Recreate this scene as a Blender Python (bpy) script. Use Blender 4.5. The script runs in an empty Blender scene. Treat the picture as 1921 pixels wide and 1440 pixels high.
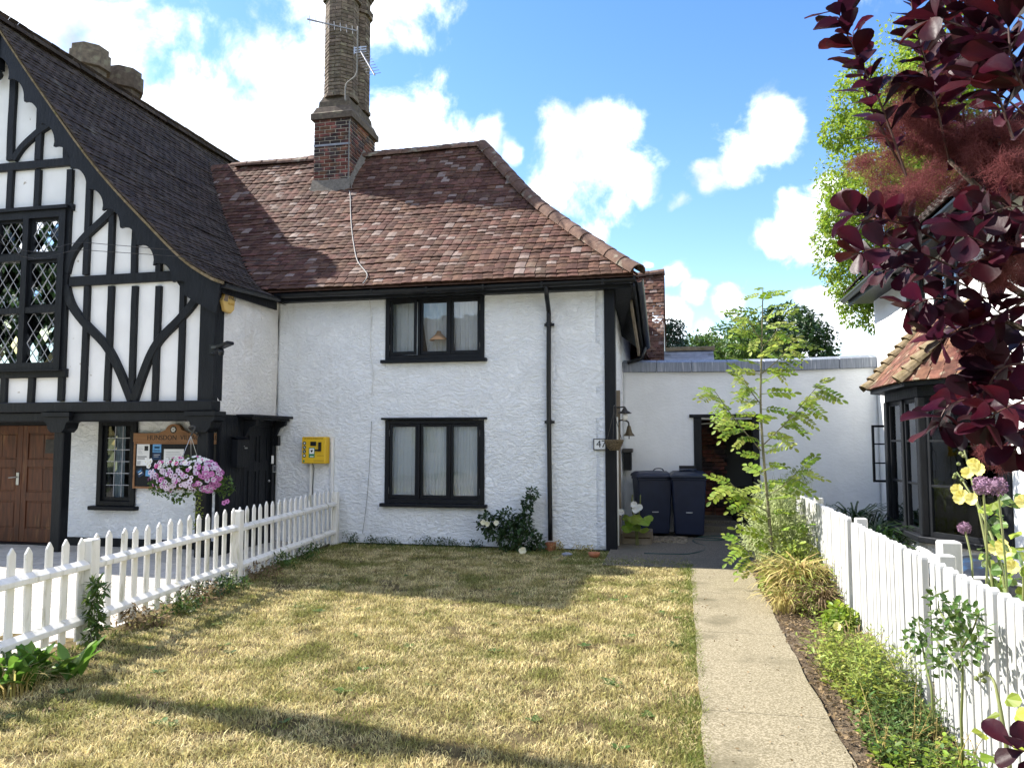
import bpy, bmesh, math, random
import numpy as np
from mathutils import Vector, Matrix, noise
R_ = math.radians
rng = random.Random(11)
nrs = np.random.RandomState(5)
scene = bpy.context.scene
col = scene.collection

# ------------------------------------------------------------------ camera
EYE = 1.65; FPX = 1443.0; YAW = R_(12.43); PITCH = R_(4.16)
cd = bpy.data.cameras.new('camera'); cam = bpy.data.objects.new('camera', cd); col.objects.link(cam)
cam.location = (0, 0, EYE); cam.rotation_euler = (R_(90)+PITCH, 0, YAW)
cd.sensor_width = 36.0; cd.lens = 36.0*FPX/1921.0; cd.clip_end = 3000; cd.clip_start = 0.05
scene.camera = cam

# ------------------------------------------------------------------ sun, sky, exposure
SUN = Vector((-1.105, 0.24, 1.0)).normalized()          # towards the sun
sl = bpy.data.lights.new('sun', 'SUN'); sl.energy = 3.6; sl.angle = R_(0.53); sl.color = (1.0, 0.95, 0.87)
so = bpy.data.objects.new('sun', sl); col.objects.link(so)
so.rotation_euler = SUN.to_track_quat('Z', 'Y').to_euler(); so.location = (-20, 5, 20)
scene.view_settings.view_transform = 'Standard'; scene.view_settings.look = 'None'
scene.view_settings.gamma = 1.0; scene.view_settings.use_curve_mapping = False
scene.view_settings.exposure = 2.0
SKY_STRENGTH = 0.15

_cf, _sf = math.cos(YAW), math.sin(YAW)
_F = Vector((-_sf*math.cos(PITCH), _cf*math.cos(PITCH), math.sin(PITCH))); _R = Vector((_cf, _sf, 0)); _U = _R.cross(_F)
CAM = Vector((0, 0, EYE))
def ray(u, v): return _F*FPX + _R*(u-960.5) - _U*(v-720)
def _pl(u, v, ax, val):                      # survey helper: a sighted direction met with a known plane of the place
    d = ray(u, v); return CAM + d*((val-CAM[ax])/d[ax])
def atX(u, v, x): return _pl(u, v, 0, x)
def atY(u, v, y): return _pl(u, v, 1, y)
def atZ(u, v, z=0.0): return _pl(u, v, 2, z)

# ------------------------------------------------------------------ node helpers
def nt_new(nt, t, **kw):
    n = nt.nodes.new(t)
    for k, v in kw.items(): setattr(n, k, v)
    return n
def lk(nt, a, b): nt.links.new(a, b)

def make_world():
    w = bpy.data.worlds.new('World'); scene.world = w; w.use_nodes = True
    nt = w.node_tree; nt.nodes.clear()
    out = nt_new(nt, 'ShaderNodeOutputWorld'); bg = nt_new(nt, 'ShaderNodeBackground')
    sky = nt_new(nt, 'ShaderNodeTexSky'); sky.sky_type = 'NISHITA'; sky.sun_disc = False
    sky.sun_elevation = math.asin(SUN.z); sky.sun_rotation = math.atan2(SUN.x, SUN.y)
    sky.air_density = 1.25; sky.dust_density = 0.25; sky.ozone_density = 2.2; sky.altitude = 0
    tc = nt_new(nt, 'ShaderNodeTexCoord')
    nz = nt_new(nt, 'ShaderNodeTexNoise'); nz.inputs['Scale'].default_value = 8.5; nz.inputs['Detail'].default_value = 10; nz.inputs['Roughness'].default_value = 0.62
    nz.inputs['Distortion'].default_value = 0.25
    lk(nt, tc.outputs['Generated'], nz.inputs['Vector'])
    wz = nt_new(nt, 'ShaderNodeTexNoise'); wz.inputs['Scale'].default_value = 9.0; wz.inputs['Detail'].default_value = 4
    lk(nt, tc.outputs['Generated'], wz.inputs['Vector'])
    ws = nt_new(nt, 'ShaderNodeVectorMath', operation='MULTIPLY_ADD'); ws.inputs[1].default_value = (.10, .10, .10)
    lk(nt, wz.outputs['Color'], ws.inputs[0])
    cen = nt_new(nt, 'ShaderNodeVectorMath', operation='SUBTRACT'); cen.inputs[1].default_value = (.05, .05, .05)
    lk(nt, tc.outputs['Generated'], ws.inputs[2]); lk(nt, ws.outputs[0], cen.inputs[0])
    blobs = [(60,-20,150),(200,60,120),(150,190,170),(300,250,150),(420,215,120),(520,240,150),(590,110,150),(640,10,150),(470,110,90),
             (760,235,85),(830,265,60),(905,262,45),(960,278,24),
             (1150,250,60),(1090,320,82),(1130,385,56),(1190,330,46),(1030,350,46),
             (1460,245,50),(1400,295,50),(1335,340,40),(1285,375,26),
             (1500,425,46),(1445,455,36),(1560,440,60),(1560,380,34),(1540,470,46),
             (1265,500,36),(1310,545,44),(1390,560,42),(1260,600,55),(1560,620,60),(1660,600,80),(1480,640,45),(1200,480,16),(1330,625,45)]
    dirs = [(ray(u, v).normalized(), r/FPX) for u, v, r in blobs]
    r2 = random.Random(3)
    for i in range(70):  # clouds out of view, added to brighten the shaded facade
        a = r2.uniform(R_(55), R_(305)); e = r2.uniform(R_(8), R_(60)); c = Vector((-math.sin(a+YAW)*math.cos(e), math.cos(a+YAW)*math.cos(e), math.sin(e)))
        for k in range(2): dirs.append(((c+Vector((r2.uniform(-.09,.09), r2.uniform(-.09,.09), r2.uniform(-.04,.04)))).normalized(), r2.uniform(.07, .16)))
    prev = None
    for d, r in dirs:
        ds = nt_new(nt, 'ShaderNodeVectorMath', operation='DISTANCE'); ds.inputs[1].default_value = d
        lk(nt, cen.outputs[0], ds.inputs[0])
        mr = nt_new(nt, 'ShaderNodeMapRange'); mr.inputs['From Min'].default_value = r*1.45; mr.inputs['From Max'].default_value = r*0.10
        lk(nt, ds.outputs['Value'], mr.inputs['Value'])
        if prev is None: prev = mr.outputs[0]
        else:
            mx = nt_new(nt, 'ShaderNodeMath', operation='MAXIMUM'); lk(nt, prev, mx.inputs[0]); lk(nt, mr.outputs[0], mx.inputs[1]); prev = mx.outputs[0]
    ad = nt_new(nt, 'ShaderNodeMath', operation='MULTIPLY_ADD'); ad.inputs[1].default_value = 2.5; lk(nt, nz.outputs['Fac'], ad.inputs[0]); lk(nt, prev, ad.inputs[2])
    th = nt_new(nt, 'ShaderNodeMapRange', interpolation_type='SMOOTHSTEP'); th.inputs['From Min'].default_value = 1.50; th.inputs['From Max'].default_value = 2.12
    lk(nt, ad.outputs[0], th.inputs['Value'])
    # cloud body: bright rims, greyer bellies
    n2 = nt_new(nt, 'ShaderNodeTexNoise'); n2.inputs['Scale'].default_value = 7.0; n2.inputs['Detail'].default_value = 6
    lk(nt, tc.outputs['Generated'], n2.inputs['Vector'])
    cr = nt_new(nt, 'ShaderNodeValToRGB'); cr.color_ramp.elements[0].position = .30; cr.color_ramp.elements[1].position = .52
    cr.color_ramp.elements[0].color = (1.25, 1.42, 1.8, 1); cr.color_ramp.elements[1].color = (3.75, 3.9, 4.1, 1)
    lk(nt, n2.outputs['Fac'], cr.inputs['Fac'])
    hsv = nt_new(nt, 'ShaderNodeHueSaturation'); hsv.inputs['Saturation'].default_value = 1.30; hsv.inputs['Value'].default_value = 0.50; hsv.inputs['Hue'].default_value = 0.516
    lk(nt, sky.outputs[0], hsv.inputs['Color'])
    mix = nt_new(nt, 'ShaderNodeMix', data_type='RGBA'); lk(nt, th.outputs[0], mix.inputs['Factor']); lk(nt, hsv.outputs[0], mix.inputs['A']); lk(nt, cr.outputs[0], mix.inputs['B'])
    lk(nt, mix.outputs['Result'], bg.inputs['Color']); bg.inputs['Strength'].default_value = SKY_STRENGTH
    lk(nt, bg.outputs[0], out.inputs[0])
make_world()

# ------------------------------------------------------------------ materials
MATS = {}
def mat(name, c1, c2=None, rough=0.8, scale=6.0, detail=5.0, var=0.0, bump=0.0, bscale=40.0, bdist=0.01, spec=0.35, c3=None, c3scale=1.5, c3lo=.55, c3hi=.7, metal=0.0, trans=0.0, hue=0.0, pale=None, stretch=None, lo=.35, hi=.65, coat=0.0):
    """c1/c2 mixed by noise, c3 in larger patches; var/hue: per-piece variation; bump: fine relief; trans: light through leaves"""
    m = bpy.data.materials.new(name); m.use_nodes = True; nt = m.node_tree
    b = nt.nodes['Principled BSDF']; out = nt.nodes['Material Output']
    b.inputs['Roughness'].default_value = rough; b.inputs['Specular IOR Level'].default_value = spec; b.inputs['Metallic'].default_value = metal
    if coat: b.inputs['Coat Weight'].default_value = coat
    geo = nt_new(nt, 'ShaderNodeNewGeometry')
    vec = geo.outputs['Position']
    if stretch:
        mp = nt_new(nt, 'ShaderNodeMapping'); mp.inputs['Scale'].default_value = stretch; lk(nt, vec, mp.inputs[0]); vec = mp.outputs[0]
    colr = None
    if c2 is None: c2 = c1
    nz = nt_new(nt, 'ShaderNodeTexNoise'); nz.inputs['Scale'].default_value = scale; nz.inputs['Detail'].default_value = detail; lk(nt, vec, nz.inputs['Vector'])
    rp = nt_new(nt, 'ShaderNodeValToRGB'); rp.color_ramp.elements[0].position = lo; rp.color_ramp.elements[1].position = hi
    rp.color_ramp.elements[0].color = (*c1, 1); rp.color_ramp.elements[1].color = (*c2, 1); lk(nt, nz.outputs['Fac'], rp.inputs['Fac']); colr = rp.outputs[0]
    if c3 is not None:
        n3 = nt_new(nt, 'ShaderNodeTexNoise'); n3.inputs['Scale'].default_value = c3scale; n3.inputs['Detail'].default_value = 6; lk(nt, vec, n3.inputs['Vector'])
        mr = nt_new(nt, 'ShaderNodeMapRange', interpolation_type='SMOOTHSTEP'); mr.inputs['From Min'].default_value = c3lo; mr.inputs['From Max'].default_value = c3hi; lk(nt, n3.outputs['Fac'], mr.inputs['Value'])
        mx = nt_new(nt, 'ShaderNodeMix', data_type='RGBA'); lk(nt, mr.outputs[0], mx.inputs['Factor']); lk(nt, colr, mx.inputs['A']); mx.inputs['B'].default_value = (*c3, 1); colr = mx.outputs['Result']
    if var or hue:
        oi = nt_new(nt, 'ShaderNodeObjectInfo')
        ad = nt_new(nt, 'ShaderNodeMath', operation='ADD'); lk(nt, oi.outputs['Random'], ad.inputs[0]); lk(nt, geo.outputs['Random Per Island'], ad.inputs[1])
        fr = nt_new(nt, 'ShaderNodeMath', operation='FRACT'); lk(nt, ad.outputs[0], fr.inputs[0])
        hs = nt_new(nt, 'ShaderNodeHueSaturation'); lk(nt, colr, hs.inputs['Color'])
        mv = nt_new(nt, 'ShaderNodeMapRange'); mv.inputs['To Min'].default_value = 1-var; mv.inputs['To Max'].default_value = 1+var; lk(nt, fr.outputs[0], mv.inputs['Value']); lk(nt, mv.outputs[0], hs.inputs['Value'])
        if hue:
            m7 = nt_new(nt, 'ShaderNodeMath', operation='MULTIPLY'); m7.inputs[1].default_value = 7.31; lk(nt, fr.outputs[0], m7.inputs[0])
            f7 = nt_new(nt, 'ShaderNodeMath', operation='FRACT'); lk(nt, m7.outputs[0], f7.inputs[0])
            mh = nt_new(nt, 'ShaderNodeMapRange'); mh.inputs['To Min'].default_value = .5-hue; mh.inputs['To Max'].default_value = .5+hue; lk(nt, f7.outputs[0], mh.inputs['Value']); lk(nt, mh.outputs[0], hs.inputs['Hue'])
        colr = hs.outputs[0]
        if pale:                                              # a few weathered pale pieces
            p3 = nt_new(nt, 'ShaderNodeMath', operation='MULTIPLY'); p3.inputs[1].default_value = 13.7; lk(nt, fr.outputs[0], p3.inputs[0])
            f3 = nt_new(nt, 'ShaderNodeMath', operation='FRACT'); lk(nt, p3.outputs[0], f3.inputs[0])
            r3 = nt_new(nt, 'ShaderNodeMapRange'); r3.inputs['From Min'].default_value = .84; r3.inputs['From Max'].default_value = 1.0; r3.inputs['To Max'].default_value = .85; lk(nt, f3.outputs[0], r3.inputs['Value'])
            x3 = nt_new(nt, 'ShaderNodeMix', data_type='RGBA'); lk(nt, r3.outputs[0], x3.inputs['Factor']); lk(nt, colr, x3.inputs['A']); x3.inputs['B'].default_value = (*pale, 1); colr = x3.outputs['Result']
    lk(nt, colr, b.inputs['Base Color'])
    if bump:
        bn = nt_new(nt, 'ShaderNodeTexNoise'); bn.inputs['Scale'].default_value = bscale; bn.inputs['Detail'].default_value = 5; bn.inputs['Roughness'].default_value = .6; lk(nt, vec, bn.inputs['Vector'])
        bp = nt_new(nt, 'ShaderNodeBump'); bp.inputs['Strength'].default_value = bump; bp.inputs['Distance'].default_value = bdist; lk(nt, bn.outputs['Fac'], bp.inputs['Height']); lk(nt, bp.outputs[0], b.inputs['Normal'])
    if trans:
        tr = nt_new(nt, 'ShaderNodeBsdfTranslucent'); lk(nt, colr, tr.inputs['Color'])
        ms = nt_new(nt, 'ShaderNodeMixShader'); ms.inputs[0].default_value = trans; lk(nt, b.outputs[0], ms.inputs[1]); lk(nt, tr.outputs[0], ms.inputs[2]); lk(nt, ms.outputs[0], out.inputs['Surface'])
    MATS[name] = m; return m

def mat_plaster(name, c, dirt, amp=1.0):
    m = mat(name, c, tuple(x*.93 for x in c), rough=.92, scale=3.0, c3=dirt, c3scale=1.1, c3lo=.62, c3hi=.85, spec=.15)
    nt = m.node_tree; b = nt.nodes['Principled BSDF']; geo = [n for n in nt.nodes if n.type == 'NEW_GEOMETRY'][0]
    # rain-washed streaks
    sm = nt_new(nt, 'ShaderNodeMapping'); sm.inputs['Scale'].default_value = (6, 6, .45); lk(nt, geo.outputs['Position'], sm.inputs[0])
    sn = nt_new(nt, 'ShaderNodeTexNoise'); sn.inputs['Scale'].default_value = 1.3; sn.inputs['Detail'].default_value = 6; lk(nt, sm.outputs[0], sn.inputs['Vector'])
    sr = nt_new(nt, 'ShaderNodeMapRange', interpolation_type='SMOOTHSTEP'); sr.inputs['From Min'].default_value = .54; sr.inputs['From Max'].default_value = .80; sr.inputs['To Max'].default_value = .35; lk(nt, sn.outputs['Fac'], sr.inputs['Value'])
    sx_ = nt_new(nt, 'ShaderNodeMix', data_type='RGBA'); src = b.inputs['Base Color'].links[0].from_socket
    lk(nt, sr.outputs[0], sx_.inputs['Factor']); lk(nt, src, sx_.inputs['A']); sx_.inputs['B'].default_value = (*dirt, 1); lk(nt, sx_.outputs['Result'], b.inputs['Base Color'])
    wv = nt_new(nt, 'ShaderNodeTexNoise'); wv.inputs['Scale'].default_value = 3.5; wv.inputs['Detail'].default_value = 2; lk(nt, geo.outputs['Position'], wv.inputs['Vector'])
    va = nt_new(nt, 'ShaderNodeVectorMath', operation='MULTIPLY_ADD'); va.inputs[1].default_value = (.16, .16, .16); lk(nt, wv.outputs['Color'], va.inputs[0]); lk(nt, geo.outputs['Position'], va.inputs[2])
    a = nt_new(nt, 'ShaderNodeTexNoise'); a.inputs['Scale'].default_value = 1.0; a.inputs['Detail'].default_value = 7; a.inputs['Roughness'].default_value = .62
    am = nt_new(nt, 'ShaderNodeMapping'); am.inputs['Scale'].default_value = (13, 13, 24); am.inputs['Rotation'].default_value = (0, .35, 0); lk(nt, va.outputs[0], am.inputs[0]); lk(nt, am.outputs[0], a.inputs['Vector'])
    rg = nt_new(nt, 'ShaderNodeMapRange', interpolation_type='SMOOTHSTEP'); rg.inputs['From Min'].default_value = .38; rg.inputs['From Max'].default_value = .66; lk(nt, a.outputs['Fac'], rg.inputs['Value'])
    l = nt_new(nt, 'ShaderNodeTexNoise'); l.inputs['Scale'].default_value = 1.6; l.inputs['Detail'].default_value = 3; lk(nt, geo.outputs['Position'], l.inputs['Vector'])
    ma = nt_new(nt, 'ShaderNodeMath', operation='MULTIPLY_ADD'); ma.inputs[1].default_value = 2.2; lk(nt, l.outputs['Fac'], ma.inputs[0]); lk(nt, rg.outputs[0], ma.inputs[2])
    bp = nt_new(nt, 'ShaderNodeBump'); bp.inputs['Strength'].default_value = .72*amp; bp.inputs['Distance'].default_value = .020; lk(nt, ma.outputs[0], bp.inputs['Height']); lk(nt, bp.outputs[0], b.inputs['Normal'])
    return m

def mat_glass(name, tint=(.9, .95, .93), extra=.06, gain=1.7):
    m = bpy.data.materials.new(name); m.use_nodes = True; nt = m.node_tree; nt.nodes.clear()
    out = nt_new(nt, 'ShaderNodeOutputMaterial'); g = nt_new(nt, 'ShaderNodeBsdfGlossy'); g.inputs['Roughness'].default_value = .015; g.inputs['Color'].default_value = (.95, .97, 1, 1)
    t = nt_new(nt, 'ShaderNodeBsdfTransparent'); t.inputs['Color'].default_value = (*tint, 1)
    f = nt_new(nt, 'ShaderNodeFresnel'); f.inputs['IOR'].default_value = 1.5
    ad = nt_new(nt, 'ShaderNodeMath', operation='MULTIPLY_ADD'); ad.inputs[1].default_value = gain; ad.inputs[2].default_value = extra; ad.use_clamp = True; lk(nt, f.outputs[0], ad.inputs[0])
    geo = nt_new(nt, 'ShaderNodeNewGeometry'); n = nt_new(nt, 'ShaderNodeTexNoise'); n.inputs['Scale'].default_value = 2.2; lk(nt, geo.outputs['Position'], n.inputs['Vector'])
    bp = nt_new(nt, 'ShaderNodeBump'); bp.inputs['Strength'].default_value = .12; bp.inputs['Distance'].default_value = .02; lk(nt, n.outputs['Fac'], bp.inputs['Height']); lk(nt, bp.outputs[0], g.inputs['Normal'])
    mx = nt_new(nt, 'ShaderNodeMixShader'); lk(nt, ad.outputs[0], mx.inputs[0]); lk(nt, t.outputs[0], mx.inputs[1]); lk(nt, g.outputs[0], mx.inputs[2]); lk(nt, mx.outputs[0], out.inputs[0])
    MATS[name] = m; return m

mat_plaster('plaster', (.86, .88, .89), (.68, .67, .62))
mat_plaster('plaster_warm', (.85, .83, .79), (.64, .58, .48))
mat_plaster('plaster_flat', (.79, .80, .79), (.62, .62, .57), .22)
mat('panel_white', (.80, .80, .79), (.74, .74, .73), rough=.8, scale=2.5, c3=(.42, .38, .32), c3scale=7, c3lo=.70, c3hi=.76, bump=.3, bscale=30, bdist=.004, spec=.2)
mat('black_paint', (.0045, .0055, .0075), (.008, .0095, .0125), rough=.5, scale=9, bump=.7, bscale=26, bdist=.010, spec=.22, stretch=(1, 1, .35), c3=(.028, .03, .033), c3scale=5, c3lo=.68, c3hi=.82)
mat('black_plastic', (.005, .006, .008), (.009, .010, .013), rough=.35, scale=12, spec=.35)
mat('tile_red', (.066, .032, .022), (.112, .056, .038), rough=.9, scale=9, var=.36, hue=.012, pale=(.26, .205, .175), bump=.5, bscale=70, bdist=.004, c3=(.13, .10, .075), c3scale=1.7, c3lo=.58, c3hi=.86, spec=.2)
mat('tile_brown', (.040, .031, .026), (.063, .049, .039), rough=.92, scale=9, var=.35, hue=.012, bump=.5, bscale=70, bdist=.004, c3=(.11, .10, .08), c3scale=1.5, c3lo=.60, c3hi=.8, spec=.15)
mat('ridge_tile', (.10, .06, .046), (.155, .094, .068), rough=.9, scale=11, var=.2, bump=.4, bscale=50, bdist=.006, c3=(.24, .21, .16), c3scale=6, c3lo=.56, c3hi=.7, spec=.2)
mat('bay_tile', (.080, .036, .024), (.14, .066, .042), rough=.9, scale=14, var=.42, hue=.012, bump=.5, bscale=60, bdist=.005, c3=(.20, .16, .11), c3scale=9, c3lo=.55, c3hi=.68, spec=.2)
mat('stone_moss', (.15, .115, .065), (.23, .18, .115), rough=.95, scale=14, bump=.8, bscale=60, bdist=.01, c3=(.13, .11, .05), c3scale=8, spec=.1)
mat('brick', (.125, .052, .038), (.20, .085, .058), rough=.92, scale=14, var=.45, hue=.02, bump=.5, bscale=80, bdist=.004, c3=(.05, .038, .038), c3scale=4, c3lo=.44, c3hi=.58, spec=.15)
mat('brick_grey', (.105, .085, .068), (.17, .135, .105), rough=.95, scale=12, var=.3, hue=.012, bump=.6, bscale=70, bdist=.005, c3=(.20, .18, .13), c3scale=6, c3lo=.55, c3hi=.7, spec=.12)
mat('mortar', (.30, .265, .22), (.42, .375, .31), rough=.95, scale=20, bump=.6, bscale=90, bdist=.005, spec=.1)
mat('mortar_dark', (.13, .115, .095), (.20, .175, .145), rough=.95, scale=20, bump=.6, bscale=90, bdist=.005, spec=.1)
mat('lead', (.15, .17, .20), (.24, .26, .29), rough=.55, scale=5, stretch=(9, 1, .6), c3=(.42, .43, .44), c3scale=3, c3lo=.58, c3hi=.72, spec=.5, bump=.3, bscale=8, bdist=.006)
mat('lead_came', (.30, .31, .33), (.38, .39, .41), rough=.5, spec=.5)
mat('slate', (.22, .23, .26), (.28, .29, .32), rough=.7, scale=9, var=.12, bump=.3)
mat('wood_door', (.055, .018, .008), (.115, .038, .014), rough=.55, scale=4, stretch=(5, 5, .7), detail=8, c3=(.20, .10, .04), c3scale=2.2, c3lo=.56, c3hi=.74, bump=.3, bscale=18, bdist=.003, spec=.4)
mat('wood_sign', (.22, .105, .045), (.32, .165, .075), rough=.6, scale=3, stretch=(.6, 5, 5), detail=8, bump=.2, bscale=15, bdist=.003)
mat('wood_grey', (.16, .13, .095), (.24, .20, .15), rough=.9, scale=5, stretch=(1, 1, 1), bump=.5, bscale=30)
mat('pole_wood', (.10, .075, .055), (.16, .12, .09), rough=.9, scale=5, stretch=(5, 5, .5), bump=.5, bscale=20)
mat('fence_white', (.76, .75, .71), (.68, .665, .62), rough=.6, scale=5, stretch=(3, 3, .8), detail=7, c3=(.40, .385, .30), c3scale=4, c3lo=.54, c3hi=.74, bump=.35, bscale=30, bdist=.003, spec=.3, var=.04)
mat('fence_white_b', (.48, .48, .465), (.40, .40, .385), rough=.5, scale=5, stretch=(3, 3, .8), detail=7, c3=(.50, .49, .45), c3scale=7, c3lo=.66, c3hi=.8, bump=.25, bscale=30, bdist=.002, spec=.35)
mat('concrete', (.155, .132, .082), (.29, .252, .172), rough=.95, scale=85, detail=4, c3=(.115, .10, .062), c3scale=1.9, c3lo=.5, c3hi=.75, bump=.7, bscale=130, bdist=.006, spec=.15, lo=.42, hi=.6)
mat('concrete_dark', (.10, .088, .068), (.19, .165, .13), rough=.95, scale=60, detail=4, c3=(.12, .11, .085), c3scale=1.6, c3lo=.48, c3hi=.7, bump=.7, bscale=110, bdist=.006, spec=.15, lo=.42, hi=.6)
mat('paver', (.38, .35, .30), (.47, .44, .38), rough=.9, scale=14, var=.10, bump=.4, bscale=60, bdist=.004)
mat('paver_joint', (.20, .18, .15), (.26, .23, .19), rough=.95, scale=20)
mat('soil', (.075, .055, .036), (.13, .098, .066), rough=1, scale=30, bump=1, bscale=45, bdist=.03, spec=.05, c3=(.20, .16, .11), c3scale=6, c3lo=.52, c3hi=.7)
mat('gravel', (.16, .13, .09), (.28, .24, .18), rough=.95, scale=20, var=.35)
mat('thatch', (.060, .046, .022), (.15, .115, .055), rough=1, scale=16, bump=.8, bscale=60, bdist=.02, spec=.05, c3=(.10, .08, .045), c3scale=2.6, c3lo=.52, c3hi=.72)
mat('grass_dry', (.33, .29, .11), (.62, .53, .28), rough=.8, scale=4.0, detail=8, var=.55, hue=.018, trans=.30, c3=(.22, .22, .065), c3scale=1.5, c3lo=.52, c3hi=.68, spec=.2, lo=.38, hi=.62)
mat('grass_green', (.13, .17, .035), (.23, .24, .065), rough=.7, scale=5, var=.35, hue=.02, trans=.35, spec=.25)
mat('grass_road', (.12, .15, .05), (.2, .2, .08), rough=1, scale=.3)
mat('asphalt', (.055, .055, .055), (.08, .08, .08), rough=.95, scale=40)
mat('leaf_bright', (.16, .25, .022), (.26, .34, .045), rough=.5, scale=4, var=.35, hue=.02, trans=.5, spec=.4)
mat('leaf_mid', (.055, .105, .018), (.10, .165, .035), rough=.5, scale=3, var=.4, hue=.025, trans=.4, spec=.4)
mat('leaf_dark', (.022, .055, .016), (.045, .085, .026), rough=.45, scale=3, var=.4, hue=.02, trans=.3, spec=.45)
mat('leaf_conifer', (.022, .05, .035), (.04, .075, .05), rough=.6, scale=3, var=.3, trans=.2)
mat('leaf_lemon', (.25, .31, .045), (.36, .42, .10), rough=.5, scale=6, var=.3, hue=.02, trans=.5, spec=.35)
mat('leaf_pale', (.30, .36, .14), (.46, .50, .26), rough=.6, scale=14, var=.35, trans=.4, spec=.3)
mat('leaf_straw', (.36, .29, .10), (.50, .42, .17), rough=.7, scale=6, var=.35, hue=.02, trans=.4, spec=.2)
mat('leaf_dead', (.15, .105, .055), (.26, .19, .11), rough=.9, scale=8, var=.4, trans=.2, spec=.1)
mat('leaf_dock', (.08, .17, .018), (.15, .26, .04), rough=.4, scale=7, var=.3, hue=.015, trans=.4, spec=.45, bump=.3, bscale=30, bdist=.01)
mat('leaf_purple', (.050, .005, .010), (.020, .005, .013), rough=.45, scale=9, var=.45, hue=.02, trans=.42, spec=.25, bump=.3, bscale=40, bdist=.004)
mat('plume', (.15, .042, .045), (.24, .085, .085), rough=.8, scale=9, var=.3, trans=.45, spec=.1)
mat('stem_green', (.10, .13, .03), (.16, .17, .06), rough=.6, scale=8)
mat('stem_red', (.055, .022, .018), (.085, .035, .024), rough=.6, scale=8)
mat('bark', (.075, .055, .04), (.13, .10, .075), rough=.95, scale=9, stretch=(4, 4, .8), bump=.8, bscale=20, bdist=.02)
mat('bark_young', (.10, .095, .045), (.16, .145, .085), rough=.8, scale=14, bump=.3)
mat('petal_yellow', (.80, .70, .18), (.86, .80, .34), rough=.6, scale=12, trans=.35, spec=.2)
mat('petal_white', (.80, .80, .76), (.85, .85, .83), rough=.6, scale=12, trans=.3, spec=.2)
mat('petal_cream', (.80, .76, .50), (.84, .80, .62), rough=.6, scale=12, trans=.3, spec=.2)
mat('petal_pink', (.62, .07, .28), (.72, .16, .38), rough=.6, scale=30, var=.2, trans=.3, spec=.2)
mat('petal_mauve', (.62, .50, .64), (.72, .64, .74), rough=.6, scale=30, var=.15, trans=.3, spec=.2)
mat('petal_violet', (.46, .14, .38), (.56, .24, .48), rough=.6, scale=30, var=.25, trans=.3, spec=.2)
mat('petal_throat', (.10, .012, .07), (.14, .02, .10), rough=.7)
mat('allium', (.16, .085, .14), (.27, .16, .23), rough=.8, scale=40, var=.3)
mat('bin_blue', (.004, .009, .032), (.007, .014, .042), rough=.45, scale=6, spec=.4, bump=.1, bscale=200, bdist=.002)
mat('bin_lid', (.009, .017, .036), (.013, .022, .045), rough=.42, scale=6, spec=.4)
mat('rubber', (.015, .015, .015), (.02, .02, .02), rough=.8)
mat('hose_green', (.012, .035, .028), (.02, .05, .04), rough=.45, spec=.4)
mat('terracotta', (.36, .13, .06), (.44, .19, .10), rough=.9, scale=20)
mat('red_pot', (.42, .018, .014), (.46, .03, .02), rough=.4)
mat('cabinet_yellow', (.70, .43, .012), (.72, .46, .02), rough=.4, scale=4, spec=.4)
mat('alarm_yellow', (.56, .37, .10), (.62, .42, .14), rough=.5, scale=5)
mat('alarm_shade', (.20, .15, .11), (.22, .17, .13), rough=.6)
mat('white_plastic', (.74, .73, .68), (.78, .77, .73), rough=.5, scale=5)
mat('paper', (.78, .78, .76), (.82, .82, .80), rough=.8, scale=9)
mat('paper_print', (.42, .43, .44), (.55, .56, .57), rough=.8, scale=60)
mat('ink', (.02, .02, .022), rough=.7)
mat('ink_brown', (.05, .022, .012), rough=.7)
mat('ink_gold', (.40, .22, .02), rough=.7)
mat('poster_blue', (.12, .33, .62), (.18, .42, .70), rough=.7, scale=20)
mat('poster_navy', (.02, .045, .10), rough=.7)
mat('sign_green', (.02, .20, .08), rough=.6)
mat('badge_teal', (.01, .05, .065), rough=.5)
mat('metal_grey', (.36, .37, .38), (.44, .45, .46), rough=.35, metal=.8)
mat('aerial_metal', (.20, .20, .21), (.28, .28, .29), rough=.5, metal=.5)
mat('iron', (.025, .024, .022), (.05, .045, .04), rough=.6, scale=20, spec=.4)
mat('brass_dark', (.07, .055, .03), (.12, .09, .05), rough=.5, metal=.5, scale=20)
mat('cable_grey', (.15, .145, .135), (.20, .195, .185), rough=.7)
mat('cable_white', (.66, .66, .63), rough=.6)
mat('curtain', (.80, .82, .83), (.84, .85, .86), rough=.95, scale=6, trans=.25, spec=.05)
mat('curtain_stripe', (.50, .50, .52), (.62, .62, .63), rough=.95, scale=4)
mat('lampshade', (.55, .33, .18), (.62, .40, .24), rough=.9, trans=.3)
mat('shade_yellow', (.68, .58, .18), (.72, .62, .24), rough=.9, trans=.3)
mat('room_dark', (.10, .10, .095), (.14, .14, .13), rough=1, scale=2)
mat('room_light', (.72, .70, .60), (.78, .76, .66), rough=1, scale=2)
mat('wicker', (.10, .075, .045), (.17, .13, .08), rough=.9, scale=30, bump=.5)
mat('ceramic_dark', (.05, .05, .055), rough=.3)
mat('tarp', (.010, .012, .014), (.018, .022, .028), rough=.35, scale=5, spec=.5, c3=(.02, .05, .10), c3scale=3, c3lo=.55, c3hi=.62, bump=.4, bscale=6, bdist=.03)
mat_glass('glass', (.97, .98, .98), .0, 1.3)
mat_glass('glass_old', (.60, .68, .72), .0, .8)
M = MATS

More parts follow.
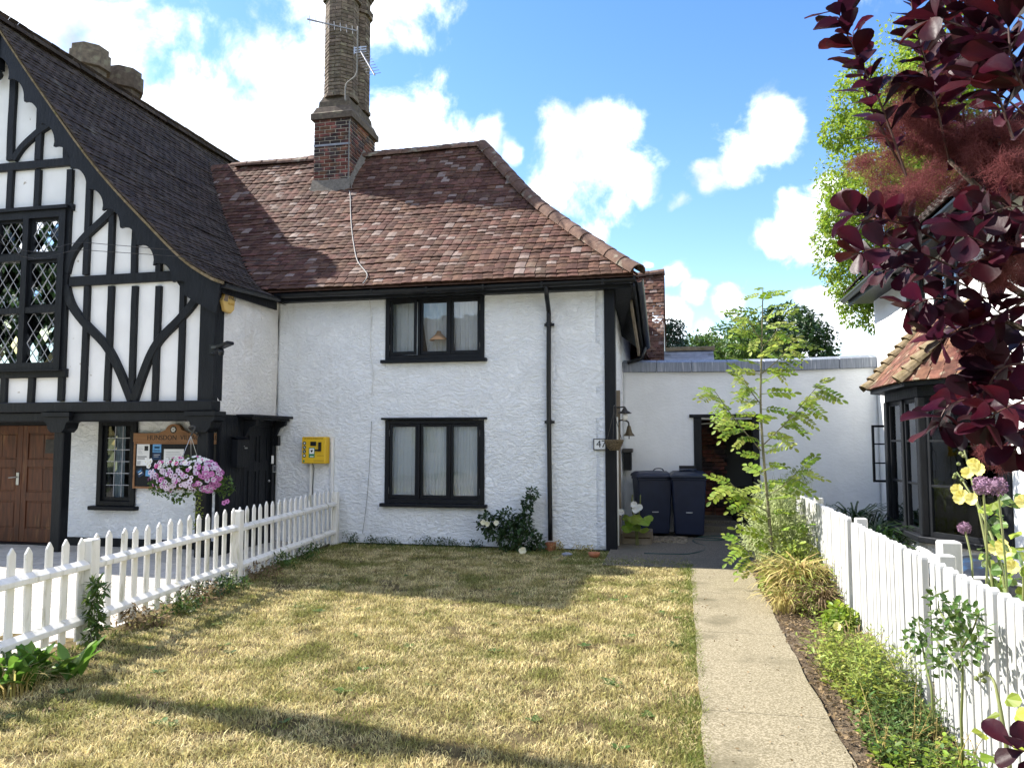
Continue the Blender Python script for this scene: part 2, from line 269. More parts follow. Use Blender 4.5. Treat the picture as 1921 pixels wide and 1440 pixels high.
# ------------------------------------------------------------------ mesh helpers
def V(*a): return Vector(a)
class MB:
    def __init__(s): s.v = []; s.f = []
    def add(s, vs, fs):
        o = len(s.v); s.v += [tuple(p) for p in vs]; s.f += [tuple(i+o for i in q) for q in fs]; return s
    def box(s, x0, x1, y0, y1, z0, z1):
        return s.add([(x0,y0,z0),(x1,y0,z0),(x1,y1,z0),(x0,y1,z0),(x0,y0,z1),(x1,y0,z1),(x1,y1,z1),(x0,y1,z1)], [(0,3,2,1),(4,5,6,7),(0,1,5,4),(1,2,6,5),(2,3,7,6),(3,0,4,7)])
    def obox(s, c, a, b, d):
        c, a, b, d = Vector(c), Vector(a), Vector(b), Vector(d)
        return s.add([c-a-b-d, c+a-b-d, c+a+b-d, c-a+b-d, c-a-b+d, c+a-b+d, c+a+b+d, c-a+b+d], [(0,3,2,1),(4,5,6,7),(0,1,5,4),(1,2,6,5),(2,3,7,6),(3,0,4,7)])
    def bar(s, p, q, w, h, up=(0, 0, 1)):
        p, q = Vector(p), Vector(q); d = (q-p); L = d.length; d.normalize()
        u = Vector(up)
        if abs(d.dot(u)) > .98: u = Vector((0, 1, 0))
        a = d.cross(u).normalized(); b = a.cross(d)
        return s.obox((p+q)/2, d*L/2, a*w/2, b*h/2)
    def tube(s, pts, r, n=8, cap=True):
        pts = [Vector(p) for p in pts]; o = len(s.v); m = len(pts)
        rr = r if isinstance(r, (list, tuple)) else [r]*m
        ref = None
        for i, p in enumerate(pts):
            t = (pts[min(i+1, m-1)]-pts[max(i-1, 0)]).normalized()
            if ref is None: ref = t.orthogonal().normalized()
            a = (ref-t*ref.dot(t))
            a = a.normalized() if a.length > 1e-5 else t.orthogonal().normalized()
            ref = a; b = t.cross(a)
            for k in range(n):
                g = 2*math.pi*k/n; s.v.append(tuple(p+(a*math.cos(g)+b*math.sin(g))*rr[i]))
        for i in range(m-1):
            for k in range(n):
                k2 = (k+1) % n; s.f.append((o+i*n+k, o+i*n+k2, o+(i+1)*n+k2, o+(i+1)*n+k))
        if cap and n > 2: s.f.append(tuple(o+k for k in reversed(range(n)))); s.f.append(tuple(o+(m-1)*n+k for k in range(n)))
        return s
    def prism(s, poly, fn, t0, t1):
        n = len(poly); o = len(s.v)
        s.v += [tuple(fn(a, b, t0)) for a, b in poly]+[tuple(fn(a, b, t1)) for a, b in poly]
        s.f.append(tuple(o+i for i in range(n))); s.f.append(tuple(o+n+i for i in reversed(range(n))))
        for i in range(n):
            j = (i+1) % n; s.f.append((o+j, o+i, o+n+i, o+n+j))
        return s
    def lathe(s, prof, c, n=16, fr=0.0, phase=0.0):
        o = len(s.v); c = Vector(c); m = len(prof)
        for r, z in prof:
            for k in range(n):
                g = 2*math.pi*k/n+phase; s.v.append((c.x+r*math.cos(g), c.y+r*math.sin(g), c.z+z))
        for i in range(m-1):
            for k in range(n):
                k2 = (k+1) % n; s.f.append((o+i*n+k, o+i*n+k2, o+(i+1)*n+k2, o+(i+1)*n+k))
        s.f.append(tuple(o+k for k in reversed(range(n)))); s.f.append(tuple(o+(m-1)*n+k for k in range(n)))
        return s
    def mesh(s, name, smooth=False, bevel=0, fix=True):
        me = bpy.data.meshes.new(name); me.from_pydata(s.v, [], s.f)
        if fix or bevel:
            bm = bmesh.new(); bm.from_mesh(me)
            if fix: bmesh.ops.recalc_face_normals(bm, faces=bm.faces)
            if bevel: bmesh.ops.bevel(bm, geom=list(bm.edges), offset=bevel, segments=1, affect='EDGES', clamp_overlap=True)
            bm.to_mesh(me); bm.free()
        if smooth: me.shade_smooth()
        me.update(); return me
    def build(s, name, m, parent=None, smooth=False, bevel=0):
        return link(name, s.mesh(name, smooth, bevel), m, parent)
def link(name, me, m, parent=None, mw=None):
    if m is not None and not me.materials: me.materials.append(M[m] if isinstance(m, str) else m)
    o = bpy.data.objects.new(name, me); col.objects.link(o)
    if parent is not None:
        o.parent = parent
        if parent.type == 'EMPTY': o.matrix_parent_inverse = Matrix.Translation(-parent.location)
        else: o.matrix_parent_inverse = parent.matrix_basis.inverted() if parent.get('_moved') else Matrix.Identity(4)
    if mw is not None: o.matrix_basis = mw
    return o
def tag(o, label=None, cat=None, group=None, kind=None):
    if label: o['label'] = label
    if cat: o['category'] = cat
    if group: o['group'] = group
    if kind: o['kind'] = kind
    return o
def thing(name, label, cat, loc=(0, 0, 0), group=None):
    o = bpy.data.objects.new(name, None); col.objects.link(o); o.location = loc; o.empty_display_size = .2
    return tag(o, label, cat, group)
def npmesh(name, v, f, m, parent=None, smooth=False):
    v = np.asarray(v, np.float32).reshape(-1, 3); f = np.asarray(f, np.int32); k = f.shape[1]
    me = bpy.data.meshes.new(name); me.vertices.add(len(v)); me.vertices.foreach_set('co', v.ravel())
    me.loops.add(f.size); me.loops.foreach_set('vertex_index', f.ravel()); me.polygons.add(len(f))
    me.polygons.foreach_set('loop_start', np.arange(0, f.size, k, dtype=np.int32))
    me.update(calc_edges=True)
    me.shade_smooth() if smooth else me.shade_flat()
    return link(name, me, m, parent)
def text(name, body, size, m, parent, mw, depth=.002, align='CENTER', sx=1.0):
    c = bpy.data.curves.new('t', 'FONT'); c.body = body; c.size = size; c.extrude = depth; c.align_x = align; c.align_y = 'CENTER'; c.resolution_u = 3
    t = bpy.data.objects.new('t', c); col.objects.link(t)
    bpy.context.view_layer.update()
    me = bpy.data.meshes.new_from_object(t.evaluated_get(bpy.context.evaluated_depsgraph_get()))
    bpy.data.objects.remove(t); bpy.data.curves.remove(c); me.name = name
    me.materials.clear()
    return link(name, me, m, parent, mw @ Matrix.Diagonal((sx, 1, 1, 1)))
FRONT = Matrix.Rotation(R_(90), 4, 'X')                    # flat lettering turned to face -Y
def at(p, rot=None): return Matrix.Translation(Vector(p)) @ (rot if rot is not None else Matrix.Identity(4))
def lerp(a, b, t): return a+(b-a)*t
def bez(pts, n=10):
    pts = [Vector(p) for p in pts]; out = []
    m = len(pts)
    for i in range(m-1):                                      # Catmull-Rom
        p0, p1, p2, p3 = pts[max(i-1, 0)], pts[i], pts[i+1], pts[min(i+2, m-1)]
        for k in range(n):
            t = k/n; out.append(.5*((2*p1)+(p2-p0)*t+(2*p0-5*p1+4*p2-p3)*t*t+(3*p1-p0-3*p2+p3)*t**3))
    out.append(pts[-1]); return out

def wall(mb, o, ud, L, H, holes, n, t, step=None, amp=0.0, top=None):
    """plastered wall with openings; o lower left corner, ud along, n outward, t thickness; top(u) optional wall-head"""
    o, ud, n = Vector(o), Vector(ud), Vector(n)
    us = {0, L}; vs = {0, H}
    for a, b, c, d in holes: us |= {a, b}; vs |= {c, d}
    def fill(s):
        s = sorted(s); out = [s[0]]
        for a, b in zip(s, s[1:]):
            k = max(1, int(round((b-a)/step))) if step else 1
            out += [a+(b-a)*i/k for i in range(1, k+1)]
        return out
    us, vs = fill(us), fill(vs)
    nu, nv = len(us), len(vs)
    def P(i, j, back):
        v = vs[j]
        if top: v = v/H*top(us[i])
        p = o+ud*us[i]+Vector((0, 0, v))
        if back: return p-n*t
        if amp: p = p+n*amp*(noise.noise(p*.9)+.5*noise.noise(p*2.7)+.3*noise.noise(p*7))
        return p
    idx = {}
    def vi(i, j, b):
        k = (i, j, b)
        if k not in idx: idx[k] = len(mb.v); mb.v.append(tuple(P(i, j, b)))
        return idx[k]
    def solid(i, j):
        if i < 0 or j < 0 or i >= nu-1 or j >= nv-1: return False
        u, v = (us[i]+us[i+1])/2, (vs[j]+vs[j+1])/2
        return not any(a < u < b and c < v < d for a, b, c, d in holes)
    for i in range(nu-1):
        for j in range(nv-1):
            if not solid(i, j): continue
            mb.f.append((vi(i,j,0), vi(i+1,j,0), vi(i+1,j+1,0), vi(i,j+1,0)))
            mb.f.append((vi(i,j+1,1), vi(i+1,j+1,1), vi(i+1,j,1), vi(i,j,1)))
            if not solid(i-1, j): mb.f.append((vi(i,j,1), vi(i,j,0), vi(i,j+1,0), vi(i,j+1,1)))
            if not solid(i+1, j): mb.f.append((vi(i+1,j,0), vi(i+1,j,1), vi(i+1,j+1,1), vi(i+1,j+1,0)))
            if not solid(i, j-1): mb.f.append((vi(i,j,1), vi(i+1,j,1), vi(i+1,j,0), vi(i,j,0)))
            if not solid(i, j+1): mb.f.append((vi(i,j+1,0), vi(i+1,j+1,0), vi(i+1,j+1,1), vi(i,j+1,1)))
    return mb
# ------------------------------------------------------------------ ground
YF = 11.52                       # cottage front wall
def fence_x(y): return -4.76-.104*(y-5.52)
def sheet(name, pts, z, m, step=None):
    mb = MB()
    if step is None: mb.add([(x, y, z) for x, y in pts], [tuple(range(len(pts)))])
    o = mb.build(name, m); tag(o, kind='structure'); return o
def gridsheet(name, x0, x1, y0, y1, step, m, zf):
    nx, ny = max(1, int((x1-x0)/step)), max(1, int((y1-y0)/step))
    xs = np.linspace(x0, x1, nx+1); ys = np.linspace(y0, y1, ny+1)
    v = [(x, y, zf(x, y)) for y in ys for x in xs]
    f = [(j*(nx+1)+i, j*(nx+1)+i+1, (j+1)*(nx+1)+i+1, (j+1)*(nx+1)+i) for j in range(ny) for i in range(nx)]
    o = npmesh(name, v, f, m, smooth=True); tag(o, kind='structure'); return o
sheet('ground', [(-900, -900), (900, -900), (900, 900), (-900, 900)], -.03, 'grass_road')
sheet('road', [(-60, -9), (60, -9), (60, -2.2), (-60, -2.2)], -.022, 'asphalt')
def lawn_z(x, y): return .012*noise.noise(Vector((x*.8, y*.8, 0)))+.006*noise.noise(Vector((x*3, y*3, 2)))
gridsheet('lawn', -5.9, .10, -1.2, 11.75, .12, 'thatch', lawn_z)
# concrete path: front slabs (lighter) and the yard behind, joints between
pth = thing('path', 'pale concrete garden path running from the lawn edge to the yard', 'path', (.45, 5, 0)); pth['kind'] = 'structure'
del pth['category']; del pth['label']
for y0, y1 in ((-1.2, .9), (.905, 2.9), (2.905, 4.9), (4.905, 6.86), (6.865, 8.6), (8.605, 10.2)):
    mb = MB(); n = 40
    e = []
    for k in range(n+1):
        y = lerp(y0, y1, k/n); e.append((.085+.016*noise.noise(Vector((y*2.1, 3, 1)))+.010*noise.noise(Vector((y*9, 3, 1))), y, .812+.03*noise.noise(Vector((y*1.3, 9, 1)))+.01*noise.noise(Vector((y*6, 9, 1)))))
    v = [(a, y, .03) for a, y, b in e]+[(b, y, .032) for a, y, b in e]+[(a, y, -.05) for a, y, b in e]+[(b, y, -.05) for a, y, b in e]
    m_ = n+1; f = []
    for k in range(n):
        f += [(k, m_+k, m_+k+1, k+1), (2*m_+k+1, k+1, k, 2*m_+k)[::-1], (m_+k, 3*m_+k, 3*m_+k+1, m_+k+1)]
    f += [(0, 2*m_, 3*m_, m_), (n, m_+n, 3*m_+n, 2*m_+n)]
    mb.add(v, f).build('slab', 'concrete', pth)
def yard_z(x, y): return .026+max(0, min(1, (y-10.6)/2.4))*.07+.004*noise.noise(Vector((x*2, y*2, 5)))
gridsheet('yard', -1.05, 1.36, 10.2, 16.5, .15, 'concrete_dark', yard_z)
def bed_z(x, y): return .02+.03*noise.noise(Vector((x*4, y*4, 7)))+.015*noise.noise(Vector((x*11, y*11, 7)))
gridsheet('flower_bed', .80, 1.50, 2.0, 13.4, .06, 'soil', bed_z)
gridsheet('neighbour_path', 1.50, 3.3, 1.5, 13.5, .2, 'concrete', lambda x, y: .01)
gridsheet('border_soil', 1.52, 3.1, 8.6, 13.4, .1, 'soil', lambda x, y: .03+.03*noise.noise(Vector((x*4, y*4, 3))))
# paved forecourt of the hall: blocks one by one where the fence lets them be seen
fc = sheet('forecourt', [(-24, .5), (-3.9, .5), (-5.45, 11.5), (-24, 11.5)], -.012, 'paver_joint')
pb = MB().box(-.148, .148, -.098, .098, -.03, .012).mesh('paver', bevel=.006)
pl_ = []
for j in range(60):
    y = .7+j*.2
    for i in range(70):
        x = -4.6-(i+.5*(j % 2))*.3
        if x > fence_x(y)-.2: continue
        d = Vector((x, y, -EYE)); fx = _R.dot(d)/_F.dot(d)
        pl_.append((0 if fx > -.70 else 1, d.length, x, y))
pl_.sort()
for k, (o, d, x, y) in enumerate(pl_[:300]):
    link('paver', pb, 'paver', fc, at((x, y, 0), Matrix.Rotation(rng.uniform(-.01, .01), 4, 'Z')))
mb = MB()
for o, d, x, y in pl_[300:]:
    if y < 11.4: mb.box(x-.146, x+.146, y-.096, y+.096, -.03, .010+rng.uniform(-.002, .002))
o = mb.build('paver_field', 'paver', fc); o['kind'] = 'stuff'

# ------------------------------------------------------------------ roof tiles
def prof_at(prof):
    hs = [p[0] for p in prof]; zs = [p[1] for p in prof]
    return lambda h: float(np.interp(h, hs, zs))
def smooth_prof(prof, n=6):
    pts = bez([(p[0], 0, p[1]) for p in prof], n); return [(p.x, p.z) for p in pts]
def rows_of(prof, gauge):
    out = []; acc = 0.0; nxt = 0.0
    for (h0, z0), (h1, z1) in zip(prof, prof[1:]):
        L = math.hypot(h1-h0, z1-z0)
        while nxt <= acc+L+1e-9:
            t = (nxt-acc)/L; out.append((lerp(h0, h1, t), lerp(z0, z1, t), math.atan2(z1-z0, h1-h0))); nxt += gauge
        acc += L
    return out
TW, TL = .163, .185
def tile_arr():
    v = []
    for y, zt in ((0, .020), (TL, .003)):
        for x, c in ((-.5, -.003), (0, .004), (.5, -.003)):
            v.append((x*(TW-.006), y, zt+c))
    for y, zt in ((0, .006), (TL, -.010)):
        for x, c in ((-.5, -.003), (0, .004), (.5, -.003)): v.append((x*(TW-.006), y, zt+c))
    f = [(0,1,4,3),(1,2,5,4),(6,9,10,7),(7,10,11,8),(0,6,7,1),(1,7,8,2),(0,3,9,6),(2,8,11,5)]
    return np.array(v, np.float32), np.array(f, np.int32)
T_V, T_F = tile_arr()
def tile_field(roof, P, A, N, prof, gauge, lo, hi, m, n_single=0, prefer=None, jit=1.0, name='tile'):
    """lay plain tiles course by course; P(a,h,z) -> point; A along the eaves, N inwards"""
    A, N = Vector(A), Vector(N); rows = rows_of(prof, gauge); items = []
    for r, (h, z, ang) in enumerate(rows):
        a0, a1 = lo(h, z), hi(h, z)
        if a1-a0 < .05: continue
        x = a0-TW*(.5 if r % 2 else 0)-rng.uniform(0, .02)
        wob = [rng.uniform(-1, 1) for _ in range(3)]
        while x < a1:
            xa, xb = max(x, a0), min(x+TW, a1); w = xb-xa
            if w > .03:
                c = (xa+xb)/2
                sag = .008*math.sin(c*1.7+wob[0]+r*.3)+.006*math.sin(c*4.1+wob[1])
                g = ang+rng.uniform(-.02, .025)*jit
                T = N*math.cos(g)+Vector((0, 0, math.sin(g))); nn = A.cross(T)
                if nn.z < 0: nn = -nn
                rz = rng.gauss(0, .012)*jit
                A2 = (A*math.cos(rz)+T*math.sin(rz)); T2 = (T*math.cos(rz)-A*math.sin(rz))
                p = P(c, h, z)+nn*(.012+sag+rng.uniform(0, .006)*jit)+T*rng.gauss(0, .003)
                mw = Matrix(((A2.x, T2.x, nn.x, p.x), (A2.y, T2.y, nn.y, p.y), (A2.z, T2.z, nn.z, p.z), (0, 0, 0, 1)))
                items.append((mw, w/TW, p))
            x += TW
    single = set()
    if n_single:
        full = [i for i, it in enumerate(items) if it[1] > .98]
        full.sort(key=lambda i: prefer(items[i][2])); single = set(full[:n_single])
    vs = []; fs = []; k = 0
    me = None
    for i, (mw, s, p) in enumerate(items):
        if i in single:
            if me is None:
                me = bpy.data.meshes.new(name); me.from_pydata([tuple(map(float, q)) for q in T_V], [], [tuple(map(int, q)) for q in T_F]); me.update()
            link(name, me, m, roof, mw)
        else:
            B = np.array(mw.to_3x3()); t = T_V.copy(); t[:, 0] *= s
            vs.append(t @ B.T.astype(np.float32)+np.array(mw.translation, np.float32)); fs.append(T_F+k); k += len(T_V)
    if vs:
        o = npmesh(name+'_field', np.concatenate(vs), np.concatenate(fs), m, roof); o['kind'] = 'stuff'
    return items
def half_round(roof, pts, r, m, L=.32, name='ridge_tile', flat=1.0, step=.0):
    """row of half-round tiles lapping along a polyline"""
    pts = [Vector(p) for p in pts]; seg = [(b-a).length for a, b in zip(pts, pts[1:])]; tot = sum(seg)
    n = max(1, int(tot/L))
    def pos(s):
        for (a, b), l in zip(zip(pts, pts[1:]), seg):
            if s <= l: return a.lerp(b, s/l)
            s -= l
        return pts[-1]
    for i in range(n):
        p, q = pos(tot*i/n), pos(tot*(i+1)/n); d = (q-p).normalized(); side = d.cross(Vector((0, 0, 1))).normalized(); up = side.cross(d)
        jx = rng.uniform(-.008, .008); mb = MB(); rings = []
        for s, e in ((p-d*.03+up*step*r*.5, r*(1.06+step)), (q-up*step*r*.3, r*.97)):
            for inner in (0, 1):
                ring = []
                for k in range(9):
                    g = math.pi*(k/8); rr = e-(.016 if inner else 0)
                    ring.append(s+side*(math.cos(g)*rr+jx)+up*(math.sin(g)*rr*flat-.03+rng.uniform(-.001, .001)))
                rings.append(ring)
        v = [x for rg in rings for x in rg]; f = []
        for k in range(8):
            f += [(k, k+1, 18+k+1, 18+k), (9+k, 27+k, 27+k+1, 9+k+1), (k, 9+k, 9+k+1, k+1), (18+k, 18+k+1, 27+k+1, 27+k)]
        f += [(0, 18, 27, 9), (8, 17, 35, 26)]
        mb.add(v, f).build(name, m, roof, smooth=False)

# ------------------------------------------------------------------ cottage
cot = thing('cottage', 'white roughcast cottage with black windows under a red-brown hipped tiled roof', 'house', (-3.8, YF, 0))
CX0, CX1 = -6.5, -1.06
UW = (-4.60, -2.99, 2.93, 3.915); LW = (-4.585, -2.985, .675, 1.955)      # window openings x0,x1,z0,z1
mb = MB(); wall(mb, (CX0, YF, 0), (1, 0, 0), CX1-CX0, 4.0, [(UW[0]-CX0, UW[1]-CX0, UW[2], UW[3]), (LW[0]-CX0, LW[1]-CX0, LW[2], LW[3])], (0, -1, 0), .28, .045, .018)
mb.build('front_wall', 'plaster', cot, smooth=True)
mb = MB(); wall(mb, (-1.0, YF, 0), (0, 1, 0), 5.6, 4.0, [], (1, 0, 0), .25, .1, .015); mb.build('side_wall', 'plaster', cot, smooth=True)
MB().box(-6.3, -1.25, 17.0, 17.12, 0, 4.0).build('rear_wall', 'plaster', cot)
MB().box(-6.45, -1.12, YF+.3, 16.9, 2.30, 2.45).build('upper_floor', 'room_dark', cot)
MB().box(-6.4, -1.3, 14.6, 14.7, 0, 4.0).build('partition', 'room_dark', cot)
MB().box(CX0+1.2, CX1-.02, YF-.022, YF+.05, -.02, .035).build('plinth', 'black_paint', cot)
# corner post of black timber
MB().box(-1.115, -.955, YF-.045, YF+.13, 0, 3.98).build('corner_post', 'black_paint', cot, bevel=.008)
MB().box(-.995, -.955, YF+.30, YF+.40, 0, 2.0).build('side_batten', 'white_plastic', cot)
MB().bar((-.965, YF+.52, 0), (-.965, YF+.52, 2.42), .07, .05).build('side_post', 'wood_grey', cot)
# roof
CE = -.62; EZ = 4.06; EY = 11.20
CPROF = smooth_prof([(0, EZ), (.62, 4.62), (1.22, 5.17), (1.88, 5.83), (2.56, 6.68), (3.14, 7.42)])
cz = prof_at(CPROF); RZ = 7.42; RY = EY+3.14; RXE = CE-3.14
HPROF = smooth_prof([(0, 3.90), (.5, 4.20), (1.12, 4.76), (2.08, 5.72), (3.09, 6.96), (4.02, 8.18)])
HE = -6.36; HAX = HE-4.02; HAZ = 8.18
hz = prof_at(HPROF)
def hall_h(z): return float(np.interp(z, [p[1] for p in HPROF], [p[0] for p in HPROF]))
roof = MB()
n = 24
vs = []; fs = []
for k in range(n+1):
    h = 3.14*k/n; z = cz(h)-.03; vs += [(HE-hall_h(z)-.4, EY+h, z), (CE-h, EY+h, z)]
for k in range(n): fs.append((2*k, 2*k+1, 2*k+3, 2*k+2))
roof.add(vs, fs)
vs = []; fs = []
def drop(y, h): return -.32*max(0, min(2.6, y-EY-.2))*max(0, 1-h/2.2)
for k in range(n+1):
    h = 3.14*k/n; z = cz(h)-.03
    for q in range(5):
        y = lerp(EY+h, 17.48-h, q/4); vs.append((CE-h, y, z+drop(y, h)))
for k in range(n):
    for q in range(4): fs.append((5*k+q, 5*k+q+1, 5*k+q+6, 5*k+q+5))
roof.add(vs, fs)
vs = []; fs = []
for k in range(n+1):
    h = 3.14*k/n; z = cz(h)-.03; vs += [(-9.5, 17.48-h, z), (CE-h, 17.48-h, z)]
for k in range(n): fs.append((2*k, 2*k+2, 2*k+3, 2*k+1))
roof.add(vs, fs)
croof = roof.build('roof', 'tile_red', cot)
tile_field(croof, lambda a, h, z: Vector((a, EY+h, z)), (1, 0, 0), (0, 1, 0), CPROF, .1, lambda h, z: HE-hall_h(z)-.02, lambda h, z: CE-h-.03, 'tile_red', 300, lambda p: p.z-.03*p.x)
tile_field(croof, lambda a, h, z: Vector((CE-h, a, z+drop(a, h))), (0, 1, 0), (-1, 0, 0), CPROF, .1, lambda h, z: EY+h+.03, lambda h, z: 17.4-h, 'tile_red')
half_round(croof, [(x, RY, RZ+.02-.035*math.sin((x+9.3)*.55)**2) for x in np.linspace(RXE+.05, -9.25, 12)], .115, 'ridge_tile', .33)
hp = [(CE-h, EY+h, cz(h)+.045) for h in np.linspace(-.02, 3.14, 14)]
half_round(croof, hp, .135, 'ridge_tile', .33, name='hip_tile')
# eaves: fascia, gutter with brackets, soffit
MB().box(-6.38, -.70, EY+.055, EY+.085, 3.875, 4.02).build('fascia', 'black_paint', cot)
MB().box(-6.38, -.72, EY+.09, YF+.02, 3.90, 3.92).build('soffit', 'black_paint', cot)
def gutter(parent, pts, r=.062):
    mb = MB(); pts = [Vector(p) for p in pts]
    n = 8; o = 0
    rings = []
    for i, p in enumerate(pts):
        d = (pts[min(i+1, len(pts)-1)]-pts[max(i-1, 0)]).normalized(); s = d.cross(Vector((0, 0, 1))).normalized(); up = Vector((0, 0, 1))
        rg = []
        for rr in (r, r-.006):
            for k in range(n+1):
                g = math.pi+math.pi*k/n; rg.append(p+s*math.cos(g)*rr+up*math.sin(g)*rr)
        rings.append(rg)
    m = len(rings[0])
    v = [x for rg in rings for x in rg]; f = []
    for i in range(len(pts)-1):
        b, c = i*m, (i+1)*m
        for k in range(n):
            f.append((b+k, b+k+1, c+k+1, c+k)); f.append((b+n+1+k, c+n+1+k, c+n+2+k, b+n+2+k))
        f.append((b, c, c+n+1, b+n+1)); f.append((b+n, b+2*n+1, c+2*n+1, c+n))
    for b in (0, (len(pts)-1)*m):
        for k in range(n): f.append((b+k, b+n+1+k, b+n+2+k, b+k+1))
    mb.add(v, f); return mb.build('gutter', 'black_plastic', parent, smooth=False)
g = gutter(cot, [(-6.36, EY-.035, 3.985), (-3.5, EY-.035, 3.965), (-.62, EY-.035, 3.985)])
for x in (-5.6, -4.7, -3.8, -2.9, -2.0, -1.1):
    MB().bar((x, EY+.06, 3.985), (x, EY-.10, 3.955), .03, .075).build('bracket', 'black_plastic', g)
ge = [(-.575, EY-.04+t*2.35, 3.985-.75*max(0, t-.06)) for t in np.linspace(0, 1, 6)]
gutter(cot, ge)
mb = MB()
for a, b in zip(ge, ge[1:]): mb.bar(Vector(a)+V(-.07, 0, -.03), Vector(b)+V(-.07, 0, -.03), .03, .17)
mb.build('side_fascia', 'black_paint', cot)
mb = MB(); mb.add([(-.66, EY+.05, 3.92), (-.66, 13.4, 3.18), (-1.0, 13.4, 3.45), (-1.0, EY+.05, 3.94)], [(0, 1, 2, 3)]).build('side_soffit', 'black_paint', cot)
MB().bar((-.72, 11.75, 3.72), (-.70, 13.3, 3.15), .035, .14).build('side_rafter', 'wood_grey', cot)
MB().tube([(-.60, 13.35, 3.25), (-.66, 13.38, 3.05), (-.90, 13.4, 2.98)], .035, 8).build('side_pipe', 'black_plastic', cot, smooth=True)
# downpipe with swan neck and shoe
dx = atY(1030, 700, YF-.07).x
MB().tube(bez([(dx+.01, EY-.03, 3.94), (dx+.01, EY+.0, 3.80), (dx, YF-.11, 3.62), (dx, YF-.075, 3.45), (dx-.005, YF-.075, 2.2), (dx+.012, YF-.075, .16)], 5), .036, 10).build('downpipe', 'black_plastic', cot, smooth=True)
for z in (3.40, 1.92):
    MB().lathe([(.046, -.03), (.046, .03)], (dx-.002, YF-.075, z), 12).box(dx-.075, dx+.075, YF-.05, YF-.012, z-.02, z+.02).build('pipe_collar', 'black_plastic', cot)
MB().lathe([(.072, 0), (.082, .05), (.085, .13), (.06, .13), (.055, .03)], (dx+.015, YF-.08, .0), 14).build('gully_pot', 'terracotta', cot)
# windows
def casement(win, x0, x1, z0, z1, y, m='black_paint', w=.040, glass='glass', hinge=None, dz=.0, open_=0.0):
    """one glazed light: stiles, rails and pane, all children of the window"""
    t = .035; parts = []
    mb = MB().box(x0, x0+w, y, y+t, z0, z1).box(x1-w, x1, y, y+t, z0, z1).box(x0+w, x1-w, y, y+t, z1-w, z1).box(x0+w, x1-w, y, y+t, z0, z0+w*1.35)
    parts.append(mb.build('casement', m, win, bevel=.004))
    parts.append(MB().box(x0+w-.004, x1-w+.004, y+.012, y+.016, z0+w*1.35-.004, z1-w+.004).build('pane', glass, win))
    if hinge is not None:
        hx = x0-.012 if hinge < 0 else x1+.012
        for z in (z0+.12, z1-.14): parts.append(MB().box(hx-.009, hx+.009, y-.012, y+.003, z-.05, z+.05).build('hinge', 'white_plastic', win))
    if open_:
        px = x0 if hinge < 0 else x1
        R = Matrix.Translation((px, y, 0)) @ Matrix.Rotation(open_, 4, 'Z') @ Matrix.Translation((-px, -y, 0))
        for p in parts: p.data.transform(R)
def cot_window(op, lab, sash_off, drip):
    x0, x1, z0, z1 = op; y = YF
    f = MB().box(x0-.012, x0+.06, y-.02, y+.11, z0-.01, z1+.01).box(x1-.06, x1+.012, y-.02, y+.11, z0-.01, z1+.01)
    f.box(x0+.06, x1-.06, y-.02, y+.11, z1-.055, z1+.01).box(x0+.06, x1-.06, y-.02, y+.11, z0-.01, z0+.06)
    W = (x1-x0-.12); mw = .036; lw = (W-2*mw)/3
    for k in (1, 2): f.box(x0+.06+k*lw+(k-1)*mw, x0+.06+k*lw+k*mw, y-.017, y+.107, z0+.06, z1-.055)
    win = f.build('window', 'black_paint', cot, bevel=.005); win['label'] = lab
    for k in range(3):
        a = x0+.06+k*(lw+mw); casement(win, a+.003, a+lw-.003, z0+.063, z1-.058, y-.004 if k != 1 else y+.012, hinge=(-1 if k == 0 else (1 if k == 2 else None)), open_=(-R_(9) if (sash_off and k == 0) else 0))
    MB().box(x0-.07, x1+.06, y-.09, y+.02, z0-.065, z0-.012).build('sill', 'black_paint', win, bevel=.008)
    if drip: MB().box(x0-.06, x1+.06, y-.085, y+.02, z1+.012, z1+.045).build('drip_mould', 'black_paint', win, bevel=.006)
    return win
cot_window(UW, 'upstairs black casement window, left light ajar', True, False)
cot_window(LW, 'downstairs black casement window with drip moulding', False, True)
def curtain(name, lab, x0, x1, z0, z1, y, amp, folds, m='curtain', pinch=0.0, seed=0, axis='x', group=None):
    r = random.Random(seed); nx, nz = 90, 10; ph = [r.uniform(0, 6.28) for _ in range(5)]
    v = []
    for j in range(nz+1):
        t = j/nz; z = lerp(z1, z0, t)
        for i in range(nx+1):
            s = i/nx; ss = s-pinch*t*t*(s-.5)*1.2
            u = lerp(x0, x1, ss)
            d = amp*(.6+.5*t)*(math.sin(s*folds*6.28+ph[0]+t*.6)+.5*math.sin(s*folds*2.3*6.28+ph[1]+t)+.35*math.sin(s*folds*.6*6.28+ph[2]))
            v.append((u, y+d, z) if axis == 'x' else (y+d, u, z))
    f = [(j*(nx+1)+i, j*(nx+1)+i+1, (j+1)*(nx+1)+i+1, (j+1)*(nx+1)+i) for j in range(nz) for i in range(nx)]
    o = npmesh(name, v, f, m, smooth=True); tag(o, lab, 'curtain', group); return o
curtain('curtain', 'white curtain drawn behind the left light of the upstairs cottage window', -4.62, -4.02, 2.9, 3.95, YF+.135, .012, 7, seed=1, pinch=.15)
curtain('curtain', 'white curtain gathered behind the middle light of the upstairs cottage window', -4.06, -3.46, 2.9, 3.95, YF+.19, .014, 8, seed=2, pinch=.35)
curtain('curtain', 'white curtain draped behind the right light of the upstairs cottage window', -3.55, -2.95, 2.9, 3.95, YF+.14, .012, 6, seed=3, pinch=.2)
curtain('curtain', 'net curtain behind the left light of the downstairs cottage window', -4.62, -4.02, .6, 2.0, YF+.135, .010, 11, seed=4)
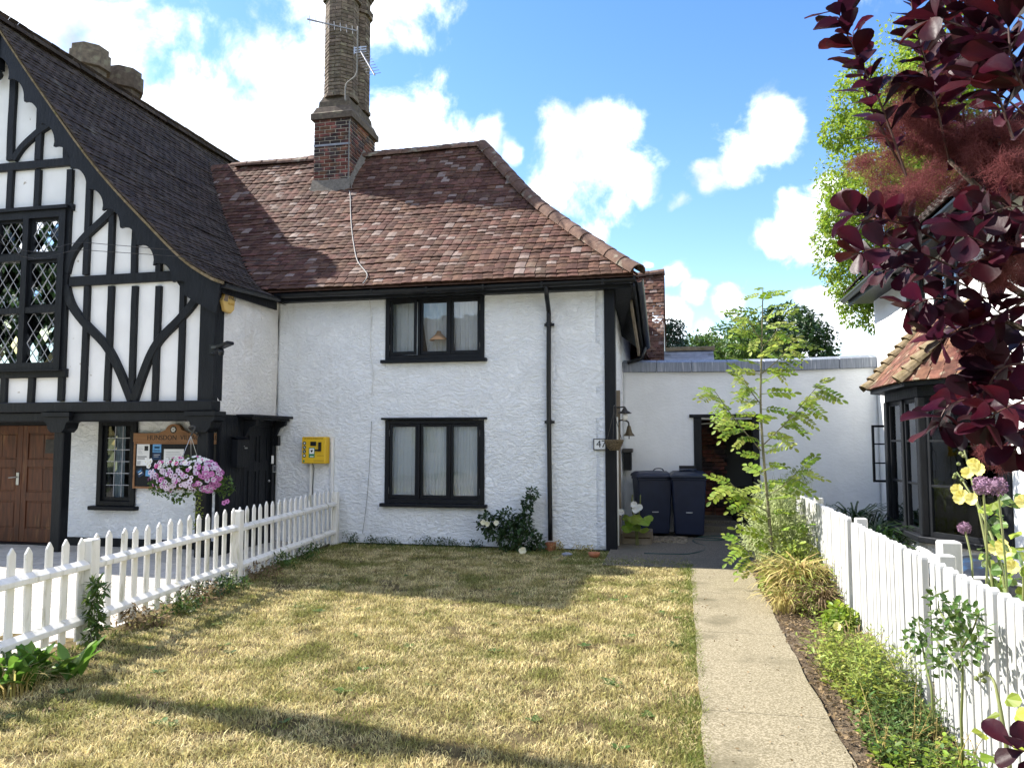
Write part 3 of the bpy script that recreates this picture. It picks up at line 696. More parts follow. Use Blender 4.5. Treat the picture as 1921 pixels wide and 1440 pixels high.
curtain('curtain', 'net curtain behind the middle light of the downstairs cottage window', -4.05, -3.48, .6, 2.0, YF+.14, .010, 12, seed=5)
curtain('curtain', 'net curtain behind the right light of the downstairs cottage window', -3.52, -2.95, .6, 2.0, YF+.135, .010, 12, seed=6)
lp = thing('pendant_lamp', 'peach conical lampshade hanging inside the upstairs cottage window', 'lamp', (-3.76, YF+.13, 3.10))
MB().lathe([(.03, .34), (.045, .30), (.15, .20), (.155, .19), (.148, .19), (.03, .29)], (-3.76, YF+.12, 3.04), 18).build('lamp_shade', 'lampshade', lp, smooth=True)
MB().tube([(-3.76, YF+.12, 3.36), (-3.76, YF+.12, 3.86)], .005, 6).build('flex', 'white_plastic', lp)

# ------------------------------------------------------------------ chimneys
def brick_mesh(L, W, H): return MB().box(-L/2, L/2, -W/2, W/2, 0, H).mesh('brick', bevel=.005)
def chimney(parent, cx0, cx1, cy0, cy1, z0, zb, ztop, shafts, rad, limit):
    ch = MB().box(cx0+.002, cx1-.002, cy0+.002, cy1-.002, z0, zb).build('chimney', 'mortar', parent)
    count = [0]; me = {}; extra = MB()
    def put(L, W, mw, m, vis):
        if vis and count[0] < limit:
            key = (round(L, 3), m)
            if key not in me: me[key] = brick_mesh(L, W, .060)
            link('brick', me[key], m, ch, mw); count[0] += 1
        else:
            c = [mw @ Vector(p) for p in [(-L/2,-W/2,0),(L/2,-W/2,0),(L/2,W/2,0),(-L/2,W/2,0),(-L/2,-W/2,.065),(L/2,-W/2,.065),(L/2,W/2,.065),(-L/2,W/2,.065)]]
            (extra if m == 'brick' else extra2).add(c, [(0,3,2,1),(4,5,6,7),(0,1,5,4),(1,2,6,5),(2,3,7,6),(3,0,4,7)])
    extra2 = MB()
    z = z0; r = 0
    def face(p, d, nrm, L, z, r, m, vis):
        x = -(.1125 if r % 2 else 0)
        while x < L-.02:
            a, b = max(x, 0), min(x+.225, L); l = b-a-.017
            if l > .04:
                jit = rng.uniform(-.003, .004)
                c = p+d*((a+b)/2)+nrm*(jit-.03); a3 = math.atan2(d.y, d.x)
                put(l, .08, at((c.x, c.y, z), Matrix.Rotation(a3, 4, 'Z')), m, vis)
            x += .225
    while z < zb-.03:
        face(V(cx0, cy0, 0), V(1, 0, 0), V(0, -1, 0), cx1-cx0, z, r, 'brick', True)
        face(V(cx1, cy0, 0), V(0, 1, 0), V(1, 0, 0), cy1-cy0, z, r+1, 'brick', True)
        face(V(cx0, cy0, 0), V(0, 1, 0), V(-1, 0, 0), cy1-cy0, z, r+1, 'brick', False)
        face(V(cx0, cy1, 0), V(1, 0, 0), V(0, 1, 0), cx1-cx0, z, r, 'brick', False)
        z += .0755; r += 1
    # oversailing band and weathered slope up to the shafts
    prof = [(.06, 0), (.06, .12), (.03, .15), (-.02, .27), (-.05, .29), (-.06, .40), (-.12, .52)]
    k = 0
    for (e0, h0), (e1, h1) in zip(prof, prof[1:]):
        v = []
        for e, h in ((e0, h0), (e1, h1)): v += [(cx0-e, cy0-e, zb+h), (cx1+e, cy0-e, zb+h), (cx1+e, cy1+e, zb+h), (cx0-e, cy1+e, zb+h)]
        MB().add(v, [(0,1,5,4),(1,2,6,5),(2,3,7,6),(3,0,4,7),(0,3,2,1),(4,5,6,7)]).build('shoulder_course', 'brick_grey', ch)
    zs = zb+.50
    for (sx, sy) in shafts:
        MB().lathe([(rad-.02, 0), (rad-.02, ztop-zs)], (sx, sy, zs), 8, phase=math.pi/8).build('shaft_core', 'mortar_dark', ch)
        side = 2*rad*math.sin(math.pi/8); ap = rad*math.cos(math.pi/8)
        z = zs; r = 0
        bands = ((ztop-.62, ztop-.50, .05), (ztop-.28, ztop-.16, .03), (ztop-.16, ztop, .07))
        while z < ztop-.05:
            e = sum(w for a, b, w in bands if a <= z < b)
            if zs <= z < zs+.06: e = .03
            for q in range(8):
                g = q*math.pi/4; d = V(-math.sin(g), math.cos(g), 0); nn = V(math.cos(g), math.sin(g), 0)
                sp = (.0,) if r % 2 else (-.5, .5)
                s2 = side*(ap+e)/ap
                for s in sp:
                    l = (s2-.008) if r % 2 else s2/2-.010
                    c = V(sx, sy, 0)+nn*(ap+e-.04+rng.uniform(-.004, .005))+d*(s*s2/2)
                    put(l, .08, at((c.x, c.y, z), Matrix.Rotation(math.atan2(d.y, d.x), 4, 'Z')), 'brick_grey', nn.y < -.2 and sy == shafts[0][1])
            z += .0745; r += 1
    if extra.v: o = extra.build('brick_rest', 'brick', ch); o['kind'] = 'stuff'
    if extra2.v: o = extra2.build('shaft_brick_rest', 'brick_grey', ch); o['kind'] = 'stuff'
    return ch
KX0, KX1, KY0, KY1 = -7.04, -6.28, 13.70, 14.95
chim = chimney(cot, KX0, KX1, KY0, KY1, 6.35, 7.98, 11.15, [(-6.66, 14.06), (-6.66, 14.66)], .335, 300)
# mortar fillet where the stack meets the tiles
fl = MB(); e = .06
fl.add([(KX0-.03, KY0-.12, cz(KY0-.12-EY)+.02), (KX1+.05, KY0-.12, cz(KY0-.12-EY)+.02), (KX1+.05, KY0-.005, cz(KY0-EY)+.17), (KX0-.03, KY0-.005, cz(KY0-EY)+.17)], [(0, 1, 2, 3)])
fl.add([(KX1+.10, KY0-.12, cz(KY0-.12-EY)+.02), (KX1+.10, RY, RZ+.05), (KX1+.008, RY, RZ+.16), (KX1+.008, KY0-.02, cz(KY0-EY)+.16)], [(0, 1, 2, 3)])
fl.build('flaunching', 'mortar_dark', chim)
# earthing strap and cables on the stack
MB().box(KX0-.012, KX1+.012, KY0-.016, KY0-.010, 7.44, 7.48).build('strap', 'aerial_metal', chim)
def roof_pt(u, v, lift=.06):
    d = ray(u, v); best = None
    for k in range(400):
        y = EY+3.1*k/399; p = CAM+d*(y/d.y)
        if p.z <= cz(y-EY)+lift: return p
    return CAM+d*((EY+3.1)/d.y)
cab = MB().tube(bez([(KX1-.01, KY0-.02, 7.9), (KX1-.015, KY0-.02, 7.2), (KX1-.01, KY0-.03, 6.62)]+[roof_pt(u, v) for u, v in ((657, 366), (658, 400), (660, 430), (664, 460), (671, 490), (689, 515), (681, 532))], 6), .010, 6).build('aerial_cable', 'cable_grey', None)
tag(cab, 'grey aerial cable running from the cottage chimney down the roof tiles', 'cable')
# aerials
def yagi(lab, base, tip, n, el, up, parentloc):
    t = thing('television_aerial', lab, 'aerial', parentloc, 'aerials on the cottage chimney')
    base, tip, up = Vector(base), Vector(tip), Vector(up).normalized()
    MB().bar(base, tip, .022, .022).build('boom', 'aerial_metal', t)
    for k in range(n):
        p = base.lerp(tip, (k+.6)/n); MB().tube([p-up*el/2, p+up*el/2], .006, 5).build('element', 'aerial_metal', t)
    return t
mp = atY(690, 160, 13.66); mtop = atY(670, 50, 13.66)
A1 = atY(668, 58, 13.60); A0 = atY(576, 36, 12.9)
t1 = yagi('television aerial with upright rods pointing left from the chimney mast', A1, A0, 8, .17, (-.1, 0, 1), (A1.x, A1.y, A1.z))
MB().tube(bez([atY(648, 190, 13.62), atY(648, 165, 13.62), atY(652, 155, 13.62), atY(668, 140, 13.62), atY(670, 110, 13.62), atY(671, 50, 13.62)], 5), .014, 8).build('mast', 'cable_grey', t1, smooth=True)
B1 = atY(676, 95, 13.62); B0 = atY(703, 141, 13.0)
t2 = yagi('television aerial with cross rods pointing right from the chimney mast', B1, B0, 9, .26, (1, .1, .12), (B1.x, B1.y, B1.z))
c = atY(675, 93, 13.62)
mb = MB()
for dz in (-.05, 0, .05): mb.box(c.x-.13, c.x+.13, c.y+.01, c.y+.02, c.z+dz-.012, c.z+dz+.012)
mb.box(c.x-.13, c.x-.11, c.y+.005, c.y+.025, c.z-.07, c.z+.07).box(c.x+.0, c.x+.02, c.y+.005, c.y+.025, c.z-.07, c.z+.07).build('reflector', 'metal_grey', t2)
# ------------------------------------------------------------------ village hall (timber-framed gable)
YG, YH = 9.75, 10.42; XC = HAX; HXW = -6.5; HXL = 2*XC-HXW
hall = thing('village_hall', 'black and white timber-framed hall with scalloped bargeboards and brown tiled roof', 'hall', (XC, YG, 0))
def roof_line(x, d=.10):
    h = HE-x if x > XC else HE-(2*XC-x); return hz(max(0, h))-d
def gz(u, v, y=YG): p = atY(u, v, y); return p.x, p.z
WR = gz(117, 600)[0]; WL = 2*XC-WR; WT = gz(112, 393)[1]; WB = 2.70
fy = lambda a, b, t: (a, t, b)
def roofpoly(x0, x1, z0, n=12):
    xs = np.linspace(x1, x0, n); return [(x0, z0), (x1, z0)]+[(x, roof_line(x)) for x in xs]
mb = MB()
mb.prism(roofpoly(WR, HXW, 2.15), fy, YG+.055, YG+.2); mb.prism(roofpoly(HXL, WL, 2.15), fy, YG+.055, YG+.2)
mb.prism([(WL, WT)]+[(WR, WT)]+[(x, roof_line(x)) for x in np.linspace(WR, WL, 15)], fy, YG+.055, YG+.2)
mb.prism([(WL, 2.15), (WR, 2.15), (WR, WB), (WL, WB)], fy, YG+.055, YG+.2)
mb.build('gable_wall', 'panel_white', hall)
# timbers, each its own piece
def px_w(u, v): return abs(gz(u+1, v)[0]-gz(u, v)[0])
def timber(name, pts, w, mirror=True, d=.0, dep=.075):
    n = len(pts); out = []
    for sgn in ((1, -1) if mirror else (1,)):
        P = [Vector((p[0] if sgn > 0 else 2*XC-p[0], 0, p[1])) for p in pts]
        if n > 2: P = bez(P, 7)
        L, Rr = [], []
        for i, p in enumerate(P):
            t = (P[min(i+1, len(P)-1)]-P[max(i-1, 0)]).normalized(); nn = Vector((t.z, 0, -t.x))
            j = .005*noise.noise(p*3+Vector((w, 0, 0))); L.append((p.x+nn.x*(w/2+j), p.z+nn.z*(w/2+j))); Rr.append((p.x-nn.x*(w/2-j), p.z-nn.z*(w/2-j)))
        mb = MB(); m = len(P)
        v = []
        for (a, b), (c, e) in zip(L, Rr):
            v += [(a, YG-d, b), (c, YG-d, e), (c, YG+dep, e), (a, YG+dep, b)]
        f = [(0, 1, 2, 3), tuple(4*(m-1)+k for k in (3, 2, 1, 0))]
        for i in range(m-1):
            for k in range(4): f.append((4*i+k, 4*(i+1)+k, 4*(i+1)+(k+1) % 4, 4*i+(k+1) % 4))
        out.append(mb.add(v, f).build(name, 'black_paint', hall, bevel=.006))
    return out
def stud(u, v0, v1, wpx, mirror=True, d=0.0):
    x0, z0 = gz(u, v0); x1, z1 = gz(u, v1); x = (x0+x1)/2; w = wpx*px_w(u, v0)
    k = int((abs(x)*37) % 5)*.0012
    xm = [(x+.003*math.sin(x*9), z0), ((x0+x1)/2+.006*math.sin(x*5), (z0+z1)/2), (x, z1)]
    return timber('stud', xm, w, mirror, d+k)
zr1 = gz(230, 523)[1]; zr2 = gz(80, 307)[1]
for u in (21.5, 72, 124): stud(u, 100 if u < 30 else (190 if u < 80 else 262), 300, 12, mirror=(u > 30))
for u in (17, 68): stud(u, 318, 392, 10.5, mirror=(u > 30))
stud(121, 318, 752, 11)
for u, vt in ((163, 312), (207, 367), (251, 430), (296, 478)): stud(u, vt, 515, 10.5)
for u in (157.5, 202.5, 248, 292, 338.5): stud(u, 536, 752, 10.5)
for u in (5, 56): stud(u, 702, 756, 11, mirror=(u > 20))
timber('corner_post', [(HXW-.12, 2.18), (HXW-.12, 3.92)], .25, True, .012, .215)
timber('rail', [(2*XC-gz(158, 298)[0], zr2), (gz(158, 298)[0], zr2)], .125, False, .006)
timber('rail', [(WR+.09, zr1), (gz(345, 515)[0], zr1+.01)], .145, True, .007)
timber('rail', [(WL-.1, WB-.05), (WR+.1, WB-.05)], .13, False, .016)
timber('rail', [(WL-.1, WT+.03), (WR+.1, WT+.03)], .10, False, .010)
timber('brace', [gz(123, 512), gz(133, 478), gz(158, 444), gz(193, 411), gz(228, 376)], .115, True, .009)
timber('brace', [gz(24, 300), gz(40, 276), gz(66, 251), gz(92, 232), gz(112, 214)], .105, True, .009)
timber('brace', [gz(122, 536), gz(133, 572), gz(157, 605), gz(197, 648), gz(222, 694), gz(245, 752)], .12, True, .009)
timber('brace', [gz(376, 540), gz(360, 570), gz(338, 596), gz(296, 640), gz(271, 690), gz(249, 752)], .12, True, .011)
# bargeboards with cusped lower edge, undercloak of mortar, pendant
def board(sgn):
    top = []; low = []
    for i in range(161):
        h = -.02+4.04*i/160; x = HE-h; z = hz(max(0, h)); sl = (hz(min(4.02, h+.05))-hz(max(0, h-.05)))/.1; ln = math.hypot(1, sl)
        s = i/160*5.9
        d = .40-.155*abs(math.sin(math.pi*s/.43))**.55
        if h < .42: d = .40
        top.append((x, z-.045)); low.append((max(x-d*sl/ln*.80, XC+.01) if h > 3.4 else x-d*sl/ln*.80, z-.045-d/ln*1.05))
    poly = top+low[::-1]
    if sgn < 0: poly = [(2*XC-a, b) for a, b in poly][::-1]
    MB().prism(poly, fy, YG-.15, YG-.105).build('bargeboard', 'black_paint', hall)
    poly = [(x, z-.004) for x, z in [(HE-h, hz(max(0, h))) for h in np.linspace(-.03, 4.02, 40)]]
    poly = poly+[(x, z-.045) for x, z in poly[::-1]]
    if sgn < 0: poly = [(2*XC-a, b) for a, b in poly][::-1]
    MB().prism(poly, fy, YG-.22, YG-.07).build('verge', 'stone_moss', hall)
    # boarded eaves foot where the bargeboard dies into the corner post
    poly = [(HXW+.07, 3.68), (HXW+.05, 3.90), (HXW-.75, 4.36), (HXW-.62, 3.98), (HXW-.40, 3.70)]
    if sgn < 0: poly = [(2*XC-a, b) for a, b in poly][::-1]
    MB().prism(poly, fy, YG-.10, YG+.03).build('eaves_foot', 'black_paint', hall)
board(1); board(-1)
MB().box(XC-.07, XC+.07, YG-.17, YG-.03, 7.42, 8.10).lathe([(.02, 0), (.07, .06), (.09, .12), (.05, .2)], (XC, YG-.10, 7.24), 8).build('pendant', 'black_paint', hall)
# roof slopes
rb = MB(); n = 24
for sgn in (1, -1):
    vs = []; fs = []
    for k in range(n+1):
        h = 4.02*k/n; x = HE-h if sgn > 0 else 2*XC-(HE-h); vs += [(x, YG-.2, hz(h)-.03), (x, 17.5, hz(h)-.03)]
    for k in range(n): fs.append((2*k, 2*k+1, 2*k+3, 2*k+2))
    rb.add(vs, fs)
hroof = rb.build('roof', 'tile_brown', hall)
def cot_y(z): return EY+float(np.interp(z, [p[1] for p in CPROF], [p[0] for p in CPROF]))
tile_field(hroof, lambda a, h, z: Vector((HE-h, a, z)), (0, 1, 0), (-1, 0, 0), HPROF, .1, lambda h, z: YG-.23, lambda h, z: (cot_y(z)+.25) if z < RZ else 17.4, 'tile_brown', 300, lambda p: p.y-.25*p.z, jit=.8)
tile_field(hroof, lambda a, h, z: Vector((2*XC-(HE-h), a, z)), (0, 1, 0), (1, 0, 0), HPROF, .1, lambda h, z: YG-.23, lambda h, z: 17.4, 'tile_brown', jit=.8)
half_round(hroof, [(XC, y, HAZ+.03) for y in np.linspace(YG-.22, 17.3, 8)], .12, 'tile_brown', .33)
gutter(hall, [(HE+.035, YG-.12, 3.86), (HE+.035, EY-.02, 3.93)])
MB().box(HE-.06, HE-.03, YG-.02, EY+.06, 3.75, 3.88).build('fascia', 'black_paint', hall)
MB().box(HXW, HE-.062, YG+.02, EY+.1, 3.78, 3.80).build('soffit', 'black_paint', hall)
# hall chimney behind the ridge
hch = MB().box(XC-.95, XC-.1, 11.5, 13.2, 6.8, 8.1).build('chimney', 'brick_grey', hall)
mbx = MB()
for cy, zt in ((11.9, 8.93), (12.8, 8.93)):
    prof = [(.30, 7.6), (.30, zt-.42), (.37, zt-.40), (.37, zt-.12), (.33, zt-.1), (.33, zt), (.22, zt), (.22, zt-.2)]
    MB().lathe(prof, (XC-.34, cy, 0), 8, phase=math.pi/8).build('chimney_shaft', 'brick_grey', hch)
# side wall to the cottage, ground-floor wall set back under the jetty
mb = MB(); wall(mb, (HXW, YG+.1, 2.0), (0, 1, 0), YF-YG-.1, 1.95, [], (1, 0, 0), .2, .05, .015); mb.build('side_wall', 'plaster_warm', hall, smooth=True)
MB().box(HXW-.2, HXW-.03, 11.36, YF, 0, 2.0).build('side_wall_pier', 'plaster_warm', hall)
mb = MB(); wall(mb, (HXL, YG+.3, 0), (0, 1, 0), 7.2, 3.95, [], (-1, 0, 0), .2); mb.build('far_side_wall', 'plaster_warm', hall)
gwx0, gwx1 = atY(186, 870, YH).x, atY(257, 870, YH).x; gwz0, gwz1 = atY(220, 948, YH).z, atY(220, 789, YH).z
dL, dR = XC-.80, XC+.80
mb = MB(); wall(mb, (HXL, YH, .13), (1, 0, 0), HXW-.1-HXL, 2.0, [(gwx0-HXL, gwx1-HXL, gwz0-.13, gwz1-.13), (dL-HXL, dR-HXL, -.05, 1.80)], (0, -1, 0), .25, .05, .014); mb.build('ground_floor_wall', 'plaster', hall, smooth=True)
MB().box(HXL, dL-.05, YH-.03, YH+.2, 0, .14).build('plinth', 'black_paint', hall)
MB().box(dR+.05, HXW-.1, YH-.03, YH+.2, 0, .14).build('plinth', 'black_paint', hall)
MB().box(HXL+.1, HXW-.05, YG+.06, 16.5, 2.12, 2.2).build('jetty_floor', 'black_paint', hall)
MB().box(HXL+.3, HXW-.3, 13.2, 13.3, 0, 6).build('inner_wall', 'room_dark', hall)
MB().box(HXL-.02, HXW+.02, YG-.07, YG+.16, 2.06, 2.21).build('bressumer', 'black_paint', hall, bevel=.012)
MB().box(HXL, HXW+.0, YG-.02, YG+.13, 1.92, 2.065).build('bressumer_moulding', 'black_paint', hall, bevel=.02)
for k in (1, -1):
    for u in (110, 380):
        x = atY(u, 900, YG).x; x = x if k > 0 else 2*XC-x
        c = MB().box(x-.085, x+.085, YG-.04, YG+.13, 0, 1.92).build('column', 'black_paint', hall, bevel=.014)
        mb = MB()
        mb.prism([(x-.22, 1.99), (x+.22, 1.99), (x+.22, 1.93), (x+.17, 1.90), (x+.15, 1.82), (x+.09, 1.76), (x-.09, 1.76), (x-.15, 1.82), (x-.17, 1.90), (x-.22, 1.93)], fy, YG-.095, YG+.16)
        mb.box(x-.24, x+.24, YG-.12, YG+.16, 1.995, 2.055).build('capital', 'black_paint', c)
# double doors of varnished boards
fr = MB().box(dL-.07, dL, YH-.03, YH+.12, 0, 1.97).box(dR, dR+.07, YH-.03, YH+.12, 0, 1.97).box(dL, dR, YH-.03, YH+.12, 1.885, 1.97).build('door_frame', 'black_paint', hall, bevel=.006)
def door_leaf(x0, x1):
    y = YH+.03; d = MB().box(x0, x1, y+.02, y+.05, .03, 1.88).build('door', 'wood_door', hall)
    w = .10
    for a, b, c, e in ((x0, x0+w, .03, 1.88), (x1-w, x1, .03, 1.88)): MB().box(a, b, y, y+.0195, c, e).build('stile', 'wood_door', d, bevel=.004)
    rails = [(.03, .24), (.68, .82), (1.22, 1.34), (1.76, 1.88)]
    for a, b in rails: MB().box(x0+w+.0005, x1-w-.0005, y+.001, y+.0195, a, b).build('door_rail', 'wood_door', d, bevel=.004)
    for (a, b), (c, e) in zip(rails, rails[1:]):
        mid = (x0+x1)/2
        for p, q in ((x0+w+.025, mid-.003), (mid+.003, x1-w-.025)): MB().box(p, q, y+.008, y+.0195, b+.025, c-.025).build('panel', 'wood_door', d, bevel=.007)
    return d
d1 = door_leaf(dL+.004, XC-.003); door_leaf(XC+.003, dR-.004)
MB().box(XC-.085, XC-.035, YH+.012, YH+.029, .93, 1.13).build('handle_plate', 'metal_grey', d1, bevel=.003)
MB().tube([(XC-.055, YH+.02, 1.06), (XC-.055, YH-.02, 1.06), (XC-.19, YH-.025, 1.045)], .010, 6).build('handle', 'metal_grey', d1)
hx, hzz = atY(93, 837, YH).x, atY(93, 837, YH).z
MB().box(hx-.09, hx+.09, YH+.012, YH+.029, hzz-.11, hzz+.11).box(hx-.07, hx+.07, YH+.008, YH+.0119, hzz-.09, hzz+.09).build('letter_plate', 'iron', d1)
MB().box(dL-.05, dR+.05, YH-.13, YH+.2, 0, .028).build('threshold', 'black_paint', hall)
# ground-floor window, leaded in squares
def rect_frame(mb, x0, x1, z0, z1, y0, y1, w):
    return mb.box(x0, x0+w, y0, y1, z0, z1).box(x1-w, x1, y0, y1, z0, z1).box(x0+w, x1-w, y0, y1, z1-w, z1).box(x0+w, x1-w, y0, y1, z0, z0+w)
gw = rect_frame(MB(), gwx0, gwx1, gwz0, gwz1, YH-.05, YH+.12, .075).build('window', 'black_paint', hall, bevel=.006)
rect_frame(MB(), gwx0+.077, gwx1-.077, gwz0+.077, gwz1-.03, YH-.01, YH+.03, .055).build('casement', 'black_paint', gw, bevel=.004)
MB().box(gwx0-.09, gwx1+.07, YH-.12, YH+.01, gwz0-.065, gwz0-.003).build('sill', 'black_paint', gw, bevel=.012)
ax0, ax1, az0, az1 = gwx0+.134, gwx1-.134, gwz0+.134, gwz1-.087
cm = MB()
for k in range(1, 3): x = lerp(ax0, ax1, k/3); cm.box(x-.006, x+.006, YH+.003, YH+.013, az0, az1)
for k in range(1, 6): z = lerp(az0, az1, k/6); cm.box(ax0, ax1, YH+.002, YH+.0135, z-.006, z+.006)
cm.build('lead_cames', 'lead_came', gw)
for i in range(3):
    for j in range(6):
        a, b, c, e = lerp(ax0, ax1, i/3), lerp(ax0, ax1, (i+1)/3), lerp(az0, az1, j/6), lerp(az0, az1, (j+1)/6)
        t = [rng.uniform(-.002, .002) for _ in range(4)]
        MB().add([(a, YH+.008+t[0], c), (b, YH+.008+t[1], c), (b, YH+.008+t[2], e), (a, YH+.008+t[3], e)], [(0, 1, 2, 3)]).build('pane', 'glass_old', gw)
curtain('curtain', 'pale curtain at the left side of the leaded hall window', gwx0+.1, gwx0+.27, gwz0, gwz1, YH+.22, .02, 2, seed=8)
# gable window: four lights wide, three high, diamond leaded
ww = rect_frame(MB(), WL, WR, WB, WT, YG-.03, YG+.16, .115)
U0, U1 = WL+.115, WR-.115; mull = [lerp(U0, U1, k/4) for k in range(5)]
tz = [WB+.115, gz(60, 582)[1], gz(60, 483)[1], WT-.115]
for k in (1, 2, 3): ww.box(mull[k]-.05, mull[k]+.05, YG-.032, YG+.15, WB+.116, WT-.116)
for j in (1, 2):
    for k in range(4): ww.box(mull[k]+(.05 if k else 0)+.0005, mull[k+1]-(.05 if k < 3 else 0)-.0005, YG-.025, YG+.15, tz[j]-.045, tz[j]+.045)
ww = ww.build('window', 'black_paint', hall); ww['label'] = 'large mullioned gable window with diamond leaded panes'
MB().box(WL-.05, WR+.05, YG-.09, YG+.05, WB-.02, WB-.003).build('sill', 'black_paint', ww)
MB().box(WL-.05, WR+.05, YG-.07, YG+.05, WT+.003, WT+.05).build('head_mould', 'black_paint', ww)
def clip(poly, x0, x1, z0, z1):
    for ax, lim, s in ((0, x0, 1), (0, x1, -1), (1, z0, 1), (1, z1, -1)):
        out = []
        for i in range(len(poly)):
            a, b = poly[i-1], poly[i]; da, db = (a[ax]-lim)*s, (b[ax]-lim)*s
            if (da >= 0) != (db >= 0): t = da/(da-db); out.append((a[0]+(b[0]-a[0])*t, a[1]+(b[1]-a[1])*t))
            if db >= 0: out.append(b)
        poly = out
        if len(poly) < 3: return None
    return poly
for k in range(4):
    for j in range(3):
        x0, x1 = mull[k]+(.05 if k else 0), mull[k+1]-(.05 if k < 3 else 0); z0, z1 = tz[j]+(.045 if j else 0), tz[j+1]-(.045 if j < 2 else 0)
        if j == 2 or (j == 1 and k in (0, 3)):
            rect_frame(MB(), x0+.002, x1-.002, z0+.002, z1-.002, YG+.02, YG+.06, .04).build('casement', 'black_paint', ww); x0 += .043; x1 -= .043; z0 += .043; z1 -= .043
        dw, dh = (x1-x0)/2.5, (x1-x0)/2.5*1.42; y = YG+.045
        lead = MB()
        nz = int((z1-z0)/dh)+3
        for a in range(-1, 7):
            for b in range(-1, 2*nz):
                cx = x0+a*dw+(dw/2 if b % 2 else 0); cz_ = z0+b*dh/2
                pg = clip([(cx-dw/2, cz_), (cx, cz_-dh/2), (cx+dw/2, cz_), (cx, cz_+dh/2)], x0, x1, z0, z1)
                if not pg: continue
                ar = abs(sum(pg[i-1][0]*pg[i][1]-pg[i][0]*pg[i-1][1] for i in range(len(pg))))/2
                if ar < .0012: continue
                tx, tzz = rng.gauss(0, .03), rng.gauss(0, .03)
                MB().add([(p[0], y+(p[0]-cx)*tx+(p[1]-cz_)*tzz, p[1]) for p in pg], [tuple(range(len(pg)))]).build('pane', 'glass_old', ww)
        for sg in (1, -1):
            for c in range(-14, 15):
                p = (x0+c*dw/1.0, z0); L = (z1-z0)
                q = (p[0]+sg*L/dh*dw, z1)
                # cut the came to the light
                ta, tb = 0.0, 1.0; dx_ = q[0]-p[0]
                t0, t1 = (x0-p[0])/dx_, (x1-p[0])/dx_
                if t0 > t1: t0, t1 = t1, t0
                ta, tb = max(ta, t0), min(tb, t1)
                if tb-ta > .03: lead.bar((p[0]+dx_*ta, y-.004, z0+L*ta), (p[0]+dx_*tb, y-.004, z0+L*tb), .006, .010, up=(0, 1, 0))
        lead.build('lead_cames', 'lead_came', ww)
# side entrance: black boarding, door with hood
MB().box(HXW-.02, HXW+.03, YG+.14, 10.50, 0, 2.02).build('side_boarding', 'black_paint', hall)
for k in range(5):
    y = YG+.16+k*.135; MB().box(HXW+.031, HXW+.040, y, y+.125, .02, 1.98).build('board', 'black_paint', hall, bevel=.003)
sy0, sy1 = 10.52, 11.40
MB().box(HXW-.02, HXW+.045, sy0, sy0+.07, 0, 1.95).box(HXW-.02, HXW+.045, sy1-.07, sy1, 0, 1.95).box(HXW-.02, HXW+.045, sy0+.07, sy1-.07, 1.86, 1.95).build('side_door_frame', 'black_paint', hall)
sd = MB().box(HXW-.03, HXW+.005, sy0+.072, sy1-.072, .02, 1.858).build('side_door', 'black_paint', hall)
for a, b, c, e in ((sy0+.17, (sy0+sy1)/2-.04, 1.30, 1.72), ((sy0+sy1)/2+.04, sy1-.17, 1.30, 1.72), (sy0+.17, (sy0+sy1)/2-.04, .25, 1.18), ((sy0+sy1)/2+.04, sy1-.17, .25, 1.18)):
    mb = MB(); w = .02
    mb.box(HXW+.006, HXW+.016, a, a+w, c, e).box(HXW+.006, HXW+.016, b-w, b, c, e).box(HXW+.006, HXW+.016, a+w, b-w, e-w, e).box(HXW+.006, HXW+.016, a+w, b-w, c, c+w).build('panel_mould', 'black_paint', sd)
MB().lathe([(.012, 0), (.018, .01), (.02, .02), (.01, .035)], (HXW+.03, sy1-.13, .98), 10).build('knob', 'metal_grey', sd)
hd = MB().box(HXW-.0, HXW+.30, sy0-.20, sy1+.16, 1.99, 2.03).box(HXW, HXW+.25, sy0-.14, sy1+.10, 1.955, 1.9895).build('door_hood', 'black_paint', hall, bevel=.006)
for y in (sy0-.02, sy1-.03):
    pg = [(0, 1.95), (.22, 1.95), (.20, 1.88), (.10, 1.84), (.05, 1.74), (0, 1.66)]
    MB().prism([(HXW+.046+a, b) for a, b in pg], lambda a, b, t: (a, t, b), y-.03, y+.03).build('hood_bracket', 'black_paint', hd)
# things fixed to the hall
def boxpart(name, m, lab, cat, x0, x1, y0, y1, z0, z1, bev=.004):
    o = MB().box(x0, x1, y0, y1, z0, z1).build(name, m, None, bevel=bev); return tag(o, lab, cat)
t = thing('post_box', 'black wall post box beside the dark side door of the hall', 'post box', (HXW+.04, 10.3, 1.1))
MB().box(HXW+.042, HXW+.16, 10.16, 10.46, 1.25, 1.66).build('body', 'black_paint', t, bevel=.008)
MB().add([(HXW+.041, 10.14, 1.70), (HXW+.18, 10.14, 1.665), (HXW+.18, 10.48, 1.665), (HXW+.041, 10.48, 1.70)], [(0, 1, 2, 3)]).build('lid', 'black_paint', t)
MB().box(HXW+.16, HXW+.166, 10.33, 10.40, 1.52, 1.54).box(HXW+.16, HXW+.166, 10.31, 10.325, 1.55, 1.565).build('lock', 'metal_grey', t)
kp = boxpart('key_safe', 'black_plastic', 'small black box on the door post at the cottage corner', 'key safe', HXW+.047, HXW+.13, 11.36, 11.43, 1.56, 1.72)
pn = boxpart('notice', 'paper', 'small white notice on the side door post', 'notice', HXW+.047, HXW+.050, 11.30, 11.37, 1.27, 1.40, 0)
ic = thing('intercom', 'grey-rimmed intercom below the small white notice on the door post', 'intercom', (HXW+.05, 11.37, 1.2))
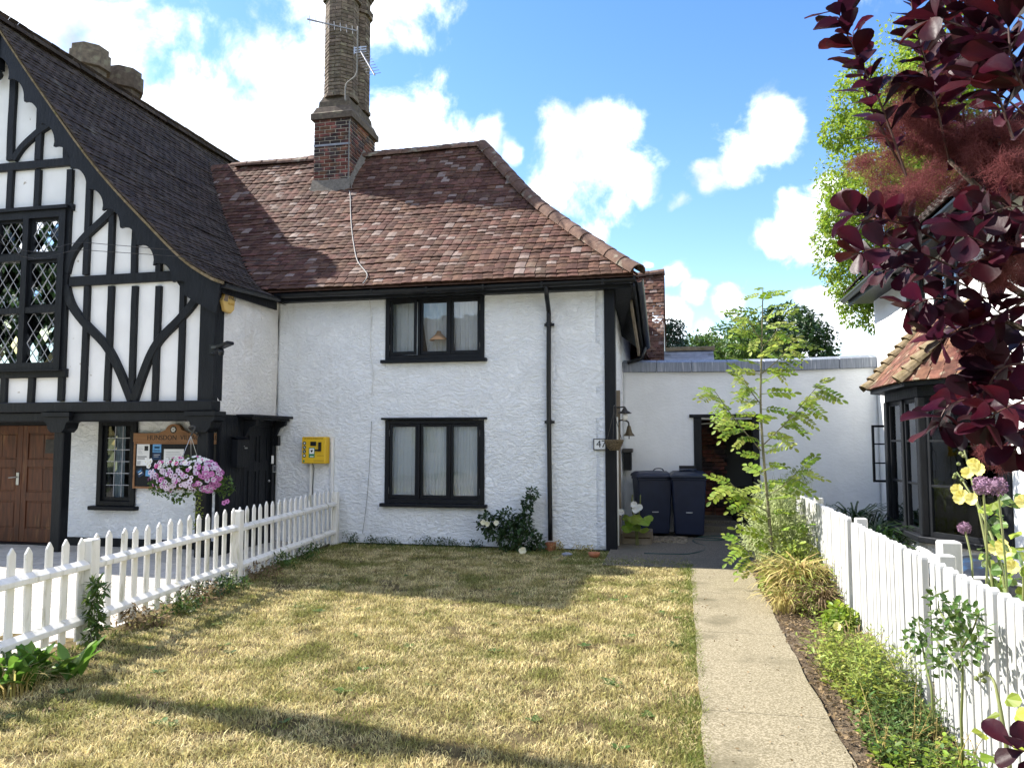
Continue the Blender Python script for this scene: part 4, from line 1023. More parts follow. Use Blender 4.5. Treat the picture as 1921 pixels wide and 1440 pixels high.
MB().box(HXW+.047, HXW+.07, 11.335, 11.41, 1.13, 1.245).build('case', 'metal_grey', ic); MB().box(HXW+.07, HXW+.073, 11.345, 11.40, 1.145, 1.23).build('face', 'black_plastic', ic)
# alarm box
p = atX(422, 565, HXW); ab = thing('alarm_box', 'yellow six-sided alarm box under the hall eaves', 'alarm', (p.x, p.y, p.z))
hexp = [(-.06, .19), (.06, .19), (.15, .02), (.13, -.12), (.05, -.19), (-.09, -.17), (-.16, -.02)]
fx_ = lambda a, b, tt: (HXW+tt, p.y+a*1.0, p.z+b*.95)
MB().prism(hexp, fx_, .012, .075).build('case', 'alarm_yellow', ab, bevel=.01)
MB().prism([(-.07, .18), (-.01, .17), (-.05, -.02), (-.15, -.02)], fx_, .076, .079).build('shaded_face', 'alarm_shade', ab)  # brown overlay paints the shaded face of the case
SIDE = Matrix.Rotation(R_(90), 4, 'Z') @ Matrix.Rotation(R_(90), 4, 'X')
text('lettering', 'HENEB', .068, 'ink', ab, at((HXW+.0765, p.y+.055, p.z+.045), SIDE), .001)
text('lettering', 'ALARM', .05, 'ink_gold', ab, at((HXW+.0765, p.y+.045, p.z-.04), SIDE), .001)
# security camera on its arm
q = atX(432, 655, HXW+.14)
sc = thing('security_camera', 'black security lamp and camera on a short arm at the hall corner', 'security camera', (HXW-.05, YG-.02, q.z))
MB().box(HXW-.06, HXW+.02, YG-.04, YG-.012, q.z-.09, q.z+.05).build('mount', 'black_plastic', sc)
MB().bar((HXW-.01, YG-.05, q.z), (HXW+.19, YG-.12, q.z+.015), .03, .035).build('arm', 'black_plastic', sc)
MB().bar((HXW+.15, YG-.13, q.z-.015), (HXW+.36, YG-.16, q.z+.05), .14, .045).build('lamp_head', 'black_plastic', sc, bevel=.008)
MB().lathe([(.0, -.06), (.035, -.05), (.042, 0), (.03, .04)], (HXW+.20, YG-.14, q.z-.07), 12).build('sensor', 'black_plastic', sc, smooth=True)
MB().tube(bez([(HXW-.01, YG-.05, q.z-.07), (HXW+.05, YG-.08, q.z-.09), (HXW+.11, YG-.10, q.z-.06), (HXW+.12, YG-.11, q.z)], 5), .005, 5).build('cable', 'black_plastic', sc)
# notice board
nx0, nx1 = atY(253, 870, YH-.08).x, atY(253, 870, YH-.08).x+1.62
zt_, zb_ = atY(320, 830, YH-.08).z, atY(320, 913, YH-.08).z; zh = atY(320, 812, YH-.08).z
nb = thing('notice_board', 'wooden village hall notice board with dark panel and pinned posters', 'notice board', ((nx0+nx1)/2, YH-.05, zb_))
MB().box(nx0, nx1, YH-.07, YH-.02, zb_, zt_).build('panel', 'black_paint', nb)
rect_frame(MB(), nx0-.03, nx1+.03, zb_-.03, zt_+.01, YH-.085, YH-.02, .032).build('frame', 'wood_sign', nb, bevel=.004)
cx = atY(326, 800, YH-.09).x; zc = atY(326, 795, YH-.09).z
hp_ = [(nx0-.03, zt_+.011), (nx1+.03, zt_+.011), (nx1+.03, zh), (cx+.26, zh)]
hp_ += [(cx+.14*math.cos(a)*1.0+(.10 if a < .3 else 0)*0, zh+.02+(zc-zh-.02)*math.sin(a)) for a in np.linspace(.25, math.pi-.25, 12)]+[(cx-.26, zh), (nx0-.03, zh)]
MB().prism(hp_, fy, YH-.095, YH-.02).build('header', 'wood_sign', nb)
MB().prism([(cx+.055*math.cos(a), zc-.085+.055*math.sin(a)) for a in np.linspace(0, 6.28, 17)[:-1]], fy, YH-.099, YH-.0951).build('emblem', 'ink', nb)
for k in range(6):
    a = k*1.047; ex, ez = cx+.024*math.cos(a), zc-.085+.024*math.sin(a)
    MB().prism([(ex+.016*math.cos(b), ez+.016*math.sin(b)) for b in np.linspace(0, 6.28, 9)[:-1]], fy, YH-.103, YH-.0991).build('emblem_petal', 'paper', nb)
text('lettering', 'HUNSDON  VILLAGE  HALL', .105, 'ink', nb, at(((nx0+nx1)/2+.03, YH-.0955, (zt_+zh)/2), FRONT), .002, sx=.98)
def poster(u0, u1, v0, v1, m, tilt=0.0, lines=0, lm='paper_print', blocks=()):
    a, b = atY(u0, v1, YH-.072), atY(u1, v0, YH-.072); c = (a+b)/2; w, h = (b.x-a.x)/2, (b.z-a.z)/2
    mw = at((c.x, YH-.073, c.z), Matrix.Rotation(tilt, 4, 'Y'))
    o = MB().box(-w, w, -.001, .001, -h, h); 
    ob = o.build('poster', m, nb); ob.data.transform(mw)
    k = 0
    for (x0, x1, y0, y1, bm_) in blocks:
        s = MB().box(lerp(-w, w, x0), lerp(-w, w, x1), -.0022, -.0012, lerp(-h, h, y0), lerp(-h, h, y1)).build('print', bm_, ob); s.data.transform(mw)
    return ob
ln = lambda n, y0, y1, x1=.9, m='paper_print': [(.1, x1-.15*((i*7) % 3)/2, lerp(y0, y1, i/n), lerp(y0, y1, i/n)+.35*(y1-y0)/n, m) for i in range(n)]
poster(256, 281, 833, 873, 'paper', .0, blocks=ln(5, .55, .9, .5)+[(.6, .9, .7, .92, 'ink'), (.05, .8, .40, .44, 'ink'), (.05, .65, .31, .35, 'ink'), (.05, .32, .04, .22, 'paper_print')])
poster(286, 303, 833, 862, 'poster_navy', .0, blocks=[(0, 1, .48, 1, 'poster_blue'), (.1, .9, .56, .62, 'paper'), (.2, .8, .74, .84, 'poster_navy'), (.15, .85, .30, .34, 'paper_print'), (.15, .7, .18, .22, 'paper_print')])
poster(306, 345, 842, 900, 'paper', .0, blocks=ln(12, .1, .95, .95))
poster(257, 269, 879, 893, 'poster_navy', -.5, blocks=[(.2, .8, .3, .45, 'paper'), (.2, .8, .6, .75, 'poster_blue')])
poster(273, 291, 880, 893, 'poster_blue', .06, blocks=[(.3, .6, .25, .75, 'paper'), (0, 1, .85, 1, 'poster_navy')])
poster(301, 330, 900, 912, 'paper', .0, blocks=ln(3, .2, .9))
# wires strung across the gable from the added pole out of view
def wire(lab, pts):
    o = MB().tube(bez(pts, 8), .0042, 5).build('overhead_wire', 'iron'); tag(o, lab, 'wire', 'overhead wires')
wire('upper of two thin wires strung across the hall gable', [(-7.5, 5.5, 6.05), atY(0, 440, 7.2), atY(160, 455, 8.6), atY(330, 470, 9.3), atY(525, 492, 11.15)])
wire('lower of two thin wires strung across the hall gable', [(-7.5, 5.49, 5.85), atY(0, 453, 7.2), atY(160, 469, 8.6), atY(330, 481, 9.3), atY(525, 498, 11.12)])
# ------------------------------------------------------------------ pole out of view, added to cast a shadow across the lawn
tp = thing('shadow_pole', 'leaning wooden pole out of view at the left, added to cast a shadow across the lawn', 'pole', (-7.5, 5.02, 0))
MB().tube([(-7.5, 4.90, -.1), (-7.5, 5.16, 3), (-7.5, 5.42, 5.8), (-7.5, 5.55, 7.6)], [.10, .095, .09, .08], 12).build('shaft', 'pole_wood', tp, smooth=True)
MB().lathe([(.10, 0), (.17, .12), (.20, .5), (.19, .95), (.10, 1.15)], (-7.5, 5.32, 4.35), 12).build('shadow_drum', 'black_plastic', tp)  # drum added to widen the shadow the pole casts

# ------------------------------------------------------------------ white outbuilding across the end of the path
YW = 13.5
ob = thing('outbuilding', 'low white rendered outbuilding with lead parapet and dark open doorway', 'outbuilding', (1.05, YW, 0))
ox0, ox1 = atY(1309, 800, YW).x, atY(1418, 800, YW).x; oz = 2.03
mb = MB(); wall(mb, (-1.0, YW, 0), (1, 0, 0), 4.14, 2.92, [(ox0+1.0, ox1+1.0, -.01, oz)], (0, -1, 0), .25, .06, .012, top=lambda u: 2.90-.03*math.sin(u*.76)); mb.build('front_wall', 'plaster_flat', ob, smooth=True)
for k in range(7):
    a, b = -1.0+k*4.14/7, -1.0+(k+1)*4.14/7-.006
    s = lambda x: -.03*math.sin((x+1)*.76)
    MB().add([(a, YW-.07, 2.83+s(a)), (b, YW-.07, 2.83+s(b)), (b, YW-.055, 3.00+s(b)), (a, YW-.055, 3.00+s(a)), (a, YW+.30, 3.07+s(a)), (b, YW+.30, 3.07+s(b)), (b, YW+.30, 2.80), (a, YW+.30, 2.80)],
             [(0, 1, 2, 3), (3, 2, 5, 4), (4, 5, 6, 7), (0, 3, 4, 7), (1, 6, 5, 2), (0, 7, 6, 1)]).build('lead_flashing', 'lead', ob, bevel=.008)
MB().box(-.9, 3.1, YW+.3, 18.5, 2.72, 2.80).build('flat_roof', 'lead', ob)
MB().box(-.95, -.8, YW+.25, 18.4, 0, 2.7).build('inner_wall', 'brick', ob)
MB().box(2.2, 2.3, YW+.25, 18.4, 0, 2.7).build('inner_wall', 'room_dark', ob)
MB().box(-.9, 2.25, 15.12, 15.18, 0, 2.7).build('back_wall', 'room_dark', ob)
MB().box(ox0-.07, ox0+.06, YW-.025, YW+.2, 0, oz).box(ox1-.06, ox1+.05, YW-.025, YW+.2, 0, oz).box(ox0-.14, ox1+.10, YW-.045, YW+.2, oz-.001, oz+.055).build('door_frame', 'black_paint', ob, bevel=.006)
# brick reveal seen inside the doorway
bp_ = MB().box(ox0+.10, ox0+.50, YW+1.35, YW+1.5, .1, 2.5).build('brick_pier', 'mortar_dark', ob)
bmx = MB().box(-.107, .107, -.05, .05, 0, .065).mesh('brick', bevel=.004)
for r in range(28):
    for c in range(2):
        link('brick', bmx, 'brick', bp_, at((ox0+.205+c*.225-(.05 if r % 2 else 0), YW+1.32, .12+r*.0755)))
MB().bar((ox0+.05, YW+.5, 1.93), (ox0+.55, YW+.7, 1.97), .02, .02).build('batten', 'white_plastic', ob)
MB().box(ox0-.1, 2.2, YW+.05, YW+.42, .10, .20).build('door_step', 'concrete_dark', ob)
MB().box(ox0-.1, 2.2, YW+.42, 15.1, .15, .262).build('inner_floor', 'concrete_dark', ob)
MB().box(ox0-.1, ox1+.4, YW+1.15, YW+1.20, .26, .275).build('floor_strip', 'cable_grey', ob)
# ------------------------------------------------------------------ rear range and slate-roofed store beyond the parapet
rr = thing('rear_range', 'steep brown tiled roof range behind the cottage corner', 'building', (-2.2, 16.8, 0))
RX = atY(1246, 560, 16.6).x
RPROF = smooth_prof([(0, 2.75), (.7, 3.55), (1.4, 4.42), (2.05, 5.30)])
vs = []; fs = []
for k in range(13):
    h = 2.05*k/12; z = prof_at(RPROF)(h)-.03; vs += [(-4.5, 15.2+h, z), (RX, 15.2+h, z)]
for k in range(12): fs.append((2*k, 2*k+1, 2*k+3, 2*k+2))
rroof = MB().add(vs, fs).build('roof', 'tile_red', rr)
tile_field(rroof, lambda a, h, z: Vector((a, 15.2+h, z+.03*(a-RX)*0)), (1, 0, 0), (0, 1, 0), RPROF, .1, lambda h, z: -3.0, lambda h, z: RX, 'tile_red', 60, lambda p: -p.x)
half_round(rroof, [(RX-.02, 17.25, 5.36), (-1.2, 17.25, 5.28), (-3.5, 17.25, 5.2)], .12, 'ridge_tile', .33)
poly = [(15.2, 0), (15.2, 2.7), (17.25, 5.25), (19.3, 2.7), (19.3, 0)]
MB().prism(poly, lambda a, b, t: (t, a, b), RX-.25, RX-.03).build('end_wall', 'plaster_flat', rr)
MB().add([(-4.5, 17.25, 5.27), (RX, 17.25, 5.27), (RX, 19.4, 2.7), (-4.5, 19.4, 2.7)], [(0, 1, 2, 3)]).build('rear_slope', 'tile_red', rr)
sl_ = thing('slate_store', 'low grey slate roof with tiled ridge showing over the parapet', 'building', (.3, 16.5, 0))
a = atY(1252, 662, 16.0); b = atY(1338, 650, 16.6)
srf = MB().add([(-.4, 15.3, 2.7), (b.x, 15.3, 2.7), (b.x, 16.6, b.z-.08), (-.4, 16.6, b.z-.08), (-.4, 17.9, 2.7), (b.x, 17.9, 2.7)], [(0, 1, 2, 3), (3, 2, 5, 4)]).build('roof', 'slate', sl_)
MB().box(-.35, b.x-.08, 15.5, 17.7, 0, 2.69).build('walls', 'plaster_flat', sl_)
slt = MB().box(-.124, .124, 0, .20, 0, .012).mesh('slate', bevel=.003)
th_ = math.atan2(b.z-.08-2.7, 1.3)
for r in range(9):
    for c in range(6):
        x = b.x-.13-c*.25-(.12 if r % 2 else 0)
        if x < -.3: continue
        s = .02+r*.165; link('slate', slt, 'slate', srf, at((x, 15.3+s*math.cos(th_), 2.7+s*math.sin(th_)+.008), Matrix.Rotation(th_-.03, 4, 'X')))
half_round(srf, [(b.x, 16.6, b.z-.05), (-.3, 16.6, b.z-.05)], .09, 'stone_moss', .33)

# ------------------------------------------------------------------ neighbour house on the right with bay window
XH = 3.12
nh = thing('neighbour_house', 'white house on the right with black bay window and tiled bay roof', 'house', (XH, 9, 0))
BAY = [(3.12, 11.62), (2.62, 10.74), (2.62, 9.36), (3.12, 8.44)]         # plan of the bay, far to near
uw = (9.55, 10.45, 2.95, 3.75)
mb = MB(); wall(mb, (XH, 13.5, 0), (0, -1, 0), 12.0, 4.1, [(13.5-11.6, 13.5-8.46, .6, 2.12), (13.5-uw[1], 13.5-uw[0], uw[2], uw[3])], (-1, 0, 0), .3, .12, .012); mb.build('side_wall', 'plaster_flat', nh, smooth=True)
MB().box(XH+.32, 9, 13.2, 13.5, 0, 4.1).build('end_wall', 'plaster_flat', nh)
MB().box(XH+.32, 9, 1.5, 1.8, 0, 4.1).build('front_wall', 'plaster_flat', nh)
MB().box(5.0, 5.1, 5, 13.2, 0, 2.5).build('room_wall', 'room_light', nh)
MB().box(XH+.3, 5.0, 11.8, 11.9, 0, 2.5).build('room_wall', 'room_light', nh); MB().box(XH+.3, 5.0, 7.6, 7.7, 0, 2.5).build('room_wall', 'room_light', nh)
MB().box(XH+.3, 5.0, 7.7, 11.8, 2.45, 2.5).build('room_ceiling', 'room_light', nh)
MB().box(XH+.0, 5.0, 7.7, 11.8, .0, .05).build('room_floor', 'wood_sign', nh)
MB().box(4.2, 4.3, 8.8, 11.4, 2.51, 4.1).build('room_wall', 'room_dark', nh)
# eaves and roof
nroof = MB().add([(2.72, 13.75, 4.06), (2.72, 1.3, 4.06), (6.2, 1.3, 7.6), (6.2, 13.75, 7.6), (9.6, 13.75, 4.06), (9.6, 1.3, 4.06)], [(0, 1, 2, 3), (3, 2, 5, 4)]).build('roof', 'tile_brown', nh)
tile_field(nroof, lambda a_, h, z: Vector((2.70+h, a_, z)), (0, -1, 0), (1, 0, 0), [(0, 4.08), (3.4, 7.6)], .1, lambda h, z: -13.75, lambda h, z: -5, 'tile_brown') if False else None
def slope_tiles():
    its = []
    tile_field(nroof, lambda a_, h, z: Vector((2.70+h, a_, z)), (0, 1, 0), (1, 0, 0), [(0, 4.09), (3.5, 7.63)], .1, lambda h, z: 5.0, lambda h, z: 13.75, 'tile_brown')
slope_tiles()
MB().box(2.76, 2.80, 1.3, 13.7, 3.88, 4.05).build('fascia', 'black_paint', nh)
MB().box(2.80, XH+.05, 1.3, 13.7, 3.92, 3.94).build('soffit', 'black_paint', nh)
gutter(nh, [(2.70, 1.3, 4.03), (2.70, 13.72, 4.0)])
MB().tube([(2.73, 11.35, 3.98), (2.95, 11.35, 3.85), (XH-.05, 11.35, 3.7), (XH-.05, 11.35, 3.0), (XH-.05, 11.35, 2.6)], .04, 10).build('downpipe', 'black_plastic', nh, smooth=True)
MB().box(XH-.10, XH-.01, 10.82, 10.96, 2.7, 3.9).build('vent_pipe', 'black_plastic', nh, bevel=.03)
def side_frame(mb, y0, y1, z0, z1, x0, x1, w): return mb.box(x0, x1, y0, y0+w, z0, z1).box(x0, x1, y1-w, y1, z0, z1).box(x0, x1, y0+w, y1-w, z1-w, z1).box(x0, x1, y0+w, y1-w, z0, z0+w)
uwin = side_frame(MB(), uw[0], uw[1], uw[2], uw[3], XH-.02, XH+.1, .06).box(XH-.018, XH+.09, 9.97, 10.03, uw[2]+.06, uw[3]-.06).build('upper_window', 'black_paint', nh, bevel=.005)
MB().box(XH+.03, XH+.034, uw[0]+.05, uw[1]-.05, uw[2]+.05, uw[3]-.05).build('pane', 'glass', uwin)
MB().box(XH-.08, XH, uw[0]-.06, uw[1]+.06, uw[2]-.05, uw[2]-.002).build('sill', 'black_paint', uwin)
# the bay
ZS, ZT = .60, 2.13
bw = MB()
inner = [(p[0]+.02, p[1]) for p in BAY]
v = [(x, y, 0) for x, y in BAY]+[(x, y, ZS-.07) for x, y in BAY]
bw.add(v, [(0, 1, 5, 4), (1, 2, 6, 5), (2, 3, 7, 6), (4, 5, 6, 7), (3, 2, 1, 0), (0, 4, 7, 3)]); bw.build('bay_base', 'plaster', nh)
def offset(pts, d):
    out = []
    for i, (x, y) in enumerate(pts):
        if i == 0: out.append((x, y+d*1.1))
        elif i == len(pts)-1: out.append((x, y-d*1.1))
        else: out.append((x-d, y+(d*.5 if i == 1 else -d*.5)))
    return out
bay = MB().prism(offset(BAY, .10), lambda a, b, t: (a, b, t), ZS-.068, ZS-.002).build('bay_window', 'black_paint', nh, bevel=.008)
MB().prism(offset(BAY, .05), lambda a, b, t: (a, b, t), ZT+.002, ZT+.16).build('bay_head', 'black_paint', bay)
MB().prism(offset(BAY, .085), lambda a, b, t: (a, b, t), ZT+.06, ZT+.11).build('bay_mould', 'black_paint', bay) if False else None
def post(x, y, w, ang, name='post'):
    d = V(math.cos(ang), math.sin(ang), 0); e = V(-d.y, d.x, 0)
    MB().obox((x, y, (ZS+ZT)/2), d*w/2, e*w/2, V(0, 0, (ZT-ZS)/2)).build(name, 'black_paint', bay, bevel=.008)
faces = [(V(*BAY[i], 0), V(*BAY[i+1], 0)) for i in range(3)]
for i, (p, q) in enumerate(faces):
    d = (q-p).normalized(); nn = V(d.y, -d.x, 0); nn = nn if nn.x < 0 or i != 1 else -nn
    L = (q-p).length; ang = math.atan2(d.y, d.x)
    for x in ((p, q) if i == 1 else (p if i == 0 else q,)): post(x.x, x.y, .12, ang, 'corner_post')
    nl = 2 if i == 1 else 1
    for k in range(nl+1):
        if 0 < k < nl: c = p+d*(L*k/nl); post(c.x, c.y, .09, ang, 'mullion')
    for k in range(nl):
        a, b = p+d*(L*k/nl+.055), p+d*(L*(k+1)/nl-.055)
        if i == 0: continue
        fr_ = MB(); up = V(0, 0, 1); w = .05
        z0, z1 = ZS+.003, ZT-.003
        for s in (a, b-d*w): fr_.obox(s+d*w/2+up*((z0+z1)/2), d*w/2, nn*.02, up*(z1-z0)/2)
        for z in (z0+w/2, z1-w/2, lerp(z0, z1, .36), lerp(z0, z1, .68)): fr_.obox((a+b)/2+up*z, d*((b-a).length/2-w), nn*.018, up*((w/2) if z < z0+w or z > z1-w else .012))
        fr_.build('casement', 'black_paint', bay)
        zr = [z0+w, lerp(z0, z1, .36)-.012, lerp(z0, z1, .36)+.012, lerp(z0, z1, .68)-.012, lerp(z0, z1, .68)+.012, z1-w]
        for z_a, z_b in zip(zr[::2], zr[1::2]): MB().obox((a+b)/2+up*((z_a+z_b)/2), d*((b-a).length/2-w), nn*.002, up*(z_b-z_a)/2).build('pane', 'glass', bay)
# open casement standing out from the far cant
oc = MB(); y = 11.05; x0, x1, z0, z1 = atY(1637, 850, y).x, atY(1690, 850, y).x, atY(1640, 904, y).z, atY(1640, 797, y).z
rect_frame(oc, x0, x1, z0, z1, y, y+.035, .03).box((x0+x1)/2+.02, (x0+x1)/2+.035, y+.005, y+.03, z0+.03, z1-.03)
for k in (1, 2): oc.box(x0+.03, x1-.03, y+.004, y+.031, lerp(z0, z1, k/3)-.009, lerp(z0, z1, k/3)+.009)
oc = oc.build('open_casement', 'black_paint', bay, bevel=.003)
# bay roof: tiles, stone hip bonnets
EV = offset(BAY, .22); ZE, ZR = ZT+.165, 3.12
wallpts = [(XH, 10.95, ZR), (XH, 9.15, ZR)]
ev = [V(x, y, ZE) for x, y in EV]
T0, T1 = V(*wallpts[0]), V(*wallpts[1])
broof = MB().add([ev[0], ev[1], ev[2], ev[3], T0, T1], [(0, 1, 4), (1, 2, 5, 4), (2, 3, 5), (3, 2, 1, 0)]).build('bay_roof', 'bay_tile', nh)
MB().prism(offset(BAY, .20), lambda a, b, t: (a, b, t), ZE-.05, ZE-.004).build('bay_fascia', 'black_paint', nh)
def tri_tiles(a, b, ta, tb):
    """courses of single tiles on the slope a-b (eaves) / ta-tb (top)"""
    n = 9; me_ = None
    for r in range(n):
        t = r/n; p, q = a.lerp(ta, t), b.lerp(tb, t); L = (q-p).length
        if L < .08: continue
        d = (q-p)/L; upv = (ta.lerp(tb, .5)-a.lerp(b, .5)); upv = (upv-d*upv.dot(d)).normalized(); nn = d.cross(upv)
        if nn.z < 0: nn = -nn
        x = -(.08 if r % 2 else 0)
        while x < L:
            s, e = max(0, x), min(L, x+.165)
            if e-s > .03:
                c = p+d*((s+e)/2)+nn*(.012+rng.uniform(0, .008)); w = (e-s)-.006
                u2 = (upv+nn*rng.uniform(-.02, .0)).normalized()
                MB().obox(c+u2*.075+nn*.004, d*w/2, u2*.085, nn*.008).build('tile', 'bay_tile', broof, bevel=.003)
            x += .165
tri_tiles(ev[1], ev[2], T0, T1); tri_tiles(ev[2], ev[3], T1, T1+V(0, .01, 0)); tri_tiles(ev[0], ev[1], T0, T0+V(0, .01, 0))
for a, b in ((ev[2], T1), (ev[1], T0)):
    half_round(broof, [a+(a-b).normalized()*.02+V(0, 0, .035), b+V(0, 0, .05)], .085, 'stone_moss', .135, name='hip_bonnet', flat=1.0, step=.30)
# on the sill inside the bay
la = thing('table_lamp', 'yellow lampshade standing inside the bay window', 'lamp', (3.0, 9.25, ZS))
MB().lathe([(.16, 0), (.10, .22), (.095, .22), (.155, 0)], (3.02, 9.22, ZS+.10), 20).build('lamp_shade', 'shade_yellow', la, smooth=True)
MB().lathe([(.07, 0), (.05, .03), (.02, .06), (.02, .12)], (3.02, 9.22, ZS+.0), 12).build('base', 'ceramic_dark', la, smooth=True)
vz = MB().lathe([(.04, 0), (.07, .05), (.075, .12), (.04, .18), (.055, .21), (.045, .21)], (2.86, 9.42, ZS), 16).build('vase', 'ceramic_dark', None, smooth=True); tag(vz, 'dark round vase on the sill inside the bay window', 'vase')
curtain('curtain', 'cream curtain hanging at the near side inside the bay window', 8.75, 9.15, .62, 2.12, 3.12, .02, 4, seed=21, axis='y')
curtain('curtain', 'cream curtain hanging at the far side inside the bay window', 9.45, 10.65, .62, 2.12, 2.78, .012, 9, seed=22, axis='y')

pa, pb2 = V(2.74, 9.32, 0), V(3.16, 8.56, 0)  # white curtain sheet added to brighten the dark bay interior
vv = []
for j in range(2):
    for i in range(61):
        q = pa.lerp(pb2, .42+.56*i/60); vv.append((q.x+.015*math.sin(i*.9), q.y+.01*math.sin(i*.9+.4), 2.11 if j else .62))
o = npmesh('curtain', vv, [(i, i+1, 62+i, 61+i) for i in range(60)], 'curtain', smooth=True); tag(o, 'white net curtain added behind the near angled light to brighten the bay window', 'curtain')
# ------------------------------------------------------------------ picket fences
def pointed(w, h, t, rnd=False):
    if rnd: poly = [(-w/2, 0), (w/2, 0), (w/2, h-w/2)]+[(w/2*math.cos(a), h-w/2+w/2*math.sin(a)) for a in np.linspace(.35, math.pi-.35, 6)]+[(-w/2, h-w/2)]
    else: poly = [(-w/2, 0), (w/2, 0), (w/2, h-.05), (0, h), (-w/2, h-.05)]
    return MB().prism(poly, lambda a, b, tt: (a, tt, b), -t/2, t/2).mesh('picket', bevel=.013 if rnd else .004)
lf = thing('picket_fence', 'white pointed picket fence between the lawn and the hall forecourt', 'fence', (fence_x(7), 7, 0))
PK = pointed(.072, .82, .020); fa = math.atan2(-.104, 1)
fd = V(-.104, 1, 0).normalized(); fn = V(fd.y, -fd.x, 0)           # fn points to the lawn
rot_l = Matrix.Rotation(math.atan2(fd.y, fd.x), 4, 'Z')
posts_y = [2.35, 5.50, 8.08, 11.36]
for y in posts_y:
    c = V(fence_x(y), y, 0)
    MB().obox(c+V(0, 0, .41), fd*.055, fn*.055, V(0, 0, .43)).build('post', 'fence_white', lf, bevel=.008)
for a, b in zip(posts_y, posts_y[1:]):
    p, q = V(fence_x(a), a, 0)+fd*.058, V(fence_x(b), b, 0)-fd*.058
    sag = rng.uniform(-.01, .01)
    for z in (.21, .64):
        # arris rail: triangular section
        v = []
        for s, dz in ((p, sag), (q, -sag)):
            for o_, h in ((-.002, -.045), (.05, -.03), (.05, .01), (-.002, .045)): v.append(s+fn*o_+V(0, 0, z+h+dz))
        MB().add(v, [(0, 1, 2, 3), (7, 6, 5, 4), (0, 4, 5, 1), (1, 5, 6, 2), (2, 6, 7, 3), (3, 7, 4, 0)]).build('rail', 'fence_white', lf, bevel=.004)
    n = int((b-a)/.178)
    for k in range(n):
        y = a+(b-a)*(k+.5)/n; c = V(fence_x(y), y, 0)-fn*.014
        link('picket', PK, 'fence_white', lf, at((c.x, c.y, .055+rng.uniform(-.014, .012)), rot_l @ Matrix.Rotation(rng.gauss(0, .017), 4, 'Y')))
FXR = 1.42
PR = pointed(.070, .93, .044, True)
rotr = Matrix.Rotation(R_(90), 4, 'Z')
def rfence(lab, name, cat, y0, y1, posts, dz=0.0, gap=.105, grp=None):
    t = thing(name, lab, cat, (FXR, (y0+y1)/2, 0), grp)
    for y in posts:
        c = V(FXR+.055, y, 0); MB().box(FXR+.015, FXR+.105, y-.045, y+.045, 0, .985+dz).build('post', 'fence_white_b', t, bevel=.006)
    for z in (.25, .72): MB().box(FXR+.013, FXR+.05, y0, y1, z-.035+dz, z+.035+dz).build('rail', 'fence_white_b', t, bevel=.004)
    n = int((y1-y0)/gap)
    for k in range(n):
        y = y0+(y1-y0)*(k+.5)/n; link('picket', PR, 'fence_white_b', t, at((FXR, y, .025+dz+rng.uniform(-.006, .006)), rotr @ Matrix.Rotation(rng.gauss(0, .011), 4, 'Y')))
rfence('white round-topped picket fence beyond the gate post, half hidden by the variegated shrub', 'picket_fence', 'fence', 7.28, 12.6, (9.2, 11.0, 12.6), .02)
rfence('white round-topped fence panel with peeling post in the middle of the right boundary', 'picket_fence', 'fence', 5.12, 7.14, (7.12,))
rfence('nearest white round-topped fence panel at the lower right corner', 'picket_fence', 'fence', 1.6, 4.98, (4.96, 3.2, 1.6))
gp = thing('gate_stump', 'short white post standing behind the right picket fence', 'post', (1.62, 5.35, 0))
MB().box(1.56, 1.68, 5.29, 5.41, 0, 1.02).build('shaft', 'fence_white_b', gp, bevel=.01)
tb_ = thing('covered_tub', 'black plastic covered tub below the bay window behind the right fence', 'tub', (2.15, 6.2, 0))
MB().lathe([(.40, 0), (.45, .55), (.47, .60), (.42, .72), (.15, .80), (.02, .80)], (2.15, 6.25, 0), 14).build('tub_cover', 'tarp', tb_, smooth=True)
MB().tube(bez([(1.80, 6.0, .66), (1.95, 5.85, .72), (2.15, 5.80, .70), (2.35, 5.82, .60)], 5), .012, 6).build('rope', 'cable_white', tb_)

